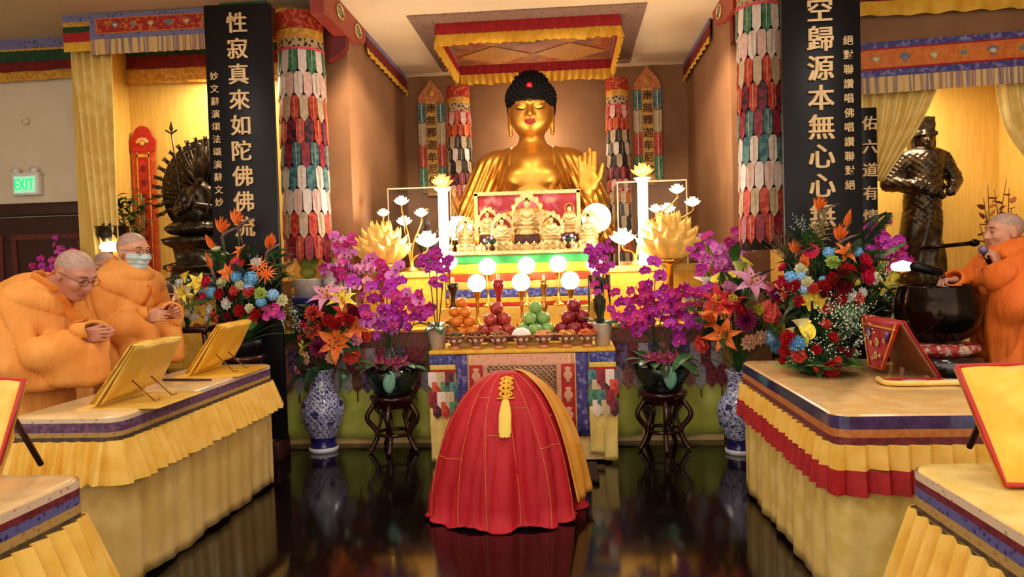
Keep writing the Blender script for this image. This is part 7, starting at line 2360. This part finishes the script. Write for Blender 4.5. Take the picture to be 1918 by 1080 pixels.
def ondome(x, s):
    lo_, hi_ = -pi+.02, -.02
    for _ in range(40):
        m_ = (lo_+hi_)/2
        if dome(m_, s).x < x: lo_ = m_
        else: hi_ = m_
    return (lo_+hi_)/2
for ph in (-2.62, -2.15, -1.78, -1.42, -1.05, -.66, -.3):
    MB().tube([dome(ph+.10*math.sin(3*k/30+ph), .10+.86*k/30, .004) for k in range(31)], .0022, 5).build('seam', mSeam, t)
for ph0, ph1, s in ((-2.15, -1.78, .34), (-1.78, -1.42, .58), (-1.42, -1.05, .42), (-1.05, -.66, .66), (-2.62, -2.15, .72), (-.66, -.3, .5)):
    MB().tube([dome(lerp(ph0, ph1, k/10)+.10*math.sin(3*s+ph0), s, .004) for k in range(11)], .0022, 5).build('seam', mSeam, t)
mTas = mat('yellow_silk_tassel', (232, 196, 72), (242, 212, 104), kind='wave', scale=60, rough=0.5, stretch=(1, 1, .05))
xk = at(948, 740, 4.3).x-PXc
def fr(x, s, off): return dome(ondome(x, s), s, off)
# ornamental knots
for s_, w_ in ((.16, .03), (.21, .034), (.26, .038), (.31, .034)):
    mb = MB()
    for k in range(2):
        mb.tube([fr(xk+w_*math.cos(a)*(1 if k else .55), s_+(.020 if k else .03)*math.sin(a), .014) for a in [2*pi*j/16 for j in range(17)]], .006, 6)
    mb.ell(fr(xk, s_, .014), .012, 10, 8)
    mb.build('gold_knot', mYelB, t)
MB().tube([fr(xk+d, .345, .012) for d in (-.05, -.025, 0, .025, .05)], .005, 6).build('toggle_bar', mYelB, t)
def tas(u, v):
    s_ = lerp(.35, .585, v)
    p = fr(xk, s_, .018)
    w_ = lerp(.014, .036, min(1, v*2.2)**.6)*(1.0-.12*(v > .9))
    a = 2*pi*u
    return (p.x+w_*math.cos(a), p.y-0.012*math.sin(a)-.004, p.z+.003*math.sin(9*u*2*pi)*(v > .95))
MB().grid(tas, 28, 18, cu=True).build('tassel', mTas, t)
tag(MB().box((0, 0, .02), (.9, .42, .04), 0, None, .015).build('kneeling_mat', mat('dark_brown_mat', (44, 26, 22), (54, 34, 28), scale=20, rough=.8), None, (PXc+.12, PYc+.68, 0.001)), 'dark brown kneeling mat between the bowing person and the offering table', 'mat')

# --- the great golden Buddha
BX, BY = -.345, 7.72
t = thing('buddha_statue', 'great golden seated Buddha statue with black curled hair and raised hand', 'statue', (BX, BY, AB+0.59))
BZ = AB+0.59
def bp(p): return p+np.array((0, 0, BZ), np.float32)
hz_ = 3.025
HB = (np.array(((0, -1, 0), (1, 0, 0), (0, 0, 1)), np.float32).T, np.array((0, -.06, hz_), np.float32), 1.0)
def toh(p): return np.stack([p[:, 0], p[:, 1]+.06, p[:, 2]-hz_], -1)
def b_head(P):
    q = toh(P)
    d = s_ell(q, (0, .02, .04), (.215, .235, .25))
    d = s_un(d, s_ell(q, (0, -.03, -.06), (.196, .205, .19)), .06)
    d = s_un(d, s_ell(q, (0, -.11, -.165), (.085, .075, .05)), .06)
    for s in (-1, 1):
        d = s_un(d, s_ell(q, (s*.10, -.12, -.075), (.085, .08, .09)), .05)
        d = s_un(d, s_cap(q, (s*.03, -.222, .085), (s*.14, -.175, .09), .018, .016), .03)
        d = s_sub(d, s_ell(q, (s*.088, -.245, .045), (.06, .03, .024)), .025)
        d = s_un(d, s_ell(q, (s*.088, -.180, .038), (.058, .040, .036)), .014)
        d = s_un(d, s_ell(q, (s*.03, -.232, -.048), (.022, .02, .018)), .014)
        d = s_un(d, s_ell(q, (s*.216, .01, .02), (.022, .045, .08)), .012)
        d = s_un(d, s_cap(q, (s*.22, .005, -.03), (s*.212, -.005, -.20), .026, .024), .012)
    d = s_un(d, s_cap(q, (0, -.215, .07), (0, -.258, -.040), .016, .024), .028)
    d = s_un(d, s_ell(q, (0, -.222, -.098), (.058, .026, .014)), .012)
    d = s_un(d, s_ell(q, (0, -.216, -.124), (.046, .026, .016)), .012)
    return d
def b_body(P):
    d = s_cap(P, (0, 0, 1.95), (0, -.0, 2.40), .34, .33)
    d = s_un(d, s_cap(P, (-.33, .02, 2.53), (.33, .02, 2.53), .135, .135), .12)
    d = s_un(d, s_cap(P, (0, -.0, 2.55), (0, -.03, 2.85), .15, .125), .08)
    for s in (-1, 1):
        d = s_un(d, s_ell(P, (s*.14, -.235, 2.36), (.15, .11, .12)), .06)
    d = s_un(d, s_ell(P, (0, -.24, 2.02), (.26, .16, .17)), .10)
    for z in (2.735, 2.775):
        d = s_sub(d, s_path(P, [(.16*math.cos(a), -.03+.16*math.sin(a), z-.02*abs(math.sin(a))) for a in [pi+pi*k/8 for k in range(9)]], [.008]*9), .01)
    # viewer's left arm down to the lap, viewer's right arm raised
    d = s_un(d, s_path(P, [(-.46, .02, 2.50), (-.60, -.06, 2.06), (-.16, -.42, 1.86)], [.125, .115, .07]), .05)
    d = s_un(d, s_path(P, [(.46, .02, 2.50), (.60, -.10, 2.04), (.555, -.42, 2.20)], [.125, .105, .06]), .05)
    d = s_un(d, s_hand(P, (.555, -.43, 2.205), (0, -.02, 1), (0, -1, .05), 1, 2.35, (.05, .09, .28, .12), .75, .02, 1.3), .03)
    d = s_un(d, s_hand(P, (-.14, -.45, 1.86), (1, -.1, 0), (0, 0, 1), -1, 2.2, (.2, .2, .25, .3)), .03)
    d = s_un(d, s_ell(P, (0, -.14, 1.74), (.88, .50, .17)), .06)
    return s_un(d, b_head(P), .03)
def bm(c):
    q = toh(c)
    m = np.zeros(len(q), int)
    m[(np.abs(q[:, 0]) < .056*np.sqrt(np.clip(1-((q[:, 2]+.112)/.027)**2, 0, 1))) & (q[:, 1] < -.2) & (np.abs(q[:, 2]+.112) < .027)] = 1
    return m
mLipB = mat('painted_red_lips', (140, 34, 28), rough=0.35)
f_ = lambda p: b_body(bp(p))
sdf_mb(f_, (-1.0, -.75, -.02), (1.0, .5, 2.12), .0125, m=lambda c: bm(bp(c.astype(np.float32)))).build('body', [mGold, mLipB], t)
def b_robe(P):
    d = s_cap(P, (0, .03, 1.95), (0, .02, 2.40), .37, .36)
    d = s_un(d, s_cap(P, (-.36, .03, 2.53), (.36, .03, 2.53), .155, .155), .10)
    d = s_un(d, s_path(P, [(-.47, .03, 2.48), (-.62, -.05, 2.05), (-.42, -.26, 1.92)], [.15, .165, .15]), .06)
    d = s_un(d, s_path(P, [(.47, .03, 2.48), (.625, -.08, 2.08), (.585, -.28, 2.16)], [.15, .15, .115]), .06)
    d = s_un(d, s_cap(P, (.62, -.12, 2.1), (.66, -.15, 1.75), .13, .17), .06)
    d = s_un(d, s_cap(P, (-.64, -.08, 2.05), (-.70, -.15, 1.75), .15, .2), .06)
    d = s_un(d, s_ell(P, (0, -.12, 1.72), (.92, .52, .18)), .08)
    # pleats sweeping from the shoulders
    ax = np.abs(P[:, 0])
    d = d+.011*np.sin((ax*1.0+(P[:, 2]-2.5)*.42)*88)*np.clip((2.66-P[:, 2])*4, 0, 1)*np.clip((ax-.2)*8, 0, 1)
    # bare chest opening
    wdt = .205+np.clip(2.62-P[:, 2], -.4, .8)*.10
    op = np.maximum(ax-wdt, np.maximum(P[:, 1]-.05, 1.93-P[:, 2]))
    d = s_sub(d, op, .02)
    d = s_sub(d, s_cap(P, (0, -.02, 2.62), (0, -.04, 3.0), .205, .26), .02)
    return d
g_ = lambda p: b_robe(bp(p))
sdf_mb(g_, (-1.05, -.8, 0), (1.05, .6, 1.29), .0125).build('draped_robe', mGold, t)
# hair of tight curls
mHair = mat('blue_black_curls', (12, 10, 14), (20, 17, 22), scale=20, rough=0.75, spec=0.25)
mb = MB()
mb.ell((0, .03-.06, hz_+.165-BZ), (.252, .245, .205), 28, 18)
mb.ell((0, .04-.06, hz_+.30-BZ), (.18, .17, .14), 20, 12)
for s in (-1, 1):
    mb.ell((s*.212, .03, hz_+.09-BZ), (.045, .11, .14), 14, 10)
for c_, r_, n_ in (((0, -.03, hz_+.165-BZ), (.252, .245, .205), 330), ((0, -.02, hz_+.30-BZ), (.18, .17, .14), 110)):
    for k in range(n_):
        z = 1-2*(k+.5)/n_
        a = k*2.39996
        q = math.sqrt(1-z*z)
        v = Vector((q*math.cos(a), q*math.sin(a), z))
        if r_[0] > .2 and (v.z < -.35 or (v.y < -.2 and v.z < -.28)): continue
        mb.ell((c_[0]+v.x*r_[0], c_[1]+v.y*r_[1], c_[2]+v.z*r_[2]), .021, 7, 5)
mb.build('curled_hair', mHair, t)
MB().ell((0, -.265, hz_+.25-BZ), (.034, .022, .032), 16, 10).build('red_jewel', mat('red_jewel', (190, 20, 30), rough=.2, coat=.5), t)
for s in (-1, 1):
    MB().tube(bez([(s*.035, -.300, hz_+.098-BZ), (s*.09, -.288, hz_+.128-BZ), (s*.155, -.243, hz_+.102-BZ)], 12), [.004]+[.0085]*11+[.003], 6).build('eyebrow', mHair, t)
    MB().tube(bez([(s*.038, -.274, hz_+.022-BZ), (s*.088, -.286, hz_+.008-BZ), (s*.142, -.252, hz_+.024-BZ)], 12), [.002]+[.005]*11+[.002], 6).build('eyelid_line', mHair, t)
# lotus seat under the statue
L = lotus_mb(.78, .26, 2, 18)
tag(MB().lathe([(0.001, 0), (.6, 0), (.66, .02), (.001, .02)], 32, (0, 0, 0)).build('statue_dais', mGoldD, None, (BX, BY, AB+0.565)), 'flat gilded seat directly beneath the golden Buddha', 'seat')
